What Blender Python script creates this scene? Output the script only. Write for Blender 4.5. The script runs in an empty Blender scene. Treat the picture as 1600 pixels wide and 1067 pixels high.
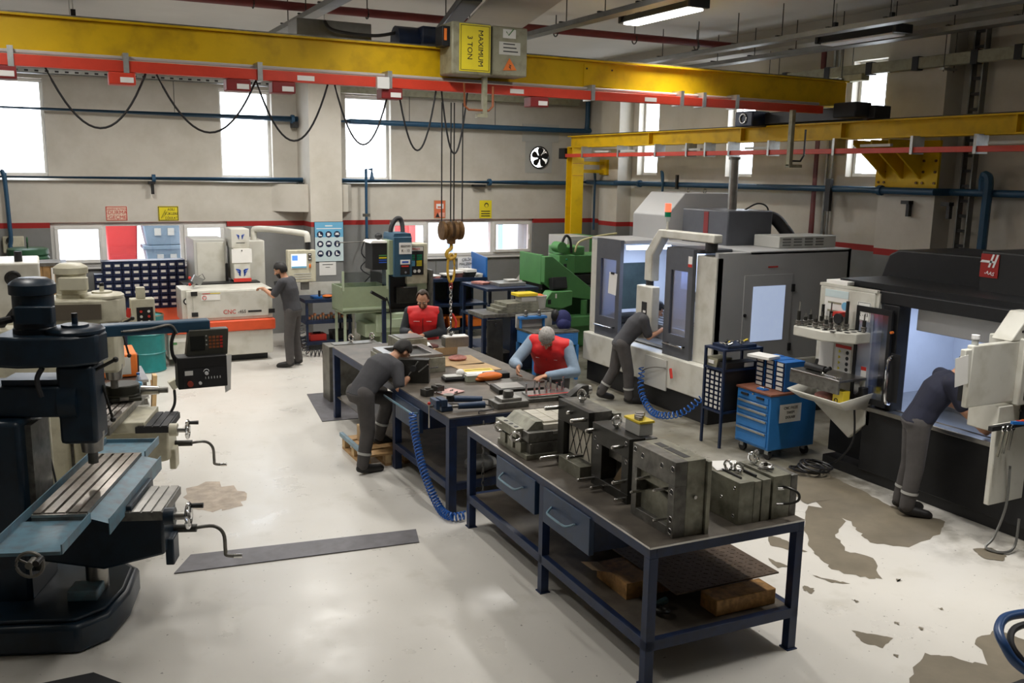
import bpy, bmesh, math, random
from mathutils import Vector, Matrix
random.seed(7)
PI = math.pi
R = math.radians
SC = bpy.context.scene
COL = SC.collection

# ---------------------------------------------------------------- camera
F_PX = 1435.9
YAW, PITCH, ROLL = R(27.2436), R(10.425), R(0.9781)
CAM = Vector((0.0, 0.0, 3.2))
_fw = Vector((math.sin(YAW)*math.cos(PITCH), math.cos(YAW)*math.cos(PITCH), -math.sin(PITCH)))
_r0 = Vector((math.cos(YAW), -math.sin(YAW), 0)); _u0 = _r0.cross(_fw)
_rt = _r0*math.cos(ROLL) + _u0*math.sin(ROLL); _up = -_r0*math.sin(ROLL) + _u0*math.cos(ROLL)
cd = bpy.data.cameras.new('camera'); cd.sensor_width = 36; cd.lens = F_PX/1600*36; cd.clip_end = 200
cam = bpy.data.objects.new('camera', cd); COL.objects.link(cam)
cam.matrix_world = Matrix(((_rt.x, _up.x, -_fw.x, CAM.x), (_rt.y, _up.y, -_fw.y, CAM.y), (_rt.z, _up.z, -_fw.z, CAM.z), (0, 0, 0, 1)))
SC.camera = cam

# ---------------------------------------------------------------- world and exposure
w = bpy.data.worlds.new('overcast'); SC.world = w; w.use_nodes = True
bg = w.node_tree.nodes['Background']
bg.inputs[0].default_value = (0.90, 0.95, 1.0, 1); bg.inputs[1].default_value = 8.5
vs = SC.view_settings
vs.view_transform = 'Standard'; vs.look = 'None'; vs.exposure = 0.0; vs.gamma = 1.0; vs.use_curve_mapping = False
SC.cycles.use_denoising = True
SC.cycles.max_bounces = 7; SC.cycles.diffuse_bounces = 4; SC.cycles.sample_clamp_indirect = 6.0
SC.cycles.caustics_reflective = False; SC.cycles.caustics_refractive = False
LAMP_W = 66      # watts of one ceiling batten lamp

# ---------------------------------------------------------------- points from the survey of the room
def _ray(x, y): return _rt*((x-800)/F_PX) - _up*((y-533.5)/F_PX) + _fw
def GZ(x, y, z=0.0):
    d = _ray(x, y); return CAM + d*((z-CAM.z)/d.z)
def AY(x, y, Y):
    d = _ray(x, y); return CAM + d*(Y/d.y)
def AX(x, y, X):
    d = _ray(x, y); return CAM + d*(X/d.x)
def FR(x0, y0, x1, y1, Y):
    ym, xm = (y0+y1)/2, (x0+x1)/2
    return AY(x0, ym, Y).x, AY(x1, ym, Y).x, AY(xm, y1, Y).z, AY(xm, y0, Y).z
def FS(x0, y0, x1, y1, X):
    ym, xm = (y0+y1)/2, (x0+x1)/2
    return AX(x1, ym, X).y, AX(x0, ym, X).y, AX(xm, y1, X).z, AX(xm, y0, X).z

# ---------------------------------------------------------------- materials
M = {}
def mat(name, col, rough=.5, metal=0.0, var=.06, scale=6.0, bump=0.0, emit=0.0, spec=None, dirt=None, dirt_amt=0.0, coat=0.0):
    if name in M: return M[name]
    m = bpy.data.materials.new(name); m.use_nodes = True; M[name] = m
    nt = m.node_tree; b = nt.nodes['Principled BSDF']
    b.inputs['Roughness'].default_value = rough; b.inputs['Metallic'].default_value = metal
    if spec is not None: b.inputs['Specular IOR Level'].default_value = spec
    if coat: b.inputs['Coat Weight'].default_value = coat
    c = tuple(col)+(1,)
    if emit:
        b.inputs['Emission Color'].default_value = c; b.inputs['Emission Strength'].default_value = emit
    if var or bump or dirt:
        tc = nt.nodes.new('ShaderNodeTexCoord'); n = nt.nodes.new('ShaderNodeTexNoise')
        n.inputs['Scale'].default_value = scale; n.inputs['Detail'].default_value = 5; n.inputs['Roughness'].default_value = .62
        nt.links.new(tc.outputs['Object'], n.inputs['Vector'])
        rp = nt.nodes.new('ShaderNodeValToRGB')
        rp.color_ramp.elements[0].position = .3; rp.color_ramp.elements[1].position = .7
        rp.color_ramp.elements[0].color = tuple(max(0, v*(1-var)) for v in col)+(1,)
        rp.color_ramp.elements[1].color = tuple(min(1, v*(1+var)) for v in col)+(1,)
        nt.links.new(n.outputs['Fac'], rp.inputs['Fac'])
        out = rp.outputs['Color']
        if dirt:
            n2 = nt.nodes.new('ShaderNodeTexNoise'); n2.inputs['Scale'].default_value = scale*2.3; n2.inputs['Detail'].default_value = 8
            nt.links.new(tc.outputs['Object'], n2.inputs['Vector'])
            r2 = nt.nodes.new('ShaderNodeValToRGB'); r2.color_ramp.elements[0].position = .50-.15*dirt_amt; r2.color_ramp.elements[1].position = .80; r2.color_ramp.elements[1].color = (.75, .75, .75, 1)
            nt.links.new(n2.outputs['Fac'], r2.inputs['Fac'])
            mx = nt.nodes.new('ShaderNodeMixRGB'); mx.inputs[2].default_value = tuple(dirt)+(1,)
            nt.links.new(r2.outputs['Color'], mx.inputs[0]); nt.links.new(out, mx.inputs[1]); out = mx.outputs[0]
        nt.links.new(out, b.inputs['Base Color'])
        if bump:
            bp = nt.nodes.new('ShaderNodeBump'); bp.inputs['Strength'].default_value = bump; bp.inputs['Distance'].default_value = .01
            nt.links.new(n.outputs['Fac'], bp.inputs['Height']); nt.links.new(bp.outputs['Normal'], b.inputs['Normal'])
    else:
        b.inputs['Base Color'].default_value = c
    return m
def glass(name, tint=(1, 1, 1), rough=.02, mixw=.12):
    if name in M: return M[name]
    m = bpy.data.materials.new(name); m.use_nodes = True; M[name] = m
    nt = m.node_tree; nt.nodes.remove(nt.nodes['Principled BSDF']); out = nt.nodes['Material Output']
    t = nt.nodes.new('ShaderNodeBsdfTransparent'); t.inputs[0].default_value = tuple(tint)+(1,)
    g = nt.nodes.new('ShaderNodeBsdfGlossy'); g.inputs['Roughness'].default_value = rough
    mx = nt.nodes.new('ShaderNodeMixShader'); mx.inputs[0].default_value = mixw
    nt.links.new(t.outputs[0], mx.inputs[1]); nt.links.new(g.outputs[0], mx.inputs[2]); nt.links.new(mx.outputs[0], out.inputs[0])
    return m

# ---------------------------------------------------------------- mesh helpers
FRAME = {}
def tag(o, label=None, cat=None, group=None, kind=None):
    if label: o['label'] = label
    if cat: o['category'] = cat
    if group: o['group'] = group
    if kind: o['kind'] = kind
    return o
def thing(name, label, cat, loc=(0, 0, 0), rz=0.0, group=None, world=True, kind=None):
    o = bpy.data.objects.new(name, None); COL.objects.link(o); o.empty_display_size = .1
    o.location = loc; o.rotation_euler = (0, 0, rz)
    T = Matrix.Translation(loc) @ Matrix.Rotation(rz, 4, 'Z')
    FRAME[o.name] = (T, world)
    return tag(o, label, cat, group, kind)
def basis(d):
    d = Vector(d).normalized(); a = Vector((0, 0, 1)) if abs(d.z) < .95 else Vector((1, 0, 0))
    u = d.cross(a).normalized(); return u, u.cross(d).normalized(), d
class MB:
    def __init__(s): s.v = []; s.f = []
    def add(s, vs, fs):
        k = len(s.v); s.v += [Vector(p) for p in vs]; s.f += [tuple(i+k for i in q) for q in fs]; return s
    def bx(s, x0, x1, y0, y1, z0, z1):
        return s.add([(x0, y0, z0), (x1, y0, z0), (x1, y1, z0), (x0, y1, z0), (x0, y0, z1), (x1, y0, z1), (x1, y1, z1), (x0, y1, z1)],
                     [(0, 3, 2, 1), (4, 5, 6, 7), (0, 1, 5, 4), (1, 2, 6, 5), (2, 3, 7, 6), (3, 0, 4, 7)])
    def box(s, c, d, rx=0, ry=0, rz=0):
        m = Matrix.Translation(c) @ Matrix.Rotation(rz, 4, 'Z') @ Matrix.Rotation(ry, 4, 'Y') @ Matrix.Rotation(rx, 4, 'X')
        a, b, e = d[0]/2, d[1]/2, d[2]/2; t = MB().bx(-a, a, -b, b, -e, e)
        return s.add([m @ p for p in t.v], t.f)
    def bar(s, p0, p1, wd, ht):
        p0, p1 = Vector(p0), Vector(p1); u, v, d = basis(p1-p0); q = []
        for p in (p0, p1):
            for a, b in ((-1, -1), (1, -1), (1, 1), (-1, 1)): q.append(p+u*a*wd/2+v*b*ht/2)
        return s.add(q, [(0, 1, 2, 3), (7, 6, 5, 4), (0, 4, 5, 1), (1, 5, 6, 2), (2, 6, 7, 3), (3, 7, 4, 0)])
    def cyl(s, p0, p1, r, r1=None, n=12, cap=True):
        p0, p1 = Vector(p0), Vector(p1); r1 = r if r1 is None else r1; u, v, d = basis(p1-p0); q = []
        for p, rr in ((p0, r), (p1, r1)):
            for i in range(n):
                a = 2*PI*i/n; q.append(p+(u*math.cos(a)+v*math.sin(a))*rr)
        f = [(i, (i+1) % n, n+(i+1) % n, n+i) for i in range(n)]
        if cap: f += [tuple(range(n-1, -1, -1)), tuple(range(n, 2*n))]
        return s.add(q, f)
    def tube(s, pts, r, n=6, closed=False):
        pts = [Vector(p) for p in pts]; m = len(pts); q = []; prev = None
        for i, p in enumerate(pts):
            if closed: d = pts[(i+1) % m]-pts[i-1]
            else: d = pts[min(i+1, m-1)]-pts[max(i-1, 0)]
            d = d.normalized()
            if prev is None: u, v, _ = basis(d)
            else:
                u = prev-d*prev.dot(d)
                u = u.normalized() if u.length > 1e-6 else basis(d)[0]
                v = d.cross(u)
            prev = u
            rr = r[i] if isinstance(r, (list, tuple)) else r
            for k in range(n):
                a = 2*PI*k/n; q.append(p+(u*math.cos(a)+v*math.sin(a))*rr)
        f = []
        for i in range(m if closed else m-1):
            j = (i+1) % m
            for k in range(n): f.append((i*n+k, i*n+(k+1) % n, j*n+(k+1) % n, j*n+k))
        if not closed: f += [tuple(range(n-1, -1, -1)), tuple(range((m-1)*n, m*n))]
        return s.add(q, f)
    def lathe(s, prof, c=(0, 0, 0), d=(0, 0, 1), n=20):
        c = Vector(c); u, v, d = basis(d); q = []
        for r, h in prof:
            for i in range(n):
                a = 2*PI*i/n; q.append(c+d*h+(u*math.cos(a)+v*math.sin(a))*max(r, 1e-4))
        f = []
        for j in range(len(prof)-1):
            for i in range(n): f.append((j*n+i, j*n+(i+1) % n, (j+1)*n+(i+1) % n, (j+1)*n+i))
        m = len(prof)
        f += [tuple(range(n-1, -1, -1)), tuple(range((m-1)*n, m*n))]
        return s.add(q, f)
    def prism(s, poly, a, b, ax='z'):
        n = len(poly)
        def P(p, h): return (p[0], p[1], h) if ax == 'z' else ((p[0], h, p[1]) if ax == 'y' else (h, p[0], p[1]))
        q = [P(p, a) for p in poly]+[P(p, b) for p in poly]
        f = [(i, (i+1) % n, n+(i+1) % n, n+i) for i in range(n)]+[tuple(range(n-1, -1, -1)), tuple(range(n, 2*n))]
        return s.add(q, f)
    def torus(s, c, Rr, r, d=(0, 0, 1), n=20, k=8, a0=0, a1=2*PI):
        c = Vector(c); u, v, _ = basis(d); full = abs(a1-a0-2*PI) < 1e-6
        m = n if full else n+1
        pts = [c+(u*math.cos(a0+(a1-a0)*i/n)+v*math.sin(a0+(a1-a0)*i/n))*Rr for i in range(m)]
        return s.tube(pts, r, k, closed=full)
    def sph(s, c, r, n=12, m=8, sq=None):
        c = Vector(c); rx, ry, rz = r if isinstance(r, (list, tuple)) else (r, r, r); q = [c+Vector((0, 0, rz))]
        for j in range(1, m):
            t = PI*j/m
            for i in range(n):
                a = 2*PI*i/n; q.append(c+Vector((rx*math.sin(t)*math.cos(a), ry*math.sin(t)*math.sin(a), rz*math.cos(t))))
        q.append(c-Vector((0, 0, rz))); f = []
        for i in range(n): f.append((0, 1+i, 1+(i+1) % n))
        for j in range(m-2):
            for i in range(n): f.append((1+j*n+i, 1+(j+1)*n+i, 1+(j+1)*n+(i+1) % n, 1+j*n+(i+1) % n))
        e = len(q)-1; b = 1+(m-2)*n
        for i in range(n): f.append((e, b+(i+1) % n, b+i))
        return s.add(q, f)
    def xf(s, m):
        s.v = [m @ p for p in s.v]; return s
    def build(s, name, m, parent=None, bev=0.0, smooth=True, seg=2, kind=None):
        me = bpy.data.meshes.new(name)
        root = parent
        while root is not None and root.parent is not None: root = root.parent
        vs = s.v; loc = None
        if root is not None:
            T, world = FRAME.get(root.name, (Matrix(), True))
            if world:
                I = T.inverted(); vs = [I @ p for p in vs]
        else:
            xs = [p.x for p in vs]; ys = [p.y for p in vs]; zs = [p.z for p in vs]
            loc = Vector(((min(xs)+max(xs))/2, (min(ys)+max(ys))/2, min(zs))); vs = [p-loc for p in vs]
        me.from_pydata([tuple(p) for p in vs], [], s.f); me.update()
        bm = bmesh.new(); bm.from_mesh(me); bmesh.ops.recalc_face_normals(bm, faces=bm.faces); bm.to_mesh(me); bm.free()
        if smooth:
            me.shade_smooth(); me.set_sharp_from_angle(angle=R(38))
        o = bpy.data.objects.new(name, me); COL.objects.link(o)
        if isinstance(m, str): m = M[m]
        me.materials.append(m)
        if parent is not None: o.parent = parent
        if loc is not None:
            o.location = loc; FRAME[o.name] = (Matrix.Translation(loc), True)
        if bev:
            b = o.modifiers.new('edge', 'BEVEL'); b.width = bev; b.segments = seg; b.limit_method = 'ANGLE'; b.angle_limit = R(40)
        if kind: o['kind'] = kind
        return o
def struct(name, mb, m, parent=None, bev=0.0):
    o = mb.build(name, m, parent, bev)
    if parent is None: o['kind'] = 'structure'
    return o
def copy_tree(o, parent=None):
    c = o.copy(); COL.objects.link(c); c.parent = parent
    if o.name in FRAME: FRAME[c.name] = FRAME[o.name]
    for ch in list(o.children): copy_tree(ch, c)
    return c
FACE = {'-y': ((1, 0, 0), (0, 0, 1)), '-x': ((0, -1, 0), (0, 0, 1)), '+z': ((1, 0, 0), (0, 1, 0))}
def text(body, size, loc, m, parent, right=(1, 0, 0), up=(0, 0, 1), name='lettering', sx=1.0, align='CENTER', ext=.0012):
    cu = bpy.data.curves.new(name, 'FONT'); cu.body = body; cu.size = size; cu.align_x = align; cu.align_y = 'CENTER'
    cu.extrude = ext; cu.resolution_u = 2; cu.space_line = 1.0
    cu.materials.append(M[m] if isinstance(m, str) else m)
    o = bpy.data.objects.new(name, cu); COL.objects.link(o)
    r_ = Vector(right).normalized(); u_ = Vector(up).normalized(); n_ = r_.cross(u_)
    W = Matrix(((r_.x*sx, u_.x, n_.x, loc[0]), (r_.y*sx, u_.y, n_.y, loc[1]), (r_.z*sx, u_.z, n_.z, loc[2]), (0, 0, 0, 1)))
    root = parent
    while root is not None and root.parent is not None: root = root.parent
    if root is not None:
        T, world = FRAME.get(root.name, (Matrix(), True))
        if world: W = T.inverted() @ W
        o.parent = parent
    o.matrix_local = W
    return o
def catmull(pts, n=8):
    pts = [Vector(p) for p in pts]; out = []
    for i in range(len(pts)-1):
        p0, p1, p2, p3 = pts[max(i-1, 0)], pts[i], pts[i+1], pts[min(i+2, len(pts)-1)]
        for k in range(n):
            t = k/n
            out.append(.5*((2*p1)+(p2-p0)*t+(2*p0-5*p1+4*p2-p3)*t*t+(3*p1-p0-3*p2+p3)*t**3))
    out.append(pts[-1]); return out
def coil(pts, rad, turns, per=8):
    """helix round a path, for spiral air hoses"""
    path = catmull(pts, 10); L = [0]
    for a, b in zip(path, path[1:]): L.append(L[-1]+(b-a).length)
    out = []; N = int(turns*per); prev = None; j = 0
    for i in range(N+1):
        s_ = L[-1]*i/N
        while j < len(L)-2 and L[j+1] < s_: j += 1
        t = (s_-L[j])/max(1e-9, L[j+1]-L[j]); p = path[j].lerp(path[j+1], t); d = (path[j+1]-path[j]).normalized()
        if prev is None: u, v, _ = basis(d)
        else:
            u = (prev-d*prev.dot(d)).normalized(); v = d.cross(u)
        prev = u; a = 2*PI*i/per
        out.append(p+(u*math.cos(a)+v*math.sin(a))*rad)
    return out
def sag(p0, p1, drop, n=14):
    p0, p1 = Vector(p0), Vector(p1)
    return [p0.lerp(p1, i/n)-Vector((0, 0, drop*4*(i/n)*(1-i/n))) for i in range(n+1)]

# palette
mat('cream_paint', (.62, .57, .47), .75, var=.05, scale=1.2)
mat('white_plastic', (.74, .74, .72), .4, var=.03)
mat('window_frame', (.76, .75, .72), .4, var=.03)
mat('grey_white', (.50, .50, .47), .45, var=.05, scale=2)
mat('machine_cream', (.60, .57, .44), .45, var=.06, scale=3, dirt=(.28, .25, .17), dirt_amt=.15)
mat('machine_white', (.62, .61, .55), .42, var=.05, scale=2, dirt=(.4, .38, .3), dirt_amt=.1)
mat('charcoal', (.014, .0145, .016), .45, var=.15, spec=.3)
mat('door_grey', (.085, .09, .105), .4, var=.1)
mat('black', (.012, .012, .013), .5, var=.2)
mat('rubber', (.018, .018, .02), .65, var=.2)
mat('navy', (.008, .02, .06), .42, var=.2, scale=5, dirt=(.008, .012, .022), dirt_amt=.3)
mat('bench_blue', (.006, .02, .07), .45, var=.2, scale=4, dirt=(.008, .010, .016), dirt_amt=.4)
mat('mill_blue', (.006, .019, .036), .38, var=.2, scale=4, dirt=(.003, .006, .009), dirt_amt=.35)
mat('tray_blue', (.13, .24, .31), .4, var=.15, scale=5, dirt=(.12, .09, .08), dirt_amt=.35)
mat('pipe_blue', (.018, .075, .15), .45, var=.1)
mat('cabinet_blue', (.03, .18, .48), .38, var=.06)
mat('bright_blue', (.02, .16, .52), .4, var=.08)
mat('yellow', (.70, .45, .006), .5, var=.08, scale=2, dirt=(.4, .24, .01), dirt_amt=.05, spec=.25)
mat('red_rail', (.62, .045, .018), .42, var=.08)
mat('red_dark', (.22, .012, .012), .5, var=.1)
mat('red_orange', (.72, .09, .025), .45, var=.06)
mat('orange', (.72, .17, .02), .5, var=.08)
mat('steel', (.34, .33, .31), .34, 1.0, var=.15, scale=9)
mat('steel_dark', (.17, .165, .148), .4, .4, var=.35, scale=7, dirt=(.04, .036, .03), dirt_amt=.4)
mat('steel_black', (.035, .034, .03), .42, .4, var=.4, scale=6)
mat('steel_side', (.29, .285, .225), .42, .35, var=.35, scale=5, dirt=(.06, .062, .045), dirt_amt=.35)
mat('steel_bright', (.55, .54, .52), .25, 1.0, var=.1)
mat('chrome', (.72, .72, .72), .12, 1.0, var=0)
mat('galvanised', (.42, .43, .42), .4, .8, var=.15, scale=12)
mat('bench_top', (.115, .098, .078), .5, .25, var=.35, scale=3.2, dirt=(.05, .042, .034), dirt_amt=.35)
mat('green_machine', (.085, .26, .085), .42, var=.1, scale=3)
mat('pale_green', (.42, .50, .36), .45, var=.08, scale=3)
mat('sage', (.28, .34, .22), .5, var=.1, scale=3)
mat('teal', (.012, .19, .19), .42, var=.15)
mat('wood', (.40, .24, .10), .7, var=.3, scale=7, bump=.3)
mat('wood_pale', (.55, .38, .19), .7, var=.2, scale=7, bump=.2)
mat('cardboard', (.47, .32, .17), .8, var=.1)
mat('paper', (.82, .81, .78), .8, var=.03)
mat('yellow_sign', (.80, .66, .02), .5, var=.03)
mat('yellow_plastic', (.82, .62, .03), .4, var=.03)
mat('ink', (.02, .02, .022), .6, var=0)
mat('ink_red', (.55, .03, .02), .6, var=0)
mat('ink_blue', (.02, .08, .45), .5, var=0)
mat('ink_white', (.85, .85, .85), .6, var=0)
mat('skin', (.52, .27, .165), .5, var=.06, scale=14)
mat('hair_black', (.012, .01, .009), .6, var=.3, scale=60, bump=.4)
mat('hair_brown', (.05, .028, .016), .6, var=.3, scale=60, bump=.4)
mat('hair_grey', (.36, .34, .32), .65, var=.35, scale=50, bump=.4)
mat('shirt_grey', (.048, .048, .054), .85, var=.15, scale=9, bump=.25)
mat('trouser_grey', (.075, .069, .068), .85, var=.15, scale=9, bump=.25)
mat('shirt_navy', (.012, .014, .032), .85, var=.15, scale=9, bump=.25)
mat('vest_red', (.74, .016, .018), .6, var=.1, scale=9, bump=.2)
mat('sleeve_blue', (.24, .32, .42), .8, var=.1, scale=12, bump=.3)
mat('sleeve_dark', (.022, .026, .032), .8, var=.1, scale=12, bump=.3)
mat('reflective', (.42, .42, .40), .4, var=.05)
mat('shoe', (.012, .011, .011), .5, var=.2)
mat('hose_blue', (.015, .11, .42), .35, var=.05)
mat('hose_black', (.012, .012, .014), .4, var=.1)
mat('bin_navy', (.008, .016, .055), .45, var=.1)
mat('bin_label', (.66, .65, .60), .7, var=.05)
mat('copper', (.62, .26, .13), .35, .8, var=.2)
mat('rag_red', (.45, .2, .17), .9, var=.3, scale=20)
mat('ceiling_paint', (.60, .58, .54), .85, var=.05, scale=.8)
mat('screen_dark', (.015, .017, .016), .25, var=0)
mat('screen_lit', (.75, .83, 1.0), .3, var=0, emit=1.1)
mat('screen_blue', (.10, .25, .85), .3, var=0, emit=.8)
mat('lamp_white', (1, .96, .88), .4, var=0, emit=9)
mat('led_cold', (.62, .74, 1.0), .4, var=0, emit=6)
mat('red_light', (1.0, .10, .05), .3, var=0, emit=2.2)
mat('green_lens', (.01, .22, .11), .2, var=0)
mat('clear_lens', (.5, .52, .5), .2, var=0)
mat('brown_lens', (.30, .09, .03), .6, var=.2)
glass('window_glass', (.97, .98, 1.0), .02, .06)
glass('door_glass', (.72, .78, .95), .12, .22)
glass('screen_guard', (.88, .9, .88), .08, .14)
glass('bottle_plastic', (.85, .93, 1.0), .05, .12)
# ================================================================ THE SETTING
XR, YB, YU, ZC = 11.25, 18.0, 18.35, 5.5      # right wall, back wall, upper back wall, ceiling
XL, YF = -6.0, -4.0
def floor_material():
    m = bpy.data.materials.new('painted_floor'); m.use_nodes = True; M['painted_floor'] = m
    nt = m.node_tree; b = nt.nodes['Principled BSDF']; N = nt.nodes.new; K = nt.links.new
    geo = N('ShaderNodeNewGeometry')
    def noise(sc, det=6, rg=.6):
        n = N('ShaderNodeTexNoise'); n.inputs['Scale'].default_value = sc; n.inputs['Detail'].default_value = det; n.inputs['Roughness'].default_value = rg
        K(geo.outputs['Position'], n.inputs['Vector']); return n.outputs['Fac']
    def ramp(src, p0, p1, c0=(0, 0, 0), c1=(1, 1, 1)):
        r = N('ShaderNodeValToRGB'); r.color_ramp.elements[0].position = p0; r.color_ramp.elements[1].position = p1
        r.color_ramp.elements[0].color = c0+(1,); r.color_ramp.elements[1].color = c1+(1,); K(src, r.inputs[0]); return r.outputs[0]
    def mix(f, a, c):
        x = N('ShaderNodeMixRGB'); K(f, x.inputs[0])
        K(a, x.inputs[1])
        if isinstance(c, tuple): x.inputs[2].default_value = c+(1,)
        else: K(c, x.inputs[2])
        return x.outputs[0]
    base = ramp(noise(.7), .3, .7, (.585, .562, .515), (.645, .622, .575))
    base = mix(ramp(noise(2.2, 8), .58, .8), base, (.50, .475, .415))
    sp = N('ShaderNodeSeparateXYZ'); K(geo.outputs['Position'], sp.inputs[0])
    def rng(src, a, c, d, e):
        r = N('ShaderNodeMapRange'); r.inputs['From Min'].default_value = a; r.inputs['From Max'].default_value = c
        r.inputs['To Min'].default_value = d; r.inputs['To Max'].default_value = e; K(src, r.inputs['Value']); return r.outputs[0]
    def mth(op, a, c):
        x = N('ShaderNodeMath'); x.operation = op
        for i, q in enumerate((a, c)):
            if isinstance(q, (int, float)): x.inputs[i].default_value = q
            else: K(q, x.inputs[i])
        return x.outputs[0]
    # paint worn away along the aisle between the work tables and the machining centres
    wear = mth('MULTIPLY', rng(sp.outputs['X'], 4.6, 5.4, 0, 1), rng(sp.outputs['Y'], 6.4, 7.4, 0, 1))
    wear = mth('MULTIPLY', wear, rng(noise(1.1, 6), .25, .6, .45, 1.0))
    base = mix(wear, base, (.20, .185, .14))
    # dark oily film close to the machine plinths
    film = mth('MULTIPLY', rng(sp.outputs['X'], 6.5, 7.4, 0, 1), rng(noise(1.9, 7), .46, .62, 0, .75))
    base = mix(film, base, (.11, .095, .065))
    spk = ramp(noise(26, 3, .5), .70, .73)
    base = mix(mth('MULTIPLY', spk, .7), base, (.10, .09, .075))
    K(base, b.inputs['Base Color'])
    K(rng(noise(1.6), .3, .7, .24, .42), b.inputs['Roughness'])
    bp = N('ShaderNodeBump'); bp.inputs['Strength'].default_value = .06; bp.inputs['Distance'].default_value = .02
    K(noise(5), bp.inputs['Height']); K(bp.outputs[0], b.inputs['Normal'])
def wall_material():
    m = bpy.data.materials.new('banded_wall_paint'); m.use_nodes = True; M['wall_paint'] = m
    nt = m.node_tree; b = nt.nodes['Principled BSDF']; N = nt.nodes.new; K = nt.links.new
    geo = N('ShaderNodeNewGeometry'); sp = N('ShaderNodeSeparateXYZ'); K(geo.outputs['Position'], sp.inputs[0])
    mr = N('ShaderNodeMapRange'); mr.inputs['From Max'].default_value = 6.0; K(sp.outputs['Z'], mr.inputs['Value'])
    rp = N('ShaderNodeValToRGB'); rp.color_ramp.interpolation = 'CONSTANT'; e = rp.color_ramp.elements
    e[0].color = (.235, .238, .235, 1); e[1].position = 2.105/6; e[1].color = (.38, .016, .014, 1)
    x = e.new(2.20/6); x.color = (.62, .585, .52, 1)
    K(mr.outputs[0], rp.inputs[0])
    n = N('ShaderNodeTexNoise'); n.inputs['Scale'].default_value = 1.3; n.inputs['Detail'].default_value = 7; n.inputs['Roughness'].default_value = .65
    K(geo.outputs['Position'], n.inputs['Vector'])
    r2 = N('ShaderNodeValToRGB'); r2.color_ramp.elements[0].position = .35; r2.color_ramp.elements[0].color = (.86, .85, .82, 1)
    r2.color_ramp.elements[1].position = .6; r2.color_ramp.elements[1].color = (1, 1, 1, 1); K(n.outputs['Fac'], r2.inputs[0])
    mx = N('ShaderNodeMixRGB'); mx.blend_type = 'MULTIPLY'; mx.inputs[0].default_value = 1
    K(rp.outputs[0], mx.inputs[1]); K(r2.outputs[0], mx.inputs[2]); K(mx.outputs[0], b.inputs['Base Color'])
    b.inputs['Roughness'].default_value = .7
floor_material(); wall_material()
mat('outside_ground', (.5, .5, .5), .9)
mat('outside_wall', (.62, .62, .62), .9)
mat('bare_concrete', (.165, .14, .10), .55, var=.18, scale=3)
mat('concrete_beam', (.42, .40, .36), .85, var=.08, scale=1)

fl = struct('floor', MB().bx(XL-.3, XR+.3, YF-.3, YU+.3, -.2, 0), 'painted_floor')
# worn patches where the paint has flaked off, a skin deep
def jag(pts, amp=.035, n=5):
    out = []
    for i, p in enumerate(pts):
        q = pts[(i+1) % len(pts)]
        for k in range(n):
            t = k/n; x = p[0]+(q[0]-p[0])*t; y = p[1]+(q[1]-p[1])*t
            a = amp if k else amp*.3
            out.append((x+random.uniform(-a, a), y+random.uniform(-a, a)))
    return out
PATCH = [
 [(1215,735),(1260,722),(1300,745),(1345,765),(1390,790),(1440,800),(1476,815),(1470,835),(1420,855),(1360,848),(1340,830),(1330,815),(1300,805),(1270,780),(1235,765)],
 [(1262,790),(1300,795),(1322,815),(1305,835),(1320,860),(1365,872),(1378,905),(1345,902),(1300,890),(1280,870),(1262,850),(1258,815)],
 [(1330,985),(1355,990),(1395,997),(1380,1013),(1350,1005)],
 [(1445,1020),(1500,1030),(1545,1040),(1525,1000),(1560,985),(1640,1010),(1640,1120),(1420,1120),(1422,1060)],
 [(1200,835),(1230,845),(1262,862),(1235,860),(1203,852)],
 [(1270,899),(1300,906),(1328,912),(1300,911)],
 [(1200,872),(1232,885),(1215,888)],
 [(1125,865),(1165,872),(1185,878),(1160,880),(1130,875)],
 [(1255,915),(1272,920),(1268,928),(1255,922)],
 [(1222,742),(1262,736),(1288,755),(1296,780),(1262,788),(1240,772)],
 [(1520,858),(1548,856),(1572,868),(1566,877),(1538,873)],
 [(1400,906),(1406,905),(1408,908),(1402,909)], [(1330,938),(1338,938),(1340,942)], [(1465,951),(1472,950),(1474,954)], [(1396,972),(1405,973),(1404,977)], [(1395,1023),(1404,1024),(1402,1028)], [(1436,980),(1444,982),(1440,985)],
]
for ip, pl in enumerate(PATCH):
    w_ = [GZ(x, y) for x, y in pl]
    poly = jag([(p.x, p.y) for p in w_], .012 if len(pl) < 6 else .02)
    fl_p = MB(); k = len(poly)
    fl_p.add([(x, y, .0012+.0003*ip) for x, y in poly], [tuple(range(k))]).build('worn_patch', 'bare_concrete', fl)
# brownish dust stain on the painted floor by the milling machines
st = [GZ(*q) for q in ((290,765),(330,752),(380,768),(378,790),(335,800),(300,795))]
mat('floor_stain', (.40, .33, .26), .6, var=.25, scale=9)
MB().add([(x, y, .0012) for x, y in jag([(p.x, p.y) for p in st], .05)], [tuple(range(30))]).build('dust_stain', 'floor_stain', fl)

def holes_wall(axis, pos, thick, a0, a1, z0, z1, holes):
    """wall slab with rectangular openings; axis y: runs along X at Y=pos, axis x: runs along Y at X=pos"""
    A = sorted({a0, a1} | {h[0] for h in holes} | {h[1] for h in holes}); Z = sorted({z0, z1} | {h[2] for h in holes} | {h[3] for h in holes})
    mb = MB()
    for i in range(len(A)-1):
        run = None
        for j in range(len(Z)-1):
            ca, cz = (A[i]+A[i+1])/2, (Z[j]+Z[j+1])/2
            if any(h[0] < ca < h[1] and h[2] < cz < h[3] for h in holes): continue
            if axis == 'y': mb.bx(A[i], A[i+1], pos, pos+thick, Z[j], Z[j+1])
            else: mb.bx(pos, pos+thick, A[i], A[i+1], Z[j], Z[j+1])
    return mb
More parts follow.
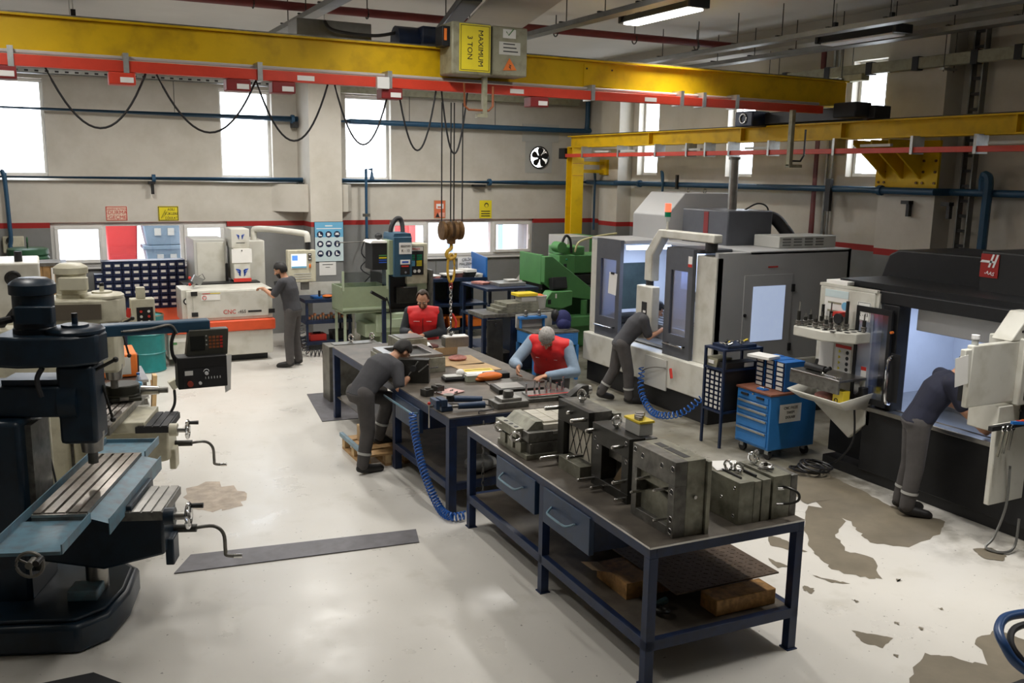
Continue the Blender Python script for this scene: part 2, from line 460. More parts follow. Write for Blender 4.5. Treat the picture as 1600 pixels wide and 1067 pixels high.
# lower wall with two strip windows; upper wall stepped back on a ledge
W1 = (AY(80, 378, YB).x, AY(356, 378, YB).x, 1.42, 2.2); W2 = (AY(609, 375, YB).x, AY(833, 375, YB).x, 1.42, 2.2)
LEDGE = 2.93
wb = struct('wall_back', holes_wall('y', YB, .75, XL, XR+.3, 0, LEDGE, [W1, W2]), 'wall_paint')
UW = [(-1.9, -.78+.0, 3.0, 4.66), (-.75+.0, .22, 3.0, 4.66), (3.17, 4.15, 3.0, 4.66), (5.61, 6.57, 3.0, 4.66)][1:]
UW = [(-.75, .22, 3.0, 4.66), (3.17, 4.15, 3.0, 4.66), (5.61, 6.57, 3.0, 4.66), (-4.2, -3.2, 3.0, 4.66)]
FANX, FANZ = AY(843, 246, 18.3).x, AY(843, 246, 18.3).z
struct('wall_back_upper', holes_wall('y', YU, .4, XL, XR+.3, LEDGE, ZC, UW+[(FANX-.22, FANX+.22, FANZ-.22, FANZ+.22)]), 'wall_paint')
RW = [(15.56, 16.26, 3.19, 4.95), (12.74, 13.45, 3.19, 4.95), (9.96, 10.60, 3.22, 4.95), (5.2, 5.95, 3.22, 4.95), (1.6, 2.4, 3.22, 4.95)]
struct('wall_right', holes_wall('x', XR, .35, YF, YU+.4, 0, ZC, RW), 'wall_paint')
LW = []      # the left wall has no openings here
struct('wall_left', holes_wall('x', XL-.35, .35, YF, YU+.4, 0, ZC, LW), 'wall_paint')
struct('wall_front', MB().bx(XL-.35, XR+.35, YF-.3, YF, 0, ZC), 'wall_paint')
struct('ceiling', MB().bx(XL-.35, XR+.35, YF-.3, YU+.4, ZC, ZC+.25), 'ceiling_paint')
# downstand concrete beams
for i, (x0, x1, y0, y1) in enumerate(((XL, XR, 5.6, 6.0), (10.55, XR, YF, YU))):
    struct('ceiling_beam', MB().bx(x0, x1, y0, y1, 5.2, ZC), 'concrete_beam')
# column on the back wall with its haunch block
pl_ = struct('pillar', MB().bx(4.63, 5.25, 17.45, YU, 0, ZC-.01), 'wall_paint')
hz0, hz1 = AY(440, 331, 17.7).z, LEDGE
x0h, x1h = AY(424, 300, YB).x, AY(549, 300, YB).x
struct('pillar_haunch', MB().prism([(x0h, YB), (x0h+.06, YB-.02), (4.45, 17.62), (4.63, 17.6), (5.25, 17.6), (5.42, 17.62), (x1h, YB)], hz0, LEDGE-.02), 'wall_paint', pl_)
mb = MB(); pp = [AY(x, y, YB-.001) for x, y in ((812, 428), (822, 430), (826, 438), (820, 442), (812, 441), (806, 436))]
mb.add([(p.x, YB-.0015, p.z) for p in pp], [tuple(range(6))]).build('bare_plaster', 'paper', wb)
# sloped ledge capping
struct('trim_ledge', MB().prism([(YB-.03, LEDGE), (YU, LEDGE), (YU, LEDGE+.05)], XL, XR, 'x'), 'wall_paint')
# pilasters on the right wall
c1 = struct('pillar_corner', MB().bx(10.9, XR, 16.45, 17.15, 0, 5.19), 'wall_paint')
c2 = struct('pillar_side', MB().bx(10.9, XR, 8.66, 9.62, 0, 5.19), 'wall_paint')
struct('pillar_side_near', MB().bx(10.9, XR, .6, 1.5, 0, 5.19), 'wall_paint')

def window(n, axis, pos, a0, a1, z0, z1, bars=(), fw=.07, dep=.12):
    """frame, mullions and panes of a window; bars are the mullion positions"""
    def B(mb, p0, p1, q0, q1, d0, d1):
        if axis == 'y': mb.bx(p0, p1, pos+d0, pos+d1, q0, q1)
        else: mb.bx(pos+d0, pos+d1, p0, p1, q0, q1)
    f = MB()
    B(f, a0, a1, z0, z0+fw, 0, dep); B(f, a0, a1, z1-fw, z1, 0, dep); B(f, a0, a0+fw, z0+fw, z1-fw, 0, dep); B(f, a1-fw, a1, z0+fw, z1-fw, 0, dep)
    o = struct('window_%d' % n, f, 'window_frame', bev=.006)
    cuts = [a0+fw]+list(bars)+[a1-fw]
    for b in bars:
        mb = MB(); B(mb, b-.035, b+.035, z0+fw, z1-fw, 0, dep); mb.build('mullion', 'window_frame', o)
    for c, d in zip(cuts, cuts[1:]):
        mb = MB(); B(mb, c, d, z0+fw, z1-fw, dep*.5-.004, dep*.5+.004); mb.build('pane', 'window_glass', o)
    return o
def sash(o, axis, pos, a0, a1, z0, z1, fw=.06):
    f = MB()
    for x0, x1, q0, q1 in ((a0, a1, z0, z0+fw), (a0, a1, z1-fw, z1), (a0, a0+fw, z0+fw, z1-fw), (a1-fw, a1, z0+fw, z1-fw)):
        f.bx(x0, x1, pos-.03, pos+.03, q0, q1)
    s_ = f.build('sash', 'window_frame', o, bev=.005)
    MB().bx(a1-fw*.75, a1-fw*.4, pos-.06, pos-.03, (z0+z1)/2-.06, (z0+z1)/2+.05).build('handle', 'white_plastic', s_)
n = 1
for (a0, a1, z0, z1), px in ((W1, (163, 285)), (W2, (666, 767))):
    bars = [AY(p, 378, YB+.1).x for p in px]
    o = window(n, 'y', YB+.06, a0, a1, z0, z1, bars); n += 1
    sash(o, 'y', YB+.05, a0+.06, bars[0]-.03, z0+.06, z1-.06); sash(o, 'y', YB+.05, bars[1]+.03, a1-.06, z0+.06, z1-.06)
    struct('sill_%d' % n, MB().bx(a0-.05, a1+.05, YB-.05, YB+.06, z0-.04, z0), 'window_frame', o)
for a0, a1, z0, z1 in UW:
    window(n, 'y', YU+.16, a0, a1, z0, z1, fw=.055); n += 1
for a0, a1, z0, z1 in RW:
    window(n, 'x', XR+.14, a0, a1, z0, z1, fw=.055); n += 1
for a0, a1, z0, z1 in LW:
    window(n, 'x', XL-.2, a0, a1, z0, z1, [(a0+a1)/2], fw=.06); n += 1

# ---------------------------------------------------------------- outside, seen through the strip windows
struct('outside_ground', MB().bx(-30, 40, YU+.5, 45, 0.55, .6), 'outside_ground')
struct('outside_wall', MB().bx(-30, 40, 27, 27.4, .6, 3.2), 'outside_wall')
mat('bin_red', (.62, .05, .05), .5); mat('crate_grey_blue', (.20, .28, .36), .5); mat('container_pink', (.75, .16, .16), .6)
def outside_bin():
    p = AY(191, 405, 20.2); x = p.x; t = thing('wheelie_bin', 'red wheelie bin standing outside the strip window', 'bin', (x, 20.2, .6))
    MB().prism([(x-.24, .7), (x+.24, .7), (x+.30, 2.1), (x-.30, 2.1)], 19.95, 20.5, 'y').build('body', 'bin_red', t, bev=.03)
    MB().bx(x-.33, x+.33, 19.9, 20.55, 2.1, 2.2).build('lid', 'bin_red', t, bev=.03)
    for s_ in (-1, 1): MB().cyl((x+s_*.27, 20.4, .72), (x+s_*.2, 20.4, .72), .12, n=16).build('wheel', 'black', t)
    MB().bx(x-.42, x-.33, 19.95, 20.05, 1.9, 2.15).build('handle', 'crate_grey_blue', t)
outside_bin()
for k in range(3):
    p = AY(243, 400, 20.0); x = p.x+(.2, .2, .17)[k]; z = .6+k*.52
    t = thing('storage_crate', ('bottom', 'middle', 'top')[k]+' grey blue plastic crate of the stack outside the window', 'crate', (x, 20.0, z), group='crates stacked outside the window')
    MB().prism([(x-.34, z), (x+.34, z), (x+.42, z+.5), (x-.42, z+.5)], 19.7, 20.3, 'y').build('body', 'crate_grey_blue', t, bev=.02)
    MB().bx(x-.45, x+.45, 19.67, 20.33, z+.44, z+.515).build('rim', 'crate_grey_blue', t, bev=.01)
    for s_ in (-.2, .05): MB().bx(x+s_, x+s_+.12, 19.655, 19.71, z+.2, z+.34).build('moulded_panel', 'grey_white', t)
p0, p1 = AY(612, 380, 20.4), AY(650, 380, 20.4)
t = thing('red_container', 'faded red container standing outside by the second strip window', 'container', ((p0.x+p1.x)/2, 20.9, .6))
MB().bx(p0.x-.3, p1.x, 20.4, 21.6, .6, 2.6).build('body', 'container_pink', t, bev=.02)
for k in range(4): MB().bx(p0.x-.25+k*.22, p0.x-.15+k*.22, 20.36, 20.4, .7, 2.5).build('rib', 'container_pink', t)
t = thing('steel_canopy', 'pale steel canopy frame outside the second strip window', 'canopy', (9.2, 21.5, .6))
for x in (8.0, 9.2, 10.6): MB().bx(x, x+.1, 21.4, 21.5, .6, 2.35).build('post', 'crate_grey_blue', t)
for z in (2.35, 2.05): MB().bx(7.9, 10.9, 21.4, 21.5, z, z+.1).build('beam', 'crate_grey_blue', t)
for k in range(6): MB().bar((8+k*.5, 21.45, 2.1), (8.3+k*.5, 21.45, 2.4), .05, .05).build('brace', 'crate_grey_blue', t)
# ================================================================ CEILING SERVICES AND CRANES
def batten(loc, label, light=True, ln=1.5, power=1.0, spread=125):
    x, y, z = loc
    t = thing('ceiling_lamp', label, 'lamp', (x, y, z), group='suspended batten lamps')
    b = MB().prism([(x-.09, z+.09), (x+.09, z+.09), (x+.14, z), (x-.14, z)], y-ln/2, y+ln/2, 'y').build('housing', 'charcoal', t, bev=.01)
    for s_ in (-1, 1): MB().bx(x-.15, x+.15, y+s_*ln/2-.03, y+s_*ln/2+.03, z-.01, z+.1).build('end_cap', 'charcoal', t, bev=.01)
    MB().bx(x-.115, x+.115, y-ln/2+.05, y+ln/2-.05, z-.03, z).build('diffuser', 'lamp_white' if light else 'ink_white', t, bev=.01)
    for s_ in (-1, 1): MB().bx(x-.03, x+.03, y+s_*ln*.36-.02, y+s_*ln*.36+.02, z+.09, z+.26).build('bracket', 'charcoal', t)
    for s_ in (-1, 1): MB().cyl((x, y+s_*ln*.36, z+.25), (x, y+s_*ln*.36, ZC), .006, n=6).build('rod', 'galvanised', t)
    if light:
        l = bpy.data.lights.new('batten_light', 'AREA'); l.shape = 'RECTANGLE'; l.size = .22; l.size_y = ln-.1; l.energy = LAMP_W*power; l.color = (1, .97, .92); l.spread = R(spread)
        lo = bpy.data.objects.new('batten_light', l); COL.objects.link(lo); lo.parent = t; lo.location = (0, 0, -.04)
    return t
batten((7.27, 10.1, 5.2), 'lit batten lamp hanging above the crane girder', power=.75, spread=105)
batten((6.3, 4.2, 5.2), 'lit batten lamp over the aisle beside the front work bench', power=.95, spread=92)
batten((5.6, 7.9, 5.2), 'lit batten lamp over the gap between the work tables', power=.75)
batten((4.0, 14.6, 4.93), 'batten lamp added to brighten the back wall by the pillar', power=1.9, spread=178)  # added lamp, kept out of sight behind the girder, brightens the back wall
batten((-.5, 8.1, 5.2), 'lit batten lamp behind the dark blue milling machine', power=.6, spread=162)
batten((3.2, 8.2, 5.2), 'lit batten lamp over the near end of the assembly table', power=.75, spread=162)
batten((.6, 14.6, 4.97), 'batten lamp added to brighten the back wall by the first strip window', power=1.25, spread=178)  # another added wall brightener, set low so the girder covers it
batten((1.2, 12.0, 5.3), 'lit batten lamp over the open floor before the wire cutting machine')
batten((7.3, 14.9, 5.16), 'batten lamp added to brighten the back wall in the far corner', power=1.7, spread=178)  # added for the back wall too, tucked behind the hoist cabinets
batten((1.0, 5.2, 5.2), 'batten lamp added to brighten the floor by the dark blue milling machine', power=.3)  # added out of view to lift the near left floor
batten((9.75, 9.1, 5.0), 'unlit batten lamp hanging beside the cable trays near the side wall', light=False, ln=1.3)
mat('hoist_grey', (.30, .29, .20), .5, var=.1, scale=5, dirt=(.15, .13, .08), dirt_amt=.2)
mat('tray_metal', (.20, .20, .19), .45, .7, var=.15)
mat('sprinkler_red', (.13, .012, .012), .5, var=.15)

# ---- overhead travelling crane: girder along X, riding the runway on the right
YC = 10.1
def crane():
    t = thing('overhead_crane', 'yellow overhead crane girder with red festoon rail across the hall', 'crane', (4.5, YC, 4.0))
    zt, zb = AY(500, 62, YC-.12).z, AY(500, 110, YC-.12).z
    x0, x1 = -5.4, 10.5
    g = MB().bx(x0, x1, YC-.10, YC+.10, zb, zt).build('girder', 'yellow', t, bev=.006)
    MB().bx(x0, x1, YC-.15, YC+.15, zt, zt+.02).build('top_flange', 'yellow', g)
    MB().bx(x0, x1, YC-.15, YC+.15, zb-.02, zb).build('bottom_flange', 'yellow', g)
    MB().bx(x0, x1, YC-.03, YC+.03, zt+.02, zt+.05).build('trolley_rail', 'steel_dark', t)
    # bolted inspection plate on the web
    a, b, c, d = FR(912, 102, 960, 136, YC-.11)
    pl = MB().bx(a, b, YC-.112, YC-.10, c, d).build('inspection_plate', 'yellow', t, bev=.002)
    for xx in (a+.04, b-.04): MB().cyl((xx, YC-.118, d-.05), (xx, YC-.11, d-.05), .012, n=8).build('bolt', 'black', pl)
    zr1, zr0 = AY(500, 115, YC-.25).z, AY(500, 131, YC-.25).z
    r = MB().bx(x0, 9.9, YC-.28, YC-.20, zr0, zr1).build('festoon_rail', 'red_rail', t, bev=.004)
    MB().bx(x0, 9.9, YC-.20, YC-.13, zr1+.015, zr1+.05).build('conduit', 'grey_white', t, bev=.01)
    for px in (18, 197, 405, 607, 925, 1065, 1100, 1152):
        x = AY(px, 110, YC-.25).x
        MB().bx(x-.025, x+.025, YC-.30, YC-.10, zr0-.01, zr1+.07).build('rail_clamp', 'galvanised', t)
    x = AY(600, 130, YC-.3).x
    MB().bx(x-.09, x+.05, YC-.34, YC-.28, zr0-.02, zr1).build('junction_box', 'white_plastic', t, bev=.006)
    for px in (478, 808, 1018): 
        x = AY(px, 125, YC-.28).x; MB().bx(x-.09, x+.09, YC-.283, YC-.28, zr0+.02, zr0+.07).build('rail_sticker', 'paper', t)
    for px in (4, 190, 370, 440, 608, 838):
        x = AY(px, 125, YC-.2).x
        k = MB().bx(x-.12, x+.12, YC-.30, YC-.12, zr0-.12, zr0-.005).build('cable_trolley', 'red_dark' if px != 190 else 'red_rail', t, bev=.01)
        MB().bx(x-.02, x+.1, YC-.305, YC-.30, zr0-.10, zr0-.05).build('tag', 'paper', k)
    for a, b, low in ((72, 228, 200), (245, 400, 207), (400, 512, 220), (523, 608, 226), (622, 681, 235), (690, 730, 240)):
        pa, pb = AY(a, 118+a*.035, YC-.22), AY(b, 118+b*.035, YC-.22); pa.z = pb.z = zr0
        lo = AY((a+b)/2, low, YC-.22).z
        MB().tube(sag(pa, pb, zr0-lo, 18), .011, 5).build('festoon_cable', 'rubber', t)
    # hoist trolley with its two cabinets hung on the near side
    a, b, c, d = FR(706, 35, 768, 117, YC-.55)
    hb = MB().bx(a, b, YC-.55, YC-.2, c, d).build('hoist_cabinet', 'hoist_grey', t, bev=.02)
    sa, sb, sc_, sd = FR(718, 38, 766, 112, YC-.556)
    sg = MB().bx(sa, sb, YC-.558, YC-.551, sc_, sd).build('load_plate', 'yellow_sign', hb)
    for q in ((sa+.012, sb-.012, sc_+.012, sc_+.018), (sa+.012, sb-.012, sd-.018, sd-.012), (sa+.012, sa+.018, sc_+.012, sd-.012), (sb-.018, sb-.012, sc_+.012, sd-.012)):
        MB().bx(q[0], q[1], YC-.5595, YC-.558, q[2], q[3]).build('border', 'ink', hb)
    zc = (sc_+sd)/2
    text('MAXIMUM', .085, ((sa+sb)/2+.065, YC-.56, zc), 'ink', hb, right=(0, 0, -1), up=(1, 0, 0), sx=.98)
    text('3 TON', .085, ((sa+sb)/2-.065, YC-.56, zc), 'ink', hb, right=(0, 0, -1), up=(1, 0, 0), sx=1.0)
    a2, b2, c2_, d2 = FR(769, 42, 824, 119, YC-.5)
    h2 = MB().bx(a2, b2, YC-.5, YC-.18, c2_, d2).build('control_cabinet', 'hoist_grey', t, bev=.015)
    e, f_, g_, h_ = FR(786, 46, 806, 60, YC-.503); MB().bx(e, f_, YC-.505, YC-.5, g_, h_).build('sticker', 'paper', h2)
    e2 = (e+f_)/2; MB().tube([(e2-.04, YC-.507, g_+.07), (e2-.01, YC-.507, g_+.03), (e2+.05, YC-.507, g_+.1)], .006, 4).build('tick_mark', 'green_machine', h2)
    e, f_, g_, h_ = FR(780, 66, 813, 86, YC-.503); MB().bx(e, f_, YC-.505, YC-.5, g_, h_).build('maker_plate', 'bin_label', h2)
    for k in range(3): MB().bx(e+.05, f_-.03-.02*k, YC-.507, YC-.505, g_+.03+k*.04, g_+.042+k*.04).build('print_line', 'ink', h2)
    q0, q1, q2 = AY(786, 110, YC-.503), AY(807, 110, YC-.503), AY(796, 91, YC-.503)
    MB().prism([(q0.x, q0.z), (q1.x, q1.z), (q2.x, q2.z)], YC-.506, YC-.5, 'y').build('warning_triangle', 'orange', h2)
    qc = (q0.x+q1.x)/2; MB().prism([(qc-.012, q0.z+.07), (qc+.02, q0.z+.055), (qc+.004, q0.z+.05), (qc+.014, q0.z+.012), (qc-.018, q0.z+.045), (qc, q0.z+.048)], YC-.508, YC-.506, 'y').build('bolt_symbol', 'ink', h2)
    # drum motor and resistor box behind the girder
    a, b, c, d = FR(617, 52, 698, 80, YC+.4)
    mo = MB().cyl((a, YC+.4, (c+d)/2), (b, YC+.4, (c+d)/2), .16, n=16).build('hoist_motor', 'navy', t)
    MB().bx(a+.25, b, YC+.2, YC+.6, d-.15, d+.06).build('motor_housing', 'navy', t, bev=.03)
    a, b, c, d = FR(457, 36, 572, 66, YC+.7)
    MB().bx(a, b, YC+.5, YC+.9, c, d).build('resistor_cabinet', 'tray_metal', t, bev=.01)
    MB().tube(catmull([(a+.3, YC+.45, d-.02), (a+.4, YC+.4, d-.12), (b, YC+.4, d-.14), (b+.35, YC+.4, d-.06)]), .02, 6).build('motor_cable', 'rubber', t)
    a, b, c, d = FR(691, 40, 704, 72, YC-.5); MB().bx(a, b, YC-.5, YC-.3, c, d).build('limit_switch', 'charcoal', t, bev=.01)
    MB().bx(a+.02, a+.05, YC-.51, YC-.5, c+.06, d-.03).build('orange_label', 'orange', t)
    # hanging limit arm
    x = AY(757, 150, YC-.45).x; z1, z0 = AY(757, 117, YC-.45).z, AY(757, 181, YC-.45).z
    MB().bx(x-.025, x+.025, YC-.47, YC-.42, z0, z1).build('limit_arm', 'hoist_grey', t)
    MB().bx(x-.1, x+.03, YC-.48, YC-.41, z0-.02, z0+.02).build('limit_arm_foot', 'hoist_grey', t)
    xa, xb, za = AY(725, 160, YC-.45).x, AY(770, 160, YC-.45).x, AY(745, 172, YC-.45).z
    MB().tube([(xa, YC-.45, z1-.1), (xa+.01, YC-.45, za+.04), (xa+.06, YC-.45, za), (xb-.05, YC-.45, za), (xb, YC-.45, za+.05), (xb, YC-.45, z1-.12)], .014, 6).build('rope_guard', 'brown_lens', t)
    x = AY(1238, 185, YC-.35).x
    MB().bx(x-.03, x+.03, YC-.38, YC-.32, 3.35, 4.1).build('limit_arm', 'hoist_grey', t); MB().bx(x-.03, x+.2, YC-.39, YC-.31, 3.33, 3.37).build('limit_arm_foot', 'hoist_grey', t)
    MB().tube([(x+.26, YC-.35, 3.85), (x+.26, YC-.35, 3.5), (x+.2, YC-.35, 3.42), (x+.05, YC-.35, 3.42)], .014, 6).build('rope_guard', 'black', t)
    # end carriage on the runway
    ec = MB().bx(10.0, 10.3, 9.0, 11.6, 3.99, 4.16).build('end_carriage', 'black', t, bev=.01)
    for y in (9.2, 11.3): MB().cyl((10.05, y, 4.06), (10.25, y, 4.06), .085, n=16).build('wheel', 'steel_dark', ec)
    MB().bx(9.75, 10.1, 11.1, 11.5, 3.95, 4.18).build('travel_motor', 'navy', ec, bev=.02)
    MB().torus((9.74, 11.3, 4.07), .07, .014, (1, 0, 0), 12, 6).build('motor_fan_ring', 'steel_bright', ec)
    MB().bx(9.75, 10.05, 9.1, 9.5, 4.0, 4.2).build('travel_motor', 'charcoal', ec, bev=.02)
    # ropes, block, hook
    hx, hy = AY(705, 360, YC).x, YC
    zk = AY(705, 360, YC).z
    for px in (690, 704, 709, 722):
        x = AY(px, 340, YC).x; MB().cyl((x, hy, zk+.03), (x, hy, zr0-.1), .008, n=6).build('wire_rope', 'steel_black', t)
    for s_ in (-1, 1):
        x = hx+s_*.075
        MB().lathe([(.02, -.055), (.11, -.055), (.115, -.02), (.09, 0), (.115, .02), (.11, .055), (.02, .055)], (x, hy, zk), (1, 0, 0), 20).build('sheave', 'rust', t)
    MB().bx(hx-.045, hx+.045, hy-.04, hy+.04, zk-.16, zk-.06).build('hook_swivel', 'rust', t, bev=.012)
    hk = [(0, 0), (0, -.06), (-.05, -.10), (-.055, -.15), (-.01, -.185), (.05, -.16), (.06, -.12)]
    MB().tube(catmull([(hx+a, hy, zk-.15+b) for a, b in hk], 4), [.02]*3+[.024]*18+[.018]*4, 8).build('hook', 'hook_gold', t)
    return t, hx, hy, zk
mat('hook_gold', (.52, .32, .04), .5, var=.2, scale=14)
mat('rust', (.16, .085, .03), .6, .4, var=.35, scale=14)
_, HX, HY, HZ = crane()
# lifting chain with its block: a sling hung on the hook
def sling():
    zl = HZ-.31
    t = thing('lifting_chain', 'steel lifting chain with yellow link hanging from the crane hook', 'chain', (HX, HY, 1.3))
    MB().tube([(HX+.045*math.cos(a), HY, zl-.14+.17*math.sin(a)) for a in [2*PI*i/20 for i in range(20)]], .016, 8, closed=True).build('master_link', 'hook_gold', t)
    MB().torus((HX, HY, zl-.35), .035, .012, (1, 0, 0), 12, 6).build('shackle', 'red_dark', t)
    zb = AY(706, 518, HY).z
    top = zl-.37; nl = int((top-zb-.12)/.042)
    for i in range(nl):
        z = top-.02-i*.042
        d = (1, 0, 0) if i % 2 else (0, 1, 0)
        pts = []
        for k in range(10):
            a = 2*PI*k/10
            h = .016*math.cos(a); v = .029*math.sin(a)
            pts.append((HX+(h if d[1] else 0), HY+(0 if d[1] else h), z+v))
        MB().tube(pts, .0065, 5, closed=True).build('chain_link', 'steel_bright', t)
    MB().tube(catmull([(HX, HY, zb+.12), (HX, HY, zb+.06), (HX-.035, HY, zb+.03), (HX-.03, HY, zb-.02), (HX+.01, HY, zb-.035), (HX+.035, HY, zb-.005)], 4), .014, 7).build('chain_hook', 'steel', t)
    MB().tube(catmull([(HX+.02, HY, zb+.22), (HX+.06, HY-.02, zb+.12), (HX+.05, HY-.02, zb+.05)], 4), .016, 6).build('safety_latch', 'ink_red', t)
    return zb
ZBL = sling()
# runway beam, column, wall bracket
def runway():
    X0 = 10.15
    t = thing('runway_beam', 'yellow crane runway beam along the side wall', 'beam', (X0, 11, 3.7))
    MB().bx(X0-.02, X0+.02, 4.0, 17.1, 3.75, 3.95).build('web', 'yellow', t)
    MB().bx(X0-.11, X0+.11, 4.0, 17.1, 3.95, 3.97).build('top_flange', 'yellow', t); MB().bx(X0-.11, X0+.11, 4.0, 17.1, 3.73, 3.75).build('bottom_flange', 'yellow', t)
    MB().bx(X0-.03, X0+.03, 4.0, 17.1, 3.97, 3.99).build('crane_rail', 'steel_black', t)
    for y in (14.2, 11.7, 9.62, 7): MB().bx(X0-.10, X0+.10, y-.012, y+.012, 3.75, 3.95).build('stiffener', 'yellow', t)
    MB().bx(X0-.22, X0-.15, 4.0, 17.0, 3.53, 3.60).build('conductor_rail', 'red_rail', t, bev=.004)
    for y in (16.3, 15, 13.8, 12.9, 12.4, 11.8, 10.9, 9.6, 8.3, 7.4):
        MB().bx(X0-.24, X0-.02, y-.02, y+.02, 3.51, 3.74).build('rail_hanger', 'galvanised', t)
    for k, y in enumerate((15.8, 14.9, 13.0, 11.4, 9.1, 7.2)):
        MB().bx(X0-.21, X0-.16, y-.45, y+.05, 3.615, 3.65).build('white_conduit', 'grey_white', t)
    a = MB().bx(X0-.2, X0+.2, 17.05, 17.3, 3.5, 3.72).build('end_box', 'charcoal', t)
    c = thing('crane_column', 'yellow steel column carrying the runway beam in the far corner', 'column', (X0, 16.95, 0))
    for y in (16.84, 17.06): MB().bx(X0-.14, X0+.14, y-.012, y+.012, 0, 3.73).build('flange', 'yellow', c)
    MB().bx(X0-.012, X0+.012, 16.85, 17.05, 0, 3.73).build('web', 'yellow', c)
    MB().bx(X0-.2, X0+.2, 16.75, 17.15, 0, .03).build('base_plate', 'yellow', c)
    for z in (3.4, 3.15): MB().bx(X0-.13, X0+.13, 16.826, 16.83, z, z+.01).build('weld_seam', 'brown_lens', c)
    for z in (3.42, 3.25): MB().bx(X0+.14, 10.9, 16.9, 16.98, z-.035, z+.035).build('tie_bar', 'yellow', c)
    MB().bx(10.84, 10.9, 16.8, 17.08, 3.18, 3.5).build('wall_plate', 'yellow', c)
    b = thing('runway_bracket', 'yellow bolted bracket plate under the runway beam on the side pillar', 'bracket', (10.88, 9.14, 3.1))
    MB().bx(10.86, 10.9, 8.62, 9.66, 3.08, 3.72).build('plate', 'yellow', b)
    for y in (9.5, 9.2, 8.9): MB().prism([(10.86, 3.2), (10.86, 3.72), (10.2, 3.72), (10.2, 3.66)], y-.015, y+.015, 'y').build('gusset', 'yellow', b)
    for y in (9.6, 9.5, 8.95, 8.85, 8.66):
        for z in (3.15, 3.3, 3.45): MB().cyl((10.86, y, z), (10.845, y, z), .02, n=6).build('bolt', 'rust', b)
runway()
MB_ = MB

# ---- pipes on the walls
def pipe(label, pts, r=.05, m='pipe_blue', name='compressed_air_pipe', cat='pipe', group=None, flanges=()):
    t = thing(name, label, cat, pts[0], group=group)
    MB().tube(pts, r, 10).build('pipe', m, t)
    for p, d in flanges:
        p = Vector(p); d = Vector(d)
        MB().cyl(p-d*.03, p+d*.03, r*1.45, n=12).build('coupling', m, t)
    return t
zu, zl = 4.14, 2.985
p = pipe('upper blue pipe on the back wall left of the pillar', [(-5.9, 18.15, zu), (4.6, 18.15, zu)], .055, flanges=(((4.5, 18.15, zu), (1, 0, 0)),))
for x in (2.35, -2): MB().cyl((x, 18.15, zu), (x, 18.15, 4.75), .006, n=6).build('hanger_rod', 'steel_black', p)
MB().bx(4.5, 4.6, 18.1, 18.34, zu-.16, zu-.05).build('bracket', 'black', p)
p = pipe('upper blue pipe on the back wall turning up near the fan', catmull([(5.28, 18.15, zu), (8, 18.15, zu), (11.0, 18.15, zu), (11.13, 18.15, zu+.05), (11.16, 18.15, zu+.2), (11.16, 18.15, 5.2)], 5), .055)
for x in (6.9, 8.85): MB().cyl((x, 18.15, zu), (x, 18.15, 4.75), .006, n=6).build('hanger_rod', 'steel_black', p)
p = pipe('lower blue pipe on the back wall left of the pillar', [(-5.9, 17.88, zl), (4.6, 17.88, zl)], .05, flanges=(((-.45, 17.88, zl), (1, 0, 0)), ((1.9, 17.88, zl), (1, 0, 0))))
for x in (1.9,):
    MB().bx(x-.09, x+.02, 17.84, 18.0, zl-.10, zl-.05).build('bracket', 'black', p); MB().bx(x-.05, x, 17.86, 17.92, zl-.28, zl-.1).build('bracket_leg', 'black', p)
xd = AY(12, 310, 17.82).x
MB().tube(catmull([(xd-.06, 17.82, zl+.12), (xd-.02, 17.82, zl-.1), (xd, 17.82, 2.0), (xd+.02, 17.82, 1.75), (xd+.5, 17.82, 1.35)], 6), .035, 8).build('drop_pipe', 'pipe_blue', p)
MB().bx(4.5, 4.62, 17.84, 17.98, zl-.16, zl-.05).build('bracket', 'black', p)
yb = 17.88
pts = [(5.28, yb, zl), (9.5, yb, zl), (10.75, yb, zl)]
p = pipe('lower blue pipe on the back wall right of the pillar', pts, .05, flanges=(((8.6, yb, zl), (1, 0, 0)),))
xv = AY(581, 270, 17.88).x
MB().cyl((xv, yb, zl+.03), (xv, yb, zl+.16), .05, .02, n=10).build('valve', 'pipe_blue', p)
xd = AY(573, 330, 17.8).x
MB().tube([(xv, yb, zl+.14), (xv, yb, zl+.23), (xd, yb-.06, zl+.23), (xd, yb-.06, 1.85)], .028, 8).build('drop_pipe', 'pipe_blue', p)
MB().bx(xd-.07, xd+.07, yb-.09, yb-.03, 2.28, 2.34).build('tap', 'steel_dark', p)
MB().bx(AY(740, 285, 17.9).x, AY(757, 285, 17.9).x, 17.84, 18.0, zl-.10, zl-.05).build('bracket', 'black', p)
for k, off in enumerate((-.03, .03)):
    MB().tube(catmull([(xd, yb-.06, 1.9), (xd+off*4, yb-.1, 1.55), (xd-off*5, yb-.12, 1.25), (xd+off*6+.1, yb-.1, .95), (xd-.15+off, yb-.12, .7)], 6), .012, 6).build('air_hose', 'hose_black', p)
xr = 11.08
p = pipe('blue pipe running along the side wall', [(10.8, 17.88, zl+.02), (11.0, 17.8, zl+.03), (10.8, 17.2, zl+.03), (10.8, 16.4, zl+.03), (11.08, 16.2, zl+.03), (11.08, 9.7, zl+.05), (10.8, 9.62, zl+.05), (10.8, 8.6, zl+.05), (11.08, 8.55, zl+.05), (11.08, 1.6, zl+.05)], .05,
         flanges=(((11.08, 15.9, zl+.03), (0, 1, 0)), ((10.8, 9.5, zl+.05), (0, 1, 0))))
def drop(parent, y, x=11.0, z0=1.9, r=.035):
    MB().tube(catmull([(x+.08, y+.12, zl+.06), (x+.06, y+.12, zl+.22), (x, y+.06, zl+.28), (x, y, zl+.2), (x, y, zl-.2), (x, y, z0)], 5), r, 8).build('drop_pipe', 'pipe_blue', parent)
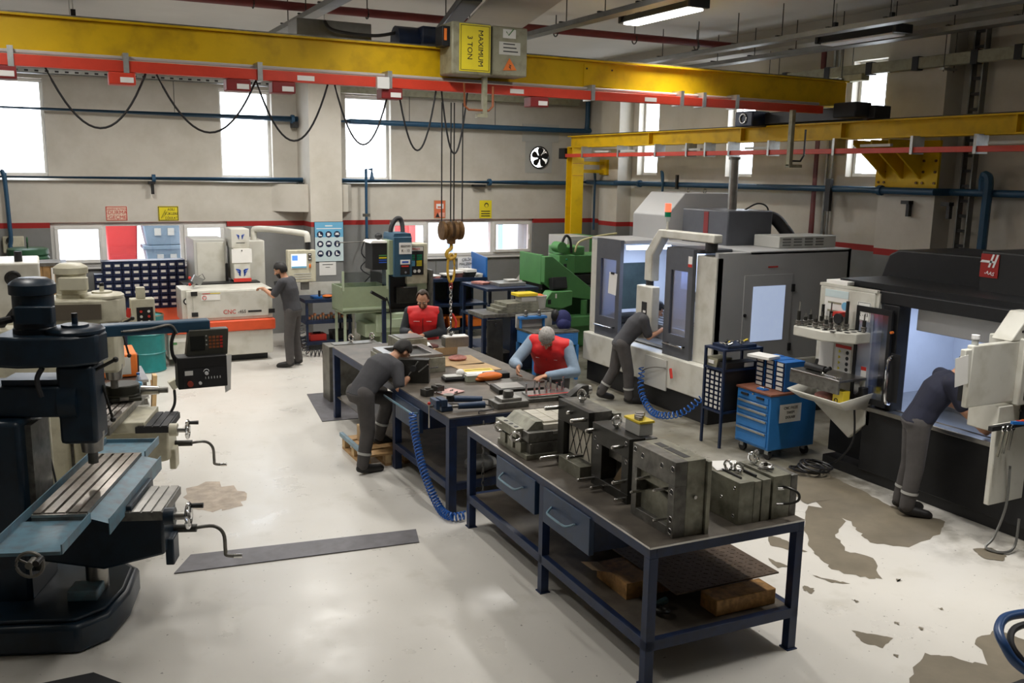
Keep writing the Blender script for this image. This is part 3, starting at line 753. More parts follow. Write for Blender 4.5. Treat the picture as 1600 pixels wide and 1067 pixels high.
drop(p, 15.0, z0=2.4, r=.025); drop(p, 7.95, z0=1.9, r=.06); drop(p, 17.1, x=10.75, z0=2.0, r=.025)
MB().bx(11.0, 11.05, 14.55, 14.6, zl-.05, zl+.22).build('bracket', 'black', p); MB().bx(11.0, 11.06, 10.65, 10.75, zl-.3, zl+.2).build('bracket', 'black', p)
for y in (9.05, 8.4): MB().bx(10.8, 10.9, y-.05, y+.08, zl-.13, zl-.08).build('bracket', 'black', p); MB().bx(10.82, 10.88, y-.05, y, zl-.3, zl-.1).build('bracket_leg', 'black', p)
pipe('dark red riser pipe climbing the side wall', [(11.12, 11.1, 1.6), (11.12, 11.1, 5.9)], .05, 'sprinkler_red', 'riser_pipe')
t = thing('conduit_run', 'grey vertical conduits beside the dark red riser', 'conduit', (11.17, 10.85, 1.6))
for k in range(2): MB().cyl((11.2, 10.95-k*.1, 1.6), (11.2, 10.95-k*.1, 5.9), .022, n=8).build('conduit', 'galvanised', t)
t = thing('cable_ladder', 'dark vertical cable ladder on the side wall by the pillar', 'cable tray', (11.15, 8.5, 1.5))
MB().bx(11.1, 11.2, 8.28, 8.30, 1.6, 5.4).build('rail', 'tray_metal', t); MB().bx(11.1, 11.2, 8.44, 8.46, 1.6, 5.4).build('rail', 'tray_metal', t)
for k in range(19): MB().bx(11.12, 11.16, 8.30, 8.44, 1.7+k*.2, 1.74+k*.2).build('rung', 'black', t)
MB().bx(11.1, XR, 8.28, 8.46, 1.5, 1.6).build('foot', 'tray_metal', t)
# sprinkler main under the ceiling
t = thing('sprinkler_pipe', 'dark red sprinkler main hung under the ceiling', 'pipe', (3, 12, 5.2))
MB().cyl((-5.9, 12.35, 5.2), (10.95, 12.35, 5.3), .055, n=12).build('pipe', 'sprinkler_red', t)
for x in (-1.5, .6, 2.6, 4.1, 5.6, 7.0, 8.4, 9.6): MB().cyl((x, 12.35, 5.25), (x, 12.35, ZC-.01), .008, n=6).build('hanger_rod', 'steel_black', t); MB().torus((x, 12.35, 5.25), .065, .01, (1, 0, 0), 14, 5).build('pipe_ring', 'steel_black', t)
# cable trays running in depth
def tray(x, z, y0, y1, label, wd=.16, m='tray_metal', rods=True):
    t = thing('cable_tray', label, 'cable tray', (x, (y0+y1)/2, z), group='overhead cable trays')
    MB().bx(x-wd/2, x+wd/2, y0, y1, z, z+.008).build('bottom', m, t)
    for s_ in (-1, 1): MB().bx(x+s_*wd/2-.004, x+s_*wd/2+.004, y0, y1, z, z+.06).build('side', m, t)
    k = int((y1-y0)/.9)
    for i in range(k):
        y = y0+.4+i*.9
        if rods: MB().cyl((x, y, z+.06), (x, y, ZC-.005), .007, n=6).build('rod', 'steel_black', t)
        MB().bx(x-wd/2-.02, x+wd/2+.02, y-.02, y+.02, z+.06, z+.075).build('strap', 'steel_black', t)
    for s_ in (-.3, 0, .3): MB().cyl((x+s_*wd, y0, z+.02), (x+s_*wd, y1, z+.02), .012, n=6).build('cable', 'rubber', t)
    return t
tray(3.1, 5.0, 8.6, 13.4, 'perforated cable tray above the left part of the crane girder')
tray(6.1, 5.0, 6.5, 11.7, 'perforated cable tray beside the lit batten lamp')
tray(9.12, 5.0, 5.0, 13.2, 'perforated cable tray crossing above the runway beam')
tray(10.24, 5.0, 5.0, 13.4, 'cable tray nearest the side wall under the ceiling', .22)
t = thing('busbar_trunking', 'grey busbar trunking with tap boxes along the side wall', 'busbar', (10.75, 9, 4.75))
XB = 10.85
MB().bx(XB-.05, XB+.05, 4.5, 12.6, 4.68, 4.83).build('trunk', 'hoist_grey', t, bev=.005)
for y in (12.2, 11.6, 10.7, 9.9, 9.1, 8.2, 7.6): MB().bx(XB-.06, XB+.06, y-.05, y+.05, 4.665, 4.845).build('joint', 'charcoal', t)
for y in (10.2, 7.0): MB().bx(XB-.09, XB+.07, y-.22, y+.22, 4.60, 4.70).build('tap_box', 'hoist_grey', t, bev=.008)
for y in (11.9, 10.35, 8.6):
    for s_ in (-.1, .1): MB().cyl((XB+s_, y, 4.6), (XB+s_, y, 5.45), .006, n=6).build('hanger_rod', 'steel_black', t)
    MB().bx(XB-.13, XB+.13, y-.03, y+.03, 4.62, 4.65).build('hanger', 'galvanised', t)
t = thing('cable_tray', 'perforated galvanised tray along the top of the back wall windows', 'cable tray', (2.2, 18.1, 4.72), group='overhead cable trays')
MB().bx(-2, 4.4, 18.05, 18.3, 4.72, 4.73).build('bottom', 'galvanised', t); MB().bx(-2, 4.4, 18.05, 18.06, 4.72, 4.80).build('side', 'galvanised', t)
for k in range(40): MB().bx(-1.9+k*.155, -1.84+k*.155, 18.046, 18.05, 4.745, 4.775).build('slot', 'black', t)
MB().bx(5.4, 10.9, 18.05, 18.3, 4.68, 4.80).build('trunk', 'hoist_grey', t)
t = thing('ventilation_duct', 'dark flat ventilation duct slanting above the hoist', 'duct', (4.7, 10.8, 5.0))
MB().bar((5.05, 12.05, 5.03), (4.2, 9.2, 5.0), .22, .09).build('duct', 'charcoal', t, bev=.01)
MB().bar((5.6, 11.6, 5.12), (4.85, 9.0, 5.1), .8, .02).build('deck', 'concrete_beam', t)
for yy in (9.6, 11.6): MB().cyl((4.2+(yy-9.2)*.3, yy, 5.03), (4.2+(yy-9.2)*.3, yy, ZC), .008, n=6).build('hanger_rod', 'steel_black', t)

# ---- fan in a blanked window
fx, fz = AY(843, 246, 18.3).x, AY(843, 246, 18.3).z
t = thing('wall_fan', 'round extractor fan with black blades on the back wall', 'fan', (fx, 18.34, fz))
mb = MB(); sq = []; ci = []
for k in range(32):
    a = 2*PI*k/32; c, s_ = math.cos(a), math.sin(a); q = .34/max(abs(c), abs(s_)); sq.append((fx+c*q, 18.34, fz+s_*q)); ci.append((fx+c*.232, 18.34, fz+s_*.232))
mb.add(sq+ci, [(k, (k+1) % 32, 32+(k+1) % 32, 32+k) for k in range(32)]).build('mounting_plate', 'grey_white', t)
MB().bx(fx-.42, fx+.5, 18.33, 18.35, fz+.34, fz+.72).build('blank_panel', 'grey_white', t)
MB().torus((fx, 18.31, fz), .232, .016, (0, 1, 0), 32, 8).build('ring', 'black', t)
for k in range(5):
    a = 2*PI*k/5+.3; c, s_ = math.cos(a), math.sin(a)
    def pt(r, q, y): return (fx+c*r-s_*q, y, fz+s_*r+c*q)
    mb = MB(); prof = [(.05, -.025), (.12, -.075), (.18, -.085), (.215, -.03), (.21, .03), (.16, .06), (.05, .03)]
    mb.add([pt(r, q, 18.285+q*.12) for r, q in prof]+[pt(r, q, 18.29+q*.12) for r, q in prof], [tuple(range(7)), tuple(range(13, 6, -1))]+[(i, (i+1) % 7, 7+(i+1) % 7, 7+i) for i in range(7)])
    mb.build('blade', 'black', t)
MB().cyl((fx, 18.31, fz), (fx, 18.26, fz), .05, n=16).build('hub', 'black', t)
for a in (PI/4, 3*PI/4): MB().bar((fx-.22*math.cos(a), 18.30, fz-.22*math.sin(a)), (fx+.22*math.cos(a), 18.30, fz+.22*math.sin(a)), .012, .012).build('guard_bar', 'black', t)

# ---- signs
def sign(name, label, rect, Y, m, cat='sign'):
    a, b, c, d = FR(*rect, Y)
    t = thing(name, label, cat, ((a+b)/2, Y, c))
    MB().bx(a, b, Y-.006, Y, c, d).build('plate', m, t)
    return t, a, b, c, d
def frame_lines(t, a, b, c, d, Y, m, wd=.012, o=.006):
    for q in ((a+o, b-o, c+o, c+o+wd), (a+o, b-o, d-o-wd, d-o), (a+o, a+o+wd, c+o, d-o), (b-o-wd, b-o, c+o, d-o)):
        MB().bx(q[0], q[1], Y-.008, Y-.006, q[2], q[3]).build('border', m, t)
YS = YB-.002
mat('pale_pink', (.80, .60, .48), .6, var=.03)
t, a, b, c, d = sign('warning_sign', 'pale sign with red DURMA and GEÇME lettering on the back wall', (165, 322, 199, 345), YS, 'pale_pink')
frame_lines(t, a, b, c, d, YS, 'ink_red'); xm = (a+b)/2
text('CARASKAL ALTINDA', .05, (xm, YS-.008, d-.055), 'ink_red', t, sx=.75); text('-DURMA', .092, (xm, YS-.008, c+.145), 'ink_red', t); text('-GEÇME', .092, (xm, YS-.008, c+.06), 'ink_red', t)
t, a, b, c, d = sign('warning_sign', 'yellow sign reading ASILI YÜKLERE DİKKAT on the back wall', (247, 322, 279, 345), YS, 'yellow_sign')
frame_lines(t, a, b, c, d, YS, 'ink'); xm = a+(b-a)*.64
for k, s_ in enumerate(('ASILI', 'YÜKLERE', 'DİKKAT')): text(s_, .068, (xm, YS-.008, d-.062-k*.078), 'ink', t, sx=.85)
MB().bar((a+.05, YS-.008, c+.05), (a+.13, YS-.008, c+.2), .028, .003).build('pictogram', 'ink', t); MB().bar((a+.09, YS-.008, c+.07), (a+.15, YS-.008, c+.17), .02, .003).build('pictogram', 'ink', t)
mat('poster_red', (.68, .16, .07), .6, var=.03)
t, a, b, c, d = sign('safety_poster', 'narrow red safety poster beside the crane ropes', (678, 313, 696, 341), YS, 'poster_red')
MB().bx(a+.05, b-.05, YS-.008, YS-.006, c+.2, c+.3).build('pictogram', 'ink_white', t); MB().bx(a+.08, b-.08, YS-.01, YS-.008, c+.215, c+.25).build('pictogram', 'poster_red', t)
MB().prism([(a+.03, c+.02), (a+.13, c+.02), (a+.08, c+.12)], YS-.009, YS-.006, 'y').build('pictogram', 'ink', t)
for k in range(3): MB().bx(a+.11, b-.02, YS-.008, YS-.006, c+.04+k*.03, c+.05+k*.03).build('print_line', 'ink_white', t)
frame_lines(t, a, b, c, d, YS, 'cardboard', .008, 0)
t, a, b, c, d = sign('safety_poster', 'narrow yellow safety poster right of the crane ropes', (749, 313, 768, 341), YS, 'yellow_sign')
xm = (a+b)/2+.02
MB().cyl((xm, YS-.008, c+.28), (xm, YS-.006, c+.28), .05, n=14).build('pictogram', 'ink', t); MB().cyl((xm, YS-.010, c+.27), (xm, YS-.008, c+.27), .036, n=14).build('pictogram', 'yellow_sign', t)
for k in range(3): MB().bx(a+.04, b-.04, YS-.008, YS-.006, c+.04+k*.05, c+.06+k*.05).build('print_line', 'ink', t)
# the personal protection board on the pillar
YP = 17.448
mat('board_sky', (.16, .45, .68), .5, var=.05); mat('board_pale', (.60, .72, .74), .5, var=.03)
a, b, c, d = FR(492, 347, 536, 408, YP)
t = thing('safety_board', 'blue safety board with nine round protection symbols on the pillar', 'sign', ((a+b)/2, YP, c))
MB().bx(a-.008, b+.008, YP-.012, YP, c-.008, d+.008).build('frame', 'navy', t); MB().bx(a, b, YP-.016, YP-.012, c, c+(d-c)*.62).build('panel', 'board_pale', t); MB().bx(a, b, YP-.016, YP-.012, c+(d-c)*.62, d).build('panel', 'board_sky', t)
MB().bx(a+(b-a)*.36, a+(b-a)*.62, YP-.018, YP-.016, d-.08, d-.06).build('title_line', 'ink_white', t); MB().bx(a+.03, b-.03, YP-.018, YP-.016, d-.13, d-.115).build('title_line', 'ink_white', t)
for i in range(3):
    for j in range(3):
        cx = a+(b-a)*(.18+.30*i); cz = c+(d-c)*(.2+.245*j); rr = .062
        k = MB().cyl((cx, YP-.019, cz), (cx, YP-.016, cz), rr, n=20).build('symbol_disc', 'bin_navy', t)
        v = (i+3*j) % 4
        mb = MB()
        if v == 0: mb.bx(cx-.032, cx+.032, YP-.021, YP-.019, cz-.005, cz+.03); mb.bx(cx-.045, cx+.045, YP-.021, YP-.019, cz-.012, cz-.003)
        elif v == 1: mb.cyl((cx, YP-.021, cz+.025), (cx, YP-.019, cz+.025), .014, n=10); mb.bx(cx-.016, cx+.016, YP-.021, YP-.019, cz-.04, cz+.012)
        elif v == 2: mb.prism([(cx-.03, cz-.03), (cx+.035, cz-.03), (cx+.035, cz-.012), (cx, cz), (cx-.004, cz+.035), (cx-.03, cz+.035)], YP-.021, YP-.019, 'y')
        else: mb.bx(cx-.03, cx+.02, YP-.021, YP-.019, cz-.03, cz+.03); mb.bx(cx+.02, cx+.035, YP-.021, YP-.019, cz-.01, cz+.01)
        mb.build('symbol', 'ink_white', k)
a, b, c, d = FR(499, 409, 525, 430, YP)
t = thing('paper_notice', 'white paper notice under the safety board', 'paper', ((a+b)/2, YP, c))
MB().bx(a, b, YP-.006, YP, c, d).build('sheet', 'paper', t); MB().bx(a+.06, b-.06, YP-.008, YP-.006, d-.06, d-.045).build('print_line', 'tray_metal', t); MB().bx(a+.12, b-.12, YP-.008, YP-.006, d-.11, d-.1).build('print_line', 'tray_metal', t)
# ================================================================ MACHINING CENTRES ON THE RIGHT
def cold_light(parent, loc, w, sx, sy, rot=(0, 0, 0)):
    l = bpy.data.lights.new('work_light', 'AREA'); l.shape = 'RECTANGLE'; l.size = sx; l.size_y = sy; l.energy = w; l.color = (.55, .68, 1.0)
    o = bpy.data.objects.new('work_light', l); COL.objects.link(o); o.parent = parent
    T = FRAME[parent.name][0]; o.location = T.inverted() @ Vector(loc); o.rotation_euler = rot
mat('inner_white', (.70, .72, .75), .35, var=.03)
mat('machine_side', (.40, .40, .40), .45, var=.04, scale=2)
mat('inner_green', (.045, .065, .06), .25, var=.2)
glass('frosted_glass', (.62, .70, .90), .35, .45)
def machining_centre():
    X0, X1, Y0, Y1 = 7.6, 9.95, 9.15, 12.12
    t = thing('machining_centre', 'grey and white machining centre with open charcoal doors and a hanging pendant', 'milling machine', (8.8, 10.6, 0))
    MB().bx(X0-.02, X1, Y0-.02, Y1, 0, .34).build('plinth', 'black', t, bev=.01)
    MB().bx(X0-.12, X1, Y0-.03, Y1-.02, .34, .78).build('base', 'machine_white', t, bev=.015)
    # enclosure: left panel, right panel, near side, far side, rear, roof
    MB().bx(X0, X0+.3, 11.87, Y1, .78, 2.22).build('corner_panel', 'machine_white', t, bev=.01)
    MB().bx(X0, X0+.12, 9.15, 9.54, .78, 2.18).build('corner_panel', 'machine_white', t, bev=.01)
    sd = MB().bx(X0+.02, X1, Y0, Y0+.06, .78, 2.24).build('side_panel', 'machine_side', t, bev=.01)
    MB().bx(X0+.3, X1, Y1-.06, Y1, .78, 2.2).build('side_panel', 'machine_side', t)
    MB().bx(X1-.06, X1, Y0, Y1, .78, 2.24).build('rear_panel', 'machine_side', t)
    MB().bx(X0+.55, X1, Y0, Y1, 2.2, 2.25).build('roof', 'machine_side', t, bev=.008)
    MB().bx(X0, X0+.55, 9.5, 10.15, 2.2, 2.25).build('roof_front', 'door_grey', t, bev=.008)
    MB().bx(X0, X0+.55, 11.2, Y1, 2.2, 2.25).build('roof_front', 'machine_side', t, bev=.008)
    # access door in the near side
    ad = MB().bx(8.07, 8.9, Y0-.012, Y0, .30+.5, 1.94).build('access_door', 'machine_side', t, bev=.004)
    MB().bx(8.22, 8.77, Y0-.018, Y0-.010, 1.06, 1.79).build('door_window', 'glow_pane', ad) if mat('glow_pane', (.50, .60, .82), .25, var=.1, scale=2, emit=.55) else None  # opaque pane given its own glow in place of light from inside
    for z in (1.75, .95): MB().bx(8.88, 8.93, Y0-.03, Y0, z-.05, z+.05).build('hinge', 'black', ad)
    MB().cyl((8.1, Y0-.03, 1.42), (8.1, Y0, 1.42), .022, n=10).build('lock', 'black', ad)
    MB().bx(8.45, 8.62, Y0-.014, Y0-.012, 2.03, 2.05).build('name_strip', 'ink_red', sd)
    # inner lining
    MB().bx(8.9, 8.94, 9.6, 12.0, .8, 2.18).build('inner_wall', 'inner_white', t); MB().bx(X0+.1, 8.9, 11.86, 11.88, .8, 2.18).build('inner_wall', 'inner_white', t)
    MB().bx(X0+.15, 8.9, 9.56, 9.58, .8, 2.18).build('inner_wall', 'inner_white', t); MB().bx(X0+.1, 8.9, 9.58, 11.86, .8, .84).build('chip_tray', 'steel', t)
    MB().bx(8.0, 8.6, 10.2, 11.5, .84, 1.05).build('work_table', 'steel', t, bev=.01)
    for k in range(4): MB().bx(8.04+k*.15, 8.07+k*.15, 10.2, 11.5, 1.045, 1.055).build('table_slot', 'black', t)
    iw = MB().bx(X0+.3, 8.6, 11.84, 11.86, 1.12, 1.85).build('inner_window', 'inner_green', t); MB().bx(X0+.25, 8.65, 11.83, 11.845, 1.08, 1.13).build('window_bar', 'inner_white', iw)
    for k in range(3): MB().bx(X0+.15, 8.8, 11.78, 11.84, .86+k*.08, .91+k*.08).build('way_cover', 'steel_bright', t)
    MB().bx(8.55, 8.85, 10.55, 11.1, 1.5, 2.2).build('spindle_head', 'inner_white', t, bev=.02); MB().cyl((8.7, 10.82, 1.5), (8.7, 10.82, 1.35), .07, n=14).build('spindle', 'steel', t)
    MB().bx(7.75, 8.5, 11.3, 11.4, 2.1, 2.16).build('work_light_bar', 'led_cold', t)
    cold_light(t, (8.2, 10.9, 2.12), 26, .6, .9)
    # doors with windows and bar handles
    for y0, y1, lab in ((11.23, 11.87, 0), (9.54, 10.12, 1)):
        d = MB()
        wy0, wy1, wz0, wz1 = y0+.10, y1-.12, 1.08, 1.95
        for a, b, c, e in ((y0, y1, .76, wz0), (y0, y1, wz1, 2.25), (y0, wy0, wz0, wz1), (wy1, y1, wz0, wz1)): d.bx(X0-.06, X0, a, b, c, e)
        d = d.build('sliding_door', 'door_grey', t)
        MB().bx(X0-.035, X0-.02, wy0, wy1, wz0, wz1).build('door_window', 'frosted_glass', d)
        MB().cyl((X0-.13, y0+.07, .95), (X0-.13, y1-.10, .95), .016, n=8).build('handle', 'chrome', d)
        for yy in (y0+.1, y1-.13): MB().bx(X0-.13, X0-.05, yy-.012, yy+.012, .94, .96).build('handle_stand', 'black', d)
    pp = MB().box((X0-.066, 11.40, 1.60), (.004, .21, .32), rx=R(4)).build('setup_sheet', 'paper', t); MB().bx(X0-.08, X0-.06, 11.36, 11.44, 1.74, 1.77).build('clip', 'black', pp)
    MB().bx(X0-.062, X0-.06, 9.56, 9.64, 2.02, 2.16).build('warning_label', 'paper', t); MB().bx(X0-.064, X0-.061, 9.56, 9.64, 2.02, 2.06).build('warning_label_band', 'ink_red', t)
    # roof units
    hc = MB().prism([(8.3, 2.24), (8.3, 2.61), (8.62, 2.94), (9.6, 2.94), (9.6, 2.24)], 11.18, 12.05, 'y').build('column_cover', 'machine_side', t, bev=.012)
    for y in (11.5, 11.9): MB().torus((9.0, y-.3, 2.97), .03, .008, (0, 1, 0), 10, 5).build('lifting_eye', 'steel', hc)
    MB().bx(8.45, 9.25, 9.98, 11.0, 2.24, 2.73).build('tool_changer_cover', 'door_grey', t, bev=.02)
    MB().bx(8.444, 8.45, 10.4, 10.5, 2.3, 2.7).build('red_stripe', 'red_dark', t)
    ch = MB().cyl((8.86, 10.4, 2.73), (8.86, 10.4, 3.47), .065, n=18).build('extraction_duct', 'steel', t); MB().cyl((8.86, 10.4, 3.43), (8.86, 10.4, 3.47), .085, n=18).build('duct_cap', 'steel_dark', ch)
    MB().tube(catmull([(9.2, 10.3, 2.6), (9.45, 10.2, 2.62), (9.6, 10.1, 2.45), (9.7, 10.0, 2.25)]), .09, 10).build('cable_hose', 'rubber', t)
    MB().tube(catmull([(9.0, 10.3, 2.72), (9.2, 10.25, 2.82), (9.35, 10.2, 2.75), (9.35, 10.2, 2.5)]), .012, 6).build('cable', 'rubber', t)
    vb = MB().bx(8.86, 9.9, 9.4, 9.9, 2.25, 2.41).build('filter_box', 'grey_white', t, bev=.01)
    for i in range(4):
        for k in range(3): MB().bx(8.92+i*.2, 9.06+i*.2, 9.392, 9.40, 2.285+k*.04, 2.30+k*.04).build('louvre', 'tray_metal', vb)
    # swivelling pendant arm
    az = 2.42
    MB().prism([(9.15, 2.36), (9.15, 2.47), (10.33, 2.47), (10.62, 2.15), (10.62, 1.74), (10.45, 1.74), (10.45, 2.1), (10.25, 2.36)], X0-.06, X0+.08, 'x').build('pendant_arm', 'machine_white', t, bev=.015)
    MB().cyl((X0+.03, 9.3, 2.25), (X0+.03, 9.3, 2.38), .08, n=16).build('arm_pivot', 'black', t)
    MB().cyl((X0-.02, 10.53, 1.74), (X0-.02, 10.53, 1.68), .055, n=14).build('pendant_swivel', 'black', t)
    pn = MB().prism([(10.65, 1.0), (10.65, 1.68), (10.28, 1.68), (10.28, 1.08), (10.38, .94), (10.6, .92)], X0-.16, X0-.02, 'x').build('pendant', 'machine_white', t, bev=.015)
    MB().bx(X0-.166, X0-.16, 10.38, 10.50, 1.22, 1.46).build('socket_plate', 'black', pn, bev=.004); MB().bx(X0-.18, X0-.16, 10.4, 10.48, 1.1, 1.17).build('socket', 'black', pn)
    MB().bx(X0-.168, X0-.164, 10.40, 10.46, 1.31, 1.34).build('label', 'paper', pn)
    MB().tube(catmull([(X0-.18, 10.44, 1.12), (X0-.2, 10.46, 1.02), (X0-.19, 10.56, .96), (X0-.17, 10.62, .93)]), .006, 5).build('cable', 'rubber', pn)
    # beacon
    bz = 2.47; bp_ = (X0+.02, 10.24)
    MB().cyl((*bp_, bz), (*bp_, bz+.12), .02, .012, n=10).build('beacon_post', 'machine_white', t)
    bn = MB().cyl((*bp_, bz+.11), (*bp_, bz+.17), .042, n=14).build('beacon', 'clear_lens', t)
    MB().cyl((*bp_, bz+.17), (*bp_, bz+.24), .042, n=14).build('green_lens', 'green_lens', bn); MB().cyl((*bp_, bz+.24), (*bp_, bz+.35), .042, n=14).build('red_lens', 'red_light', bn)
    # air gun and leads on the base
    MB().bx(X0-.14, X0-.12, 9.9, 10.4, .30, .72).build('grease_stain', 'grey_white', t)
    MB().tube(catmull([(X0-.15, 9.9, .62), (X0-.2, 10.1, .6), (X0-.2, 10.35, .5), (X0-.16, 10.5, .3)]), .008, 5).build('lead', 'steel', t)
    MB().bar((X0-.16, 9.78, .64), (X0-.18, 9.72, .52), .03, .03).build('air_gun', 'ink_red', t)
machining_centre()
def spiral(label, pts, rad, turns, m, r=.011):
    mb = MB().tube(coil(pts, rad, turns), r, 5)
    o = mb.build('spiral_hose', m); return tag(o, label, 'hose')
spiral('blue spiral air hose looping to the floor in front of the machining centre', [(7.38, 10.35, .55), (7.33, 10.28, .25), (7.25, 9.95, .06), (7.2, 9.6, .06), (7.3, 9.3, .16), (7.42, 9.1, .38)], .042, 26, 'hose_blue', .009)

# ---------------------------------------------------------------- dark machining centre at the right edge
def dark_centre():
    X0 = 7.7; Y0, Y1 = 3.2, 7.45
    t = thing('machining_centre', 'charcoal machining centre with lit blue interior at the right edge', 'milling machine', (8.9, 5.4, 0))
    MB().bx(X0+.05, 10.2, Y0, 7.3, 0, .12).build('plinth', 'black', t)
    MB().bx(X0, X0+.25, Y0, 6.75, .12, .78).build('front_apron', 'charcoal', t, bev=.01)
    MB().bx(X0-.03, X0+.1, Y0, 6.75, .78, .83).build('sill', 'steel', t, bev=.008)
    MB().bx(X0+.25, 10.2, Y0, 7.42, .12, .8).build('body', 'charcoal', t)
    MB().bx(X0+.02, X0+.3, Y0, 7.42, 1.93, 2.06).build('header', 'charcoal', t, bev=.01); MB().bx(X0+.3, 10.2, Y0, 7.42, 1.98, 2.08).build('roof', 'charcoal', t, bev=.01)
    MB().bx(X0+.02, X0+.2, 6.42, 6.62, .83, 1.93).build('door_post', 'charcoal', t, bev=.01); MB().bx(X0+.02, X0+.2, 4.6, 5.05, .83, 1.93).build('door_post', 'charcoal', t, bev=.01)
    MB().bx(X0, X0+.2, Y0, 4.6, .83, 1.93).build('control_side_panel', 'charcoal', t)
    MB().bx(X0+.3, 10.2, 7.38, 7.44, .8, 1.98).build('side_panel', 'charcoal', t)
    # lit inner lining
    MB().bx(9.3, 9.34, 4.4, 7.0, .82, 1.96).build('inner_wall', 'inner_white', t); MB().bx(X0+.3, 9.3, 6.94, 6.97, .82, 1.96).build('inner_wall', 'inner_white', t)
    MB().bx(X0+.3, 9.3, 4.4, 4.43, .82, 1.96).build('inner_wall', 'inner_white', t); MB().bx(X0+.1, 9.3, 4.43, 6.94, .80, .84).build('chip_tray', 'steel_bright', t)
    MB().bx(8.3, 8.8, 5.0, 6.3, .84, 1.0).build('work_table', 'steel', t)
    MB().bx(8.9, 9.3, 5.1, 5.6, 1.25, 1.96).build('spindle_column', 'navy_lit', t, bev=.03) if mat('navy_lit', (.03, .04, .16), .4) else None
    MB().bx(8.75, 8.9, 5.35, 5.75, 1.3, 1.42).build('tool_arm', 'black', t, bev=.01)
    MB().prism([(X0+.22, 1.92), (X0+.5, 1.92), (X0+.42, 1.68), (X0+.22, 1.68)], 5.42, 6.36, 'y').build('light_hood', 'inner_white', t, bev=.01)
    MB().bx(8.2, 8.3, 4.8, 6.6, 1.90, 1.94).build('work_light_bar', 'led_cold', t)
    cold_light(t, (8.5, 5.8, 1.89), 20, .5, 1.6)
    # sliding glass door parked on the left
    d = MB()
    for a, b, c, e in ((6.46, 6.92, .86, .92), (6.46, 6.92, 1.82, 1.88), (6.46, 6.50, .92, 1.82), (6.88, 6.92, .92, 1.82)): d.bx(X0-.03, X0+.0, a, b, c, e)
    d = d.build('sliding_door', 'charcoal', t); MB().bx(X0-.022, X0-.012, 6.5, 6.88, .92, 1.82).build('door_window', 'door_glass', d)
    MB().tube(catmull([(X0-.03, 6.40, 1.42), (X0-.09, 6.40, 1.36), (X0-.09, 6.40, .98), (X0-.03, 6.40, .92)]), .018, 8).build('handle', 'chrome', d)
    MB().bx(X0-.04, X0-.03, 6.3, 6.42, .95, 1.45).build('handle_plate', 'charcoal', d)
    MB().cyl((X0-.02, 6.44, 1.66), (X0-.05, 6.44, 1.66), .015, n=8).build('switch_lamp', 'orange', d)
    # upper hood and the box with the maker's sign
    MB().prism([(7.42, 2.06), (7.32, 2.36), (7.2, 2.42), (6.06, 2.44), (6.06, 2.06)], 8.55, 9.6, 'x').build('upper_hood', 'charcoal', t, bev=.02)
    MB().bx(X0+.1, 9.0, 4.0, 7.3, 2.06, 2.12).build('roof_rim', 'charcoal', t)
    bx_ = MB().bx(8.3, 9.3, 4.2, 5.99, 2.08, 2.52).build('column_box', 'black', t, bev=.02)
    MB().bx(8.6, 9.1, 4.3, 5.2, 2.52, 2.75).build('column_motor_cover', 'black', t, bev=.02)
    sg = MB().bx(8.292, 8.299, 5.79, 5.985, 2.26, 2.49).build('maker_plate', 'logo_red', bx_) if mat('logo_red', (.36, .015, .012), .5, var=.03) else None
    yl = 5.89
    # two slanted bars and a slanted crossbar
    lg = MB()
    lg.add([(8.288, yl+.01, 2.36), (8.288, yl-.012, 2.36), (8.288, yl-.052, 2.49), (8.288, yl-.03, 2.49)], [(0, 1, 2, 3)])
    lg.add([(8.288, yl-.035, 2.36), (8.288, yl-.057, 2.36), (8.288, yl-.097, 2.49), (8.288, yl-.075, 2.49)], [(0, 1, 2, 3)])
    lg.add([(8.288, yl+.10, 2.405), (8.288, yl-.05, 2.405), (8.288, yl-.056, 2.425), (8.288, yl+.08, 2.43)], [(0, 1, 2, 3)])
    lg.build('logo_mark', 'ink_white', bx_)
    text('HAAS', .05, (8.289, yl, 2.305), 'ink_white', bx_, right=(0, -1, 0), up=(0, -.28, 1), sx=1.15)
    # white end panel on the left with tool rack, shelf and bin
    ep = MB().prism([(7.46, .72), (7.46, 2.03), (6.70, 2.03), (6.70, .62), (6.9, .42)], X0-.02, X0+.04, 'x').build('end_panel', 'machine_white', t, bev=.012)
    MB().bx(X0-.02, X0+.35, 6.68, 7.47, 2.03, 2.06).build('panel_top', 'machine_white', ep); MB().bx(X0, X0+.35, 6.66, 6.70, .62, 2.03).build('panel_edge', 'machine_white', ep)
    MB().bx(X0+.0, X0+.25, 7.1, 7.4, 2.06, 2.10).build('manual', 'paper', ep, bev=.004)
    n1 = MB().bx(X0-.024, X0-.02, 6.74, 6.92, 1.72, 1.92).build('notice', 'paper', ep)
    for q in ((6.75, 6.91, 1.725, 1.729), (6.75, 6.91, 1.911, 1.915), (6.75, 6.754, 1.725, 1.915), (6.906, 6.91, 1.725, 1.915)): MB().bx(X0-.0255, X0-.024, *q).build('border', 'ink', n1)
    text('CNC FREZE', .042, (X0-.0255, 6.83, 1.86), 'ink', n1, right=(0, -1, 0), sx=.75); text('K - 33', .05, (X0-.0255, 6.83, 1.785), 'ink', n1, right=(0, -1, 0))
    ca = MB().bx(X0-.024, X0-.02, 7.05, 7.38, 1.70, 2.0).build('certificate', 'paper', ep)
    MB().bx(X0-.026, X0-.024, 7.05, 7.38, 1.92, 2.0).build('header_band', 'board_pale', ca); MB().cyl((X0-.027, 7.09, 1.84), (X0-.024, 7.09, 1.84), .045, n=14).build('emblem', 'board_sky', ca)
    for k in range(2): MB().bx(X0-.026, X0-.024, 7.14, 7.33, 1.76+k*.09, 1.78+k*.09).build('print_line', 'hoist_grey', ca)
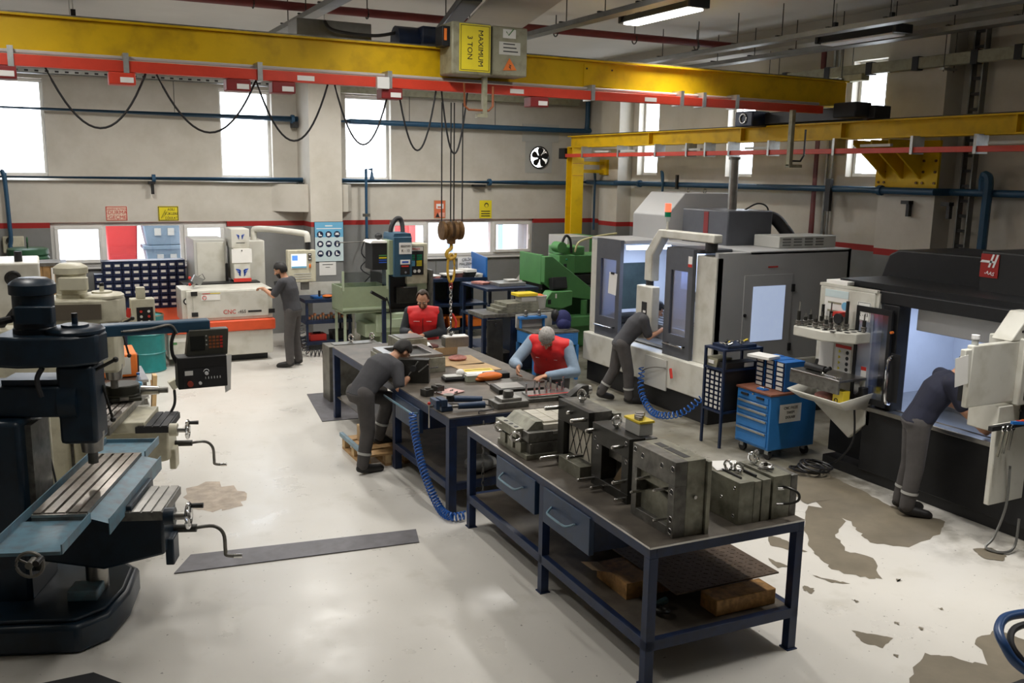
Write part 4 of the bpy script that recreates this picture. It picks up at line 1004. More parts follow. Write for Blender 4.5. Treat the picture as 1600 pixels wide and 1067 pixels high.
    tr = MB().prism([(X0, 7.42), (X0-.42, 7.42), (X0-.42, 7.0), (X0-.22, 6.72), (X0, 6.72)], 1.50, 1.61, 'z').build('tool_rack', 'machine_white', t, bev=.012)
    for i in range(6):
        for k in range(4):
            y = 7.36-i*.108; x = X0-.06-k*.095
            if x < X0-.25 and y < 6.9: continue
            MB().cyl((x, y, 1.611), (x, y, 1.613), .032, n=12).build('tool_hole', 'black', tr)
    for z0, z1, m2 in ((1.12, 1.42, 0),):
        for y, wd, mm in ((7.30, .2, 'paper'), (7.06, .22, 'paper')):
            lb = MB().bx(X0-.024, X0-.02, y-wd/2, y+wd/2, z0, z1).build('safety_label', mm, ep)
        MB().bx(X0-.026, X0-.024, 6.95, 7.17, 1.385, 1.42).build('label_band', 'ink_red', lb)
        for i in range(2):
            for k in range(4): MB().cyl((X0-.027, 7.11-i*.11, 1.345-k*.062), (X0-.024, 7.11-i*.11, 1.345-k*.062), .021, n=3 if i == 0 else 12).build('pictogram', 'yellow_sign' if i == 0 else 'ink', lb)
    l2 = MB().bx(X0-.024, X0-.02, 6.73, 6.80, 1.0, 1.24).build('safety_label', 'paper', ep); MB().bx(X0-.026, X0-.024, 6.73, 6.80, 1.2, 1.24).build('label_band', 'ink_red', l2)
    sh = MB().bx(X0-.42, X0, 6.72, 7.42, 1.10, 1.13).build('steel_shelf', 'steel', t, bev=.006); MB().bx(X0-.42, X0-.4, 6.72, 7.42, .98, 1.10).build('shelf_lip', 'steel_dark', sh)
    tb = MB()
    tb.add([(X0, 6.68, .80), (X0-.3, 6.72, .80), (X0-.3, 7.36, .80), (X0, 7.4, .80), (X0, 6.62, .98), (X0-.45, 6.66, .90), (X0-.45, 7.42, .90), (X0, 7.45, .98)], [(0, 1, 2, 3), (0, 1, 5, 4), (1, 2, 6, 5), (2, 3, 7, 6)])
    tbo = tb.build('tilted_bin', 'machine_white', t); sm = tbo.modifiers.new('thick', 'SOLIDIFY'); sm.thickness = .012
    # air-gun with cable on the panel
    MB().tube(catmull([(X0-.06, 6.72, .97), (X0-.1, 6.76, .95), (X0-.1, 6.78, .85), (X0-.08, 6.77, .45), (X0-.12, 6.9, .2), (X0-.1, 7.1, .06)]), .012, 6).build('air_line', 'hose_black', t); MB().bx(X0-.1, X0-.02, 6.68, 6.75, .93, 1.03).build('air_gun', 'black', t, bev=.008)
    # control pendant on the near side: open door panel, cabinet, drawer, tool board
    YPn = 5.0
    a, b, c, d_ = FR(1516, 537, 1588, 632, YPn)
    pn = MB().bx(a, b, YPn, YPn+.06, c, d_).build('pendant_door', 'machine_white', t, bev=.012)
    MB().bx(a-.09, a, YPn-.0, YPn+.05, c+.22, d_-.03).build('sheet_holder', 'machine_white', pn, bev=.008)
    sh_ = MB().box((a-.13, YPn-.01, c+.34), (.16, .004, .25), ry=R(-7)).build('paper_sheet', 'paper', pn)
    MB().bx(a+.0, a+.03, YPn+.06, YPn+.1, c+.05, c+.25).build('connector_strip', 'black', pn)
    MB().cyl((a+.06, YPn+.03, d_), (a+.06, YPn+.03, d_+.06), .028, n=14).build('signal_lamp', 'clear_lens', pn); MB().cyl((a+.06, YPn+.03, d_+.05), (a+.06, YPn+.03, d_+.085), .033, n=14).build('lamp_cap', 'ink_white', pn)
    cb = MB().bx(b, b+.5, YPn-.05, YPn+.3, c-.03, d_+.02).build('pendant_cabinet', 'machine_white', t, bev=.012)
    MB().bx(b+.06, b+.45, YPn-.056, YPn-.05, c+.25, d_-.02).build('control_screen', 'board_pale', cb); MB().bx(b+.06, b+.45, YPn-.056, YPn-.05, c+.02, c+.2).build('open_compartment', 'black', cb)
    MB().bx(b+.06, b+.45, YPn-.07, YPn-.05, c+.1, c+.13).build('compartment_shelf', 'machine_white', cb)
    MB().prism([(b-.12, d_), (b+.5, d_), (b+.5, d_+.24), (b+.1, d_+.24)], YPn-.0, YPn+.2, 'y').build('pendant_bracket', 'machine_white', t, bev=.01)
    for k in range(2): MB().cyl((b+.02+k*.07, YPn-.004, d_+.08+k*.07), (b+.02+k*.07, YPn, d_+.08+k*.07), .012, n=8).build('bracket_hole', 'black', t)
    dr = MB().bx(b-.18, b+.5, YPn+.0, YPn+.3, c-.27, c-.03).build('pendant_drawer', 'machine_white', t, bev=.01); MB().bx(b+.1, b+.2, YPn-.015, YPn, c-.1, c-.08).build('handle', 'steel', dr)
    a2, b2, c2_, d2 = FR(1552, 660, 1625, 780, 4.9)
    tbd = MB().bx(a2, b2+.2, 4.9, 4.95, c2_, d2).build('tool_board', 'machine_white', t, bev=.008)
    MB().bx(a2-.12, b2+.2, 4.86, 4.90, d2-.03, d2+.01).build('tool_rail', 'black', tbd)
    for k in range(3):
        x = a2+.02+k*.06; sp = MB().bar((x, 4.85, d2-.02), (x-.05+.01*k, 4.85, d2-.26+.02*k), .022, .008).build('spanner', 'chrome', tbd); MB().torus((x, 4.85, d2-.02), .022, .008, (0, 1, 0), 12, 5).build('ring_end', 'chrome', sp)
    for k, mm in enumerate(('bright_blue', 'ink_red', 'orange')): MB().bar((a2+.1+k*.07, 4.84, d2+.03), (a2+.22+k*.07, 4.82, d2+.02), .025, .025).build('screwdriver_grip', mm, tbd)
    MB().bx(X0-.02, X0+.1, 4.7, 5.05, 1.0, 1.25).build('pendant_arm', 'charcoal', t); MB().bar((X0+.05, 4.95, 1.2), (b+.1, YPn+.15, 1.3), .08, .1).build('pendant_arm', 'charcoal', t)
    hp = MB().tube(catmull([(7.42, 4.86, .75), (7.4, 4.84, .4), (7.3, 4.85, .12), (7.22, 4.86, .03), (7.27, 4.74, .02), (7.4, 4.72, .06), (7.45, 4.74, .3)]), .012, 6).build('lead', 'tray_metal', t)
dark_centre()

# tools standing in the rack of the dark machine
def tool_holder(x, y, z, h, kind, label, cap='steel_dark'):
    t = thing('tool_holder', label, 'tool', (x, y, z), group='tool holders on the white rack')
    MB().lathe([(.016, 0), (.030, .015), (.031, .03), (.024, .035), (.031, .04), (.031, .055), (.022, .06)], (x, y, z), n=14).build('taper_flange', 'steel', t)
    MB().cyl((x, y, z+.06), (x, y, z+.06+h*.5), .02, n=12).build('collet_nut', 'steel_black', t)
    if kind == 'mill': MB().cyl((x, y, z+.06+h*.5), (x, y, z+.06+h), .008, n=8).build('cutter', 'steel_bright', t)
    elif kind == 'thick': MB().cyl((x, y, z+.06+h*.5), (x, y, z+.06+h), .018, n=10).build('cutter', 'black', t)
    elif kind == 'disc': MB().cyl((x-.02, y, z+.06+h*.62), (x+.01, y, z+.06+h*.62), .055, n=18).build('cutter', 'black', t)
    else: MB().bx(x-.05, x+.05, y-.05, y+.05, z+.06+h*.5, z+.06+h*.5+.05).build('red_cap', 'ink_red', t)
TH = [(7.62, 7.34, .16, 'thick'), (7.46, 7.36, .11, 'mill'), (7.36, 7.33, .08, 'mill'), (7.62, 7.22, .20, 'mill'), (7.50, 7.24, .1, 'mill'), (7.38, 7.2, .07, 'mill'), (7.62, 7.10, .12, 'red'), (7.50, 7.10, .1, 'mill'), (7.60, 6.98, .24, 'thick'), (7.48, 6.98, .1, 'disc'), (7.38, 7.05, .09, 'mill'), (7.62, 6.76, .13, 'mill'), (7.30, 7.37, .2, 'mill')]
NM = ['tall dark', 'short chrome', 'small chrome', 'slender upright', 'middle row', 'stubby front', 'red capped', 'plain centre', 'tallest black', 'disc cutter', 'squat', 'lone', 'thin probe']
LOCW = ['in the back corner', 'at the outer edge', 'at the outer corner', 'at the back', 'in the second column', 'in the front row', 'against the white panel', 'in the third column', 'near the certificate', 'beside the tallest one', 'in the front middle', 'standing apart under the notice', 'at the rack tip']
for (x, y, h, k), nm, lw in zip(TH, NM, LOCW): tool_holder(x, y, 1.613, h, k, f'{nm} tool holder {lw} of the white tool rack')
# things on the steel shelf and in the bin
t = thing('hand_drill', 'black hand tool lying on the grey steel shelf of the charcoal machine', 'tool', (7.45, 7.15, 1.13))
MB().cyl((7.42, 7.32, 1.17), (7.42, 7.05, 1.17), .04, n=12).build('body', 'black', t); MB().cyl((7.42, 7.05, 1.17), (7.42, 6.98, 1.2), .022, n=10).build('chuck', 'black', t); MB().bar((7.42, 7.2, 1.17), (7.5, 7.25, 1.24), .03, .03).build('grip', 'black', t)
t = thing('spanner', 'bright spanner on the grey steel shelf of the charcoal machine', 'tool', (7.36, 6.85, 1.13))
MB().bar((7.36, 7.0, 1.14), (7.34, 6.8, 1.14), .02, .01).build('shank', 'chrome', t); MB().torus((7.34, 6.78, 1.14), .024, .009, n=12, k=5).build('ring_end', 'chrome', t); MB().torus((7.36, 7.02, 1.14), .02, .009, n=12, k=5, a1=5).build('open_end', 'chrome', t)
t = thing('carton', 'yellow carton with a round mark standing in the tilted white bin', 'box', (7.44, 6.8, .82))
MB().bx(7.40, 7.50, 6.76, 6.90, .82, .99).build('body', 'yellow_plastic', t, bev=.003); MB().torus((7.398, 6.85, .88), .022, .005, (1, 0, 0), 12, 5).build('ring_mark', 'ink', t)
mb = MB().sph((7.5, 7.1, .86), (.09, .13, .05), 12, 8); tag(mb.build('rag', 'rag_red'), 'crumpled pink rag lying in the tilted white bin', 'rag')

# ---------------------------------------------------------------- blue drawer cabinet
def drawer_cabinet():
    x0, x1, y0, y1 = 7.22, 7.92, 7.62, 8.18
    t = thing('drawer_cabinet', 'blue tool cabinet on castors with CNC FREZE TAKIM DOLABI notice', 'cabinet', (7.57, 7.9, 0))
    MB().bx(x0, x1, y0, y1, .12, .76).build('body', 'cabinet_blue', t, bev=.008)
    MB().bx(x0-.015, x1+.015, y0-.015, y1+.015, .76, .785).build('wooden_top', 'top_wood', t, bev=.004) if mat('top_wood', (.20, .075, .045), .5, var=.25, scale=9) else None
    for k, (z0, z1) in enumerate(((.655, .725), (.565, .645), (.475, .555), (.33, .465), (.15, .32))):
        d = MB().bx(x0-.014, x0, y0+.03, y1-.03, z0, z1).build('drawer', 'cabinet_blue', t, bev=.003)
        if k: MB().bx(x0-.03, x0-.014, y0+.04, y1-.04, z1-.03, z1-.005).build('pull', 'galvanised', d, bev=.003)
    for y in (y0+.15, y1-.15): MB().bx(x0-.03, x0-.014, y-.06, y+.06, .70, .725).build('latch', 'black', t)
    MB().cyl((x0-.02, (y0+y1)/2, .735), (x0-.0, (y0+y1)/2, .735), .012, n=10).build('lock', 'chrome', t)
    a, b, c, d_ = FR(1218, 631, 1251, 659, y0)
    nt_ = MB().bx(a, b, y0-.004, y0, c, d_).build('notice', 'paper', t)
    for k, s_ in enumerate(('CNC FREZE', 'TAKIM', 'DOLABI')): text(s_, .045, ((a+b)/2, y0-.006, d_-.045-k*.055), 'ink', nt_, sx=.9)
    for x in (x0+.07, x1-.07):
        for y in (y0+.07, y1-.07):
            w_ = MB().cyl((x-.018, y, .055), (x+.018, y, .055), .055, n=16).build('castor', 'black', t); MB().bx(x-.025, x+.025, y-.03, y+.03, .06, .12).build('castor_fork', 'galvanised', w_)
drawer_cabinet()
# small drawer boxes stacked on the cabinet
for c in range(3):
    x0 = 7.44; y = 8.06-c*.165
    t = thing('parts_box', ('far', 'middle', 'near')[c]+' column of labelled blue parts drawers on the tool cabinet', 'parts box', (x0, y, .785), group='parts drawers on the tool cabinet')
    MB().bx(x0, x0+.3, y-.07, y+.07, .785, 1.125).build('body', 'bright_blue', t, bev=.003)
    for k in range(6):
        d = MB().bx(x0-.012, x0, y-.064, y+.064, .79+k*.056, .84+k*.056).build('drawer', 'bin_navy', t); MB().bx(x0-.016, x0-.012, y-.05, y+.045, .795+k*.056, .832+k*.056).build('label_card', 'bin_label', d)
tag(MB().box((7.42, 8.0, 1.145), (.22, .3, .03), rz=.2).build('paper_stack', 'paper'), 'loose papers lying on the parts drawers', 'papers')
t = thing('cutter_case', 'small open case with cutters on the brown cabinet top', 'case', (7.33, 7.82, .785)); MB().bx(7.27, 7.35, 7.8, 7.92, .785, .80).build('tray', 'bright_blue', t); MB().cyl((7.3, 7.82, .81), (7.3, 7.9, .81), .008, n=8).build('cutter', 'steel_bright', t)
# rack with label bins
def rack():
    x0, x1, y0, y1 = 7.06, 7.62, 8.26, 8.6
    t = thing('steel_rack', 'navy steel rack holding small label bins beside the tool cabinet', 'rack', (7.33, 8.4, 0))
    for x in (x0, x1):
        for y in (y0, y1): MB().bx(x-.014, x+.014, y-.014, y+.014, 0, 1.19).build('post', 'navy', t)
    for z in (1.17, .93, .42): MB().bx(x0-.015, x1+.015, y0-.015, y1+.015, z, z+.025).build('shelf', 'navy', t)
    bb = MB().bx(x0+.02, x1-.02, y0+.015, y1-.015, .445, .92).build('bin_block', 'black', t)
    for i in range(4):
        for k in range(8):
            y = y1-.055-i*.085; z = .455+k*.058
            d = MB().bx(x0+.004, x0+.02, y-.034, y+.034, z, z+.05).build('bin_front', 'bin_navy', bb); MB().bx(x0+.0, x0+.004, y-.024, y+.024, z+.008, z+.042).build('label_card', 'bin_label', d)
rack()
t = thing('parts_tray', 'navy tray of loose cutters on top of the steel rack', 'tray', (7.3, 8.4, 1.195)); MB().bx(7.12, 7.56, 8.28, 8.56, 1.195, 1.23).build('tray', 'navy', t)
for k in range(12):
    p = (7.15+random.random()*.36, 8.3+random.random()*.22, 1.235); q = Vector((random.uniform(-.06, .06), random.uniform(-.06, .06), random.uniform(0, .03)))
    MB().cyl(p, Vector(p)+q, .012, n=8).build('cutter', random.choice(['steel_bright', 'black', 'steel_dark', 'yellow_plastic']), t)
t = thing('parts_tub', 'olive tub with a label on the middle shelf of the steel rack', 'tub', (7.2, 8.5, .955)); MB().prism([(8.42, .955), (8.6, .955), (8.62, 1.06), (8.40, 1.06)], 7.08, 7.3, 'x').build('tub', 'hoist_grey', t); MB().bx(7.07, 7.08, 8.46, 8.56, .99, 1.03).build('label_card', 'paper', t)
t = thing('parts_tub', 'black tub at the near end of the steel rack middle shelf', 'tub', (7.4, 8.35, .955)); MB().prism([(8.26, .955), (8.4, .955), (8.41, 1.03), (8.25, 1.03)], 7.1, 7.55, 'x').build('tub', 'black', t); MB().bx(7.36, 7.5, 8.245, 8.25, .97, 1.02).build('label_card', 'grey_white', t)
t = thing('hose_coil', 'black coiled hose lying at the foot of the charcoal machine', 'hose', (7.35, 7.0, 0))
for k in range(5): MB().torus((7.33+.02*k, 7.15-.03*k, .03+.022*k), .16-.01*(k % 3), .012, (random.uniform(-.2, .2), random.uniform(-.2, .2), 1), 22, 5).build('loop', 'hose_black', t)
# ================================================================ WORK BENCHES AND MOULDS
ZB = .94
def eyebolt(parent, c, r=.032, d=(0, 1, 0), m='steel_bright', name='eye_bolt'):
    c = Vector(c)
    o = MB().torus(c+Vector((0, 0, r+.02)), r, r*.32, d, 18, 7).cyl(c, c+Vector((0, 0, .028)), r*.5, n=12).build(name, m, parent); return o
def bench():
    t = thing('work_bench', 'dark blue steel work bench carrying the row of steel moulds', 'bench', (3.218, 4.343, 0), R(-1.91), world=False)
    Wd, Ln = 1.235, 2.95
    MB().bx(.004, Wd-.004, .004, Ln-.004, ZB-.012, ZB).build('top_plate', 'bench_top', t)
    for x0, x1, y0, y1 in ((0, .05, 0, Ln), (Wd-.05, Wd, 0, Ln), (.05, Wd-.05, 0, .05), (.05, Wd-.05, Ln-.05, Ln)): MB().bx(x0, x1, y0, y1, ZB-.075, ZB-.010).build('top_rail', 'bench_blue', t, bev=.003)
    for e in ((0, .004, 0, Ln), (0, Wd, 0, .004)): MB().bx(*e, ZB-.012, ZB+.0015).build('worn_edge', 'steel_bright', t)
    for x in (0, Wd-.065):
        for y in (0, Ln-.065, 1.44): MB().bx(x, x+.065, y, y+.065, 0, ZB-.075).build('leg', 'bench_blue', t, bev=.003); MB().bx(x-.01, x+.075, y-.01, y+.075, 0, .008).build('foot_plate', 'bench_blue', t)
    zs = .31
    sh = MB().bx(.03, Wd-.03, .03, Ln-.03, zs-.01, zs).build('shelf', 'bench_top', t)
    for x0, x1, y0, y1 in ((0, .05, 0, Ln), (Wd-.05, Wd, 0, Ln), (.05, Wd-.05, 0, .05), (.05, Wd-.05, Ln-.05, Ln)): MB().bx(x0, x1, y0, y1, zs-.07, zs+.002).build('shelf_rail', 'bench_blue', t, bev=.003)
    for y0, y1 in ((1.56, 2.28), (.72, 1.42)):
        MB().bx(.03, .5, y0, y1, .62, .85).build('drawer_box', 'bench_blue', t)
        d = MB().bx(-.012, .03, y0, y1, .60, .875).build('drawer', 'drawer_blue', t, bev=.004) if mat('drawer_blue', (.016, .042, .10), .42, var=.12, scale=5, dirt=(.02, .035, .06), dirt_amt=.3) else None
        hy0, hy1 = y0+.2, y1-.14
        MB().tube(catmull([(-.012, hy0, .76), (-.06, hy0+.03, .74), (-.075, hy0+.08, .735), (-.075, hy1-.08, .735), (-.06, hy1-.03, .74), (-.012, hy1, .76)], 4), .009, 7).build('handle', 'tray_blue', d)
    return t
bench()
BT = Matrix.Translation((3.218, 4.343, 0)) @ Matrix.Rotation(R(-1.91), 4, 'Z')
def bthing(name, label, cat, x, y, z, group=None):
    p = BT @ Vector((x, y, z)); t = thing(name, label, cat, p, R(-1.91), group, world=False)
    FRAME[t.name] = (Matrix.Translation((x, y, z)), True)      # parts are given in bench coordinates
    return t
def pin(parent, p, ln, r=.017, m='steel_bright'):
    return MB().cyl(p, (p[0]-ln, p[1], p[2]), r, n=12).cyl((p[0]-ln, p[1], p[2]), (p[0]-ln-.012, p[1], p[2]), r, r*.7, n=12).build('guide_pin', m, parent)
def bores(parent, x, pts, r=.018, m='black'):
    for y, z in pts:
        o = MB().cyl((x-.001, y, z), (x+.002, y, z), r, n=12).build('bore', m, parent); MB().torus((x, y, z), r, .003, (1, 0, 0), 12, 4).build('bore_rim', 'steel_bright', o)
def moulds():
    G = 'steel moulds on the work bench'
    # A: low mould with pale inserts on top
    t = bthing('injection_mould', 'low steel mould with pale inserts on top at the far end of the bench', 'mould', .34, 2.13, ZB, G)
    MB().bx(.06, .64, 1.86, 2.42, ZB, ZB+.04).build('clamp_plate', 'steel_side', t, bev=.003)
    bd = MB().bx(.10, .62, 1.88, 2.40, ZB+.04, ZB+.13).build('lower_plate', 'steel_dark', t, bev=.003); MB().bx(.085, .62, 1.88, 2.40, ZB+.135, ZB+.215).build('upper_plate', 'steel_dark', t, bev=.003)
    for y in (1.95, 2.10, 2.25): MB().bx(.05, .10, y, y+.1, ZB+.04, ZB+.125).build('spacer', 'steel_side', t)
    MB().bx(.03, .10, 2.0, 2.40, ZB+.15, ZB+.225).build('slide_block', 'steel_side', t, bev=.003)
    for k in range(3): MB().cyl((.065, 2.07+k*.1, ZB+.225), (.065, 2.07+k*.1, ZB+.227), .02, n=12).build('bore', 'black', t)
    MB().prism([(.10, ZB+.215), (.18, ZB+.285), (.24, ZB+.285), (.26, ZB+.215)], 1.95, 2.36, 'y').build('wedge', 'steel_side', t, bev=.003)
    for i in range(3):
        for k in range(3): MB().bx(.27+i*.11, .375+i*.11, 1.98+k*.13, 2.105+k*.13, ZB+.215, ZB+.272).build('insert', 'insert_pale', t, bev=.002) if mat('insert_pale', (.55, .52, .44), .4, .3, var=.12, scale=14) else None
    MB().bx(.25, .61, 1.93, 1.975, ZB+.215, ZB+.258).build('insert_strip', 'insert_pale', t, bev=.002)
    MB().bx(.30, .5, 1.872, 1.88, ZB+.19, ZB+.213).build('tie_bar', 'steel_bright', t)
    for y in (1.98, 2.3): MB().torus((.02, y, ZB+.17), .04, .012, (.5, .8, .2), 16, 6).build('eye_bolt', 'steel_bright', t)
    # B
    t = bthing('injection_mould', 'upright steel mould half with an eye bolt and pale patterned face behind', 'mould', .40, 1.52, ZB, G)
    MB().bx(.32, .47, 1.26, 1.74, ZB, ZB+.52).build('cavity_plate', 'steel_dark', t, bev=.003); MB().bx(.475, .54, 1.24, 1.78, ZB, ZB+.50).build('backing_plate', 'steel_side', t, bev=.003); MB().bx(.27, .32, 1.26, 1.74, ZB+.36, ZB+.52).build('upper_block', 'steel_black', t, bev=.003); MB().bx(.27, .32, 1.64, 1.74, ZB, ZB+.36).build('side_block', 'steel_black', t, bev=.003)
    MB().bx(.22, .32, 1.28, 1.62, ZB, ZB+.10).build('lower_block', 'steel_side', t, bev=.003)
    pf = MB().bx(.312, .32, 1.28, 1.62, ZB+.12, ZB+.36).build('cooling_plate', 'insert_pale', t)
    for k in range(3): MB().bar((.309, 1.30+k*.1, ZB+.13), (.309, 1.40+k*.1, ZB+.35), .004, .004).build('groove', 'black', pf); MB().bar((.309, 1.40+k*.1, ZB+.13), (.309, 1.30+k*.1, ZB+.35), .004, .004).build('groove', 'black', pf)
    for y, z, ln in ((1.70, .46, .13), (1.30, .46, .12), (1.70, .06, .16), (1.34, .17, .12), (1.52, .46, .03)): pin(t, (.27, y, ZB+z), ln)
    eyebolt(t, (.38, 1.56, ZB+.52), .038, (1, .3, 0))
    # C
    t = bthing('injection_mould', 'upright dark mould half with square cavity and plastic box on top', 'mould', .38, .95, ZB, G)
    x0, x1 = .27, .40
    for y0, y1, z0, z1 in ((.70, 1.20, 0, .07), (.70, 1.20, .33, .47), (.70, .79, .07, .33), (1.06, 1.20, .07, .33)): MB().bx(x0, x1, y0, y1, ZB+z0, ZB+z1).build('frame_block', 'steel_black', t, bev=.003)
    MB().bx(.40, .50, .70, 1.22, ZB, ZB+.46).build('backing_plate', 'steel_dark', t, bev=.003); MB().bx(.505, .53, .68, 1.24, ZB, ZB+.44).build('clamp_plate', 'steel_black', t)
    MB().bx(.33, .40, .79, 1.06, ZB+.24, ZB+.33).build('slide_block', 'steel_dark', t, bev=.004); MB().prism([(.79, ZB+.07), (1.03, ZB+.07), (.93, ZB+.20), (.79, ZB+.24)], .36, .40, 'x').build('core_insert', 'wood_pale_dull', t) if mat('wood_pale_dull', (.30, .22, .13), .45, .4, var=.2) else None
    for y, z, ln in ((1.16, .42, .07), (.78, .40, .08), (.74, .16, .09), (1.16, .05, .13), (1.02, .03, .10), (.74, .03, .07)): pin(t, (x0, y, ZB+z), ln, .014)
    bores(t, x0, ((1.16, .36+ZB), (1.12, .30+ZB), (.73, .30+ZB), (.74, .43+ZB)), .014)
    eyebolt(t, (.34, .98, ZB+.47), .034, (0, 1, 0))
    # D
    t = bthing('injection_mould', 'tall upright mould half with slotted top and long ejector pins near the bench corner', 'mould', .35, .31, ZB, G)
    x0 = .21
    for y0, y1, z0, z1 in ((.07, .56, .34, .50), (.07, .14, 0, .34), (.50, .56, 0, .34), (.14, .50, 0, .06)): MB().bx(x0, .30, y0, y1, ZB+z0, ZB+z1).build('frame_block', 'steel_dark', t, bev=.003)
    MB().bx(.30, .44, .07, .56, ZB, ZB+.50).build('cavity_plate', 'steel_side', t, bev=.003); MB().bx(.445, .475, .05, .58, ZB, ZB+.485).build('clamp_plate', 'steel_side', t, bev=.003)
    MB().prism([(.14, ZB+.06), (.50, ZB+.06), (.50, ZB+.18), (.30, ZB+.24), (.14, ZB+.20)], .25, .30, 'x').build('core_insert', 'steel_side', t); MB().bx(.24, .30, .16, .5, ZB+.27, ZB+.34).build('ledge', 'steel_side', t)
    MB().bx(.32, .37, .38, .48, ZB+.498, ZB+.502).build('slot', 'black', t); MB().bx(.32, .37, .14, .36, ZB+.498, ZB+.502).build('slot', 'black', t)
    for y, z, ln in ((.40, .30, .12), (.17, .30, .14), (.46, .19, .12), (.17, .10, .13)): pin(t, (.27, y, ZB+z), ln, .010)
    bores(t, x0, ((.53, .46+ZB), (.44, .44+ZB), (.22, .44+ZB), (.10, .45+ZB), (.10, .30+ZB), (.10, .04+ZB), (.10, .12+ZB)), .018); MB().cyl((.36, .066, ZB+.26), (.36, .05, ZB+.26), .012, n=10).build('plug', 'steel_bright', t)
    # E
    t = bthing('injection_mould', 'closed mould stack with a bent carrying handle at the bench corner', 'mould', .98, .26, ZB, G)
    for x0, x1, h, m in ((.74, .86, .29, 'steel_side'), (.862, .92, .285, 'steel_side'), (.93, 1.0, .288, 'steel_side'), (1.02, 1.17, .30, 'steel_side'), (1.172, 1.23, .29, 'steel_dark')): MB().bx(x0, x1, .09, .45, ZB, ZB+h).build('plate', m, t, bev=.003)
    MB().bx(.86, 1.02, .12, .43, ZB, ZB+.27).build('core', 'steel_black', t)
    for x in (.80, .925, 1.06): MB().bx(x, x+.012, .16, .36, ZB+.289, ZB+.3015).build('slot', 'black', t)
    bores(t, .74, ((.40, .24+ZB), (.14, .24+ZB), (.27, .14+ZB), (.40, .05+ZB), (.14, .05+ZB)), .010)
    MB().tube(catmull([(1.10, .09, ZB+.22), (1.12, .05, ZB+.22), (1.17, .015, ZB+.19), (1.18, .015, ZB+.14), (1.15, .05, ZB+.11), (1.10, .09, ZB+.10)], 5), .009, 8).build('handle', 'steel_black', t)
    for z in (.21, .10): MB().cyl((1.06, .09, ZB+z), (1.10, .075, ZB+z), .008, n=8).build('handle_bolt', 'chrome', t)
moulds()
# loose things on the bench
def loose_eyebolt(x, y, z, label, d=(0, 1, 0), r=.03):
    t = bthing('lifting_eye', label, 'eye bolt', x, y, z, 'loose lifting eyes on the mould stack'); MB().torus((x, y, z+r+.008), r, .010, d, 18, 7).build('ring', 'chrome', t); MB().cyl((x, y, z), (x, y, z+.012), .02, n=12).build('collar', 'chrome', t)
loose_eyebolt(.83, .33, ZB+.291, 'first of two lifting eyes on the paper sheet side of the mould stack', (1, .2, 0)); loose_eyebolt(.87, .27, ZB+.289, 'second of two lifting eyes next to the paper sheet', (.9, .4, 0)); loose_eyebolt(1.07, .36, ZB+.301, 'lifting eye lying beside the coil on the mould stack', (1, .5, 0), .036); loose_eyebolt(1.13, .40, ZB+.301, 'rear lifting eye by the back edge of the mould stack', (1, -.4, 0), .034)
t = bthing('wire_coil', 'small coil of steel wire on the mould stack', 'wire', 1.08, .24, ZB+.303)
for k in range(4): MB().torus((1.08, .24, ZB+.308+k*.007), .05-.004*k, .006, (random.uniform(-.1, .1), random.uniform(-.1, .1), 1), 20, 5).build('loop', 'steel', t)
t = bthing('paper_sheet', 'white paper sheet lying on the mould stack', 'paper', .84, .42, ZB+.292); MB().add([(.76, .36, ZB+.294), (.92, .30, ZB+.300), (1.0, .46, ZB+.306), (.82, .55, ZB+.296)], [(0, 1, 2, 3)]).build('sheet', 'paper', t)
t = bthing('plastic_box', 'grey plastic box with yellow lid on the mould with the square cavity', 'box', .42, .82, ZB+.465)
MB().bx(.37, .48, .73, .92, ZB+.47, ZB+.56).build('body', 'grey_white', t, bev=.006); MB().bx(.362, .488, .722, .928, ZB+.56, ZB+.578).build('lid', 'yellow_plastic', t, bev=.004)
for k in range(5): MB().box((.39+.02*k, .78+.025*k, ZB+.59+.004*(k % 2)), (.03, .06, .022), rz=.4*k).build('part_on_lid', 'steel', t)
# on the bench shelf
t = bthing('checker_plate', 'rusty chequered steel plate lying on timber on the lower shelf', 'plate', .85, .7, .40)
MB().bx(.42, 1.3, .28, 1.42, .425, .435).build('sheet', 'plate_brown', t) if mat('plate_brown', (.10, .07, .05), .6, .5, var=.2, scale=20) else None
mb = MB()
for i in range(17):
    for k in range(21): mb.box((.45+i*.05, .31+k*.052, .436), (.03, .009, .003), rz=PI/4 if (i+k) % 2 else -PI/4)
o = mb.build('tread_pattern', 'plate_brown', t); o['kind'] = 'stuff'
for nm, x0, x1, y0, y1, lab in (('timber_block', .62, 1.12, .10, .28, 'oily timber block supporting the chequered plate on the lower shelf'), ('timber_block', .50, 1.16, 1.35, 1.5, 'timber block supporting the far end of the chequered plate')):
    t = bthing(nm, lab, 'timber', (x0+x1)/2, (y0+y1)/2, .312); MB().bx(x0, x1, y0, y1, .312, .424).build('block', 'wood_oily', t, bev=.006) if mat('wood_oily', (.36, .19, .06), .65, var=.4, scale=10, bump=.3, dirt=(.05, .03, .015), dirt_amt=.6) else None
t = bthing('cardboard_box', 'open cardboard box with raised flap on the lower shelf', 'box', .35, .72, .312)
MB().bx(.2, .58, .55, .95, .312, .43).build('body', 'wood_oily', t); MB().add([(.2, .75, .43), (.2, .95, .43), (.06, .95, .455), (.06, .78, .46)], [(0, 1, 2, 3)]).build('flap', 'cardboard', t)
t = bthing('gate_valve', 'small steel valve lying on the lower shelf', 'valve', .3, .28, .312); MB().torus((.3, .28, .345), .05, .015, (.2, .1, 1), 16, 6).build('ring', 'steel_black', t); MB().cyl((.26, .34, .34), (.40, .36, .36), .025, n=10).build('barrel', 'teal_dark', t) if mat('teal_dark', (.03, .07, .08), .5) else None

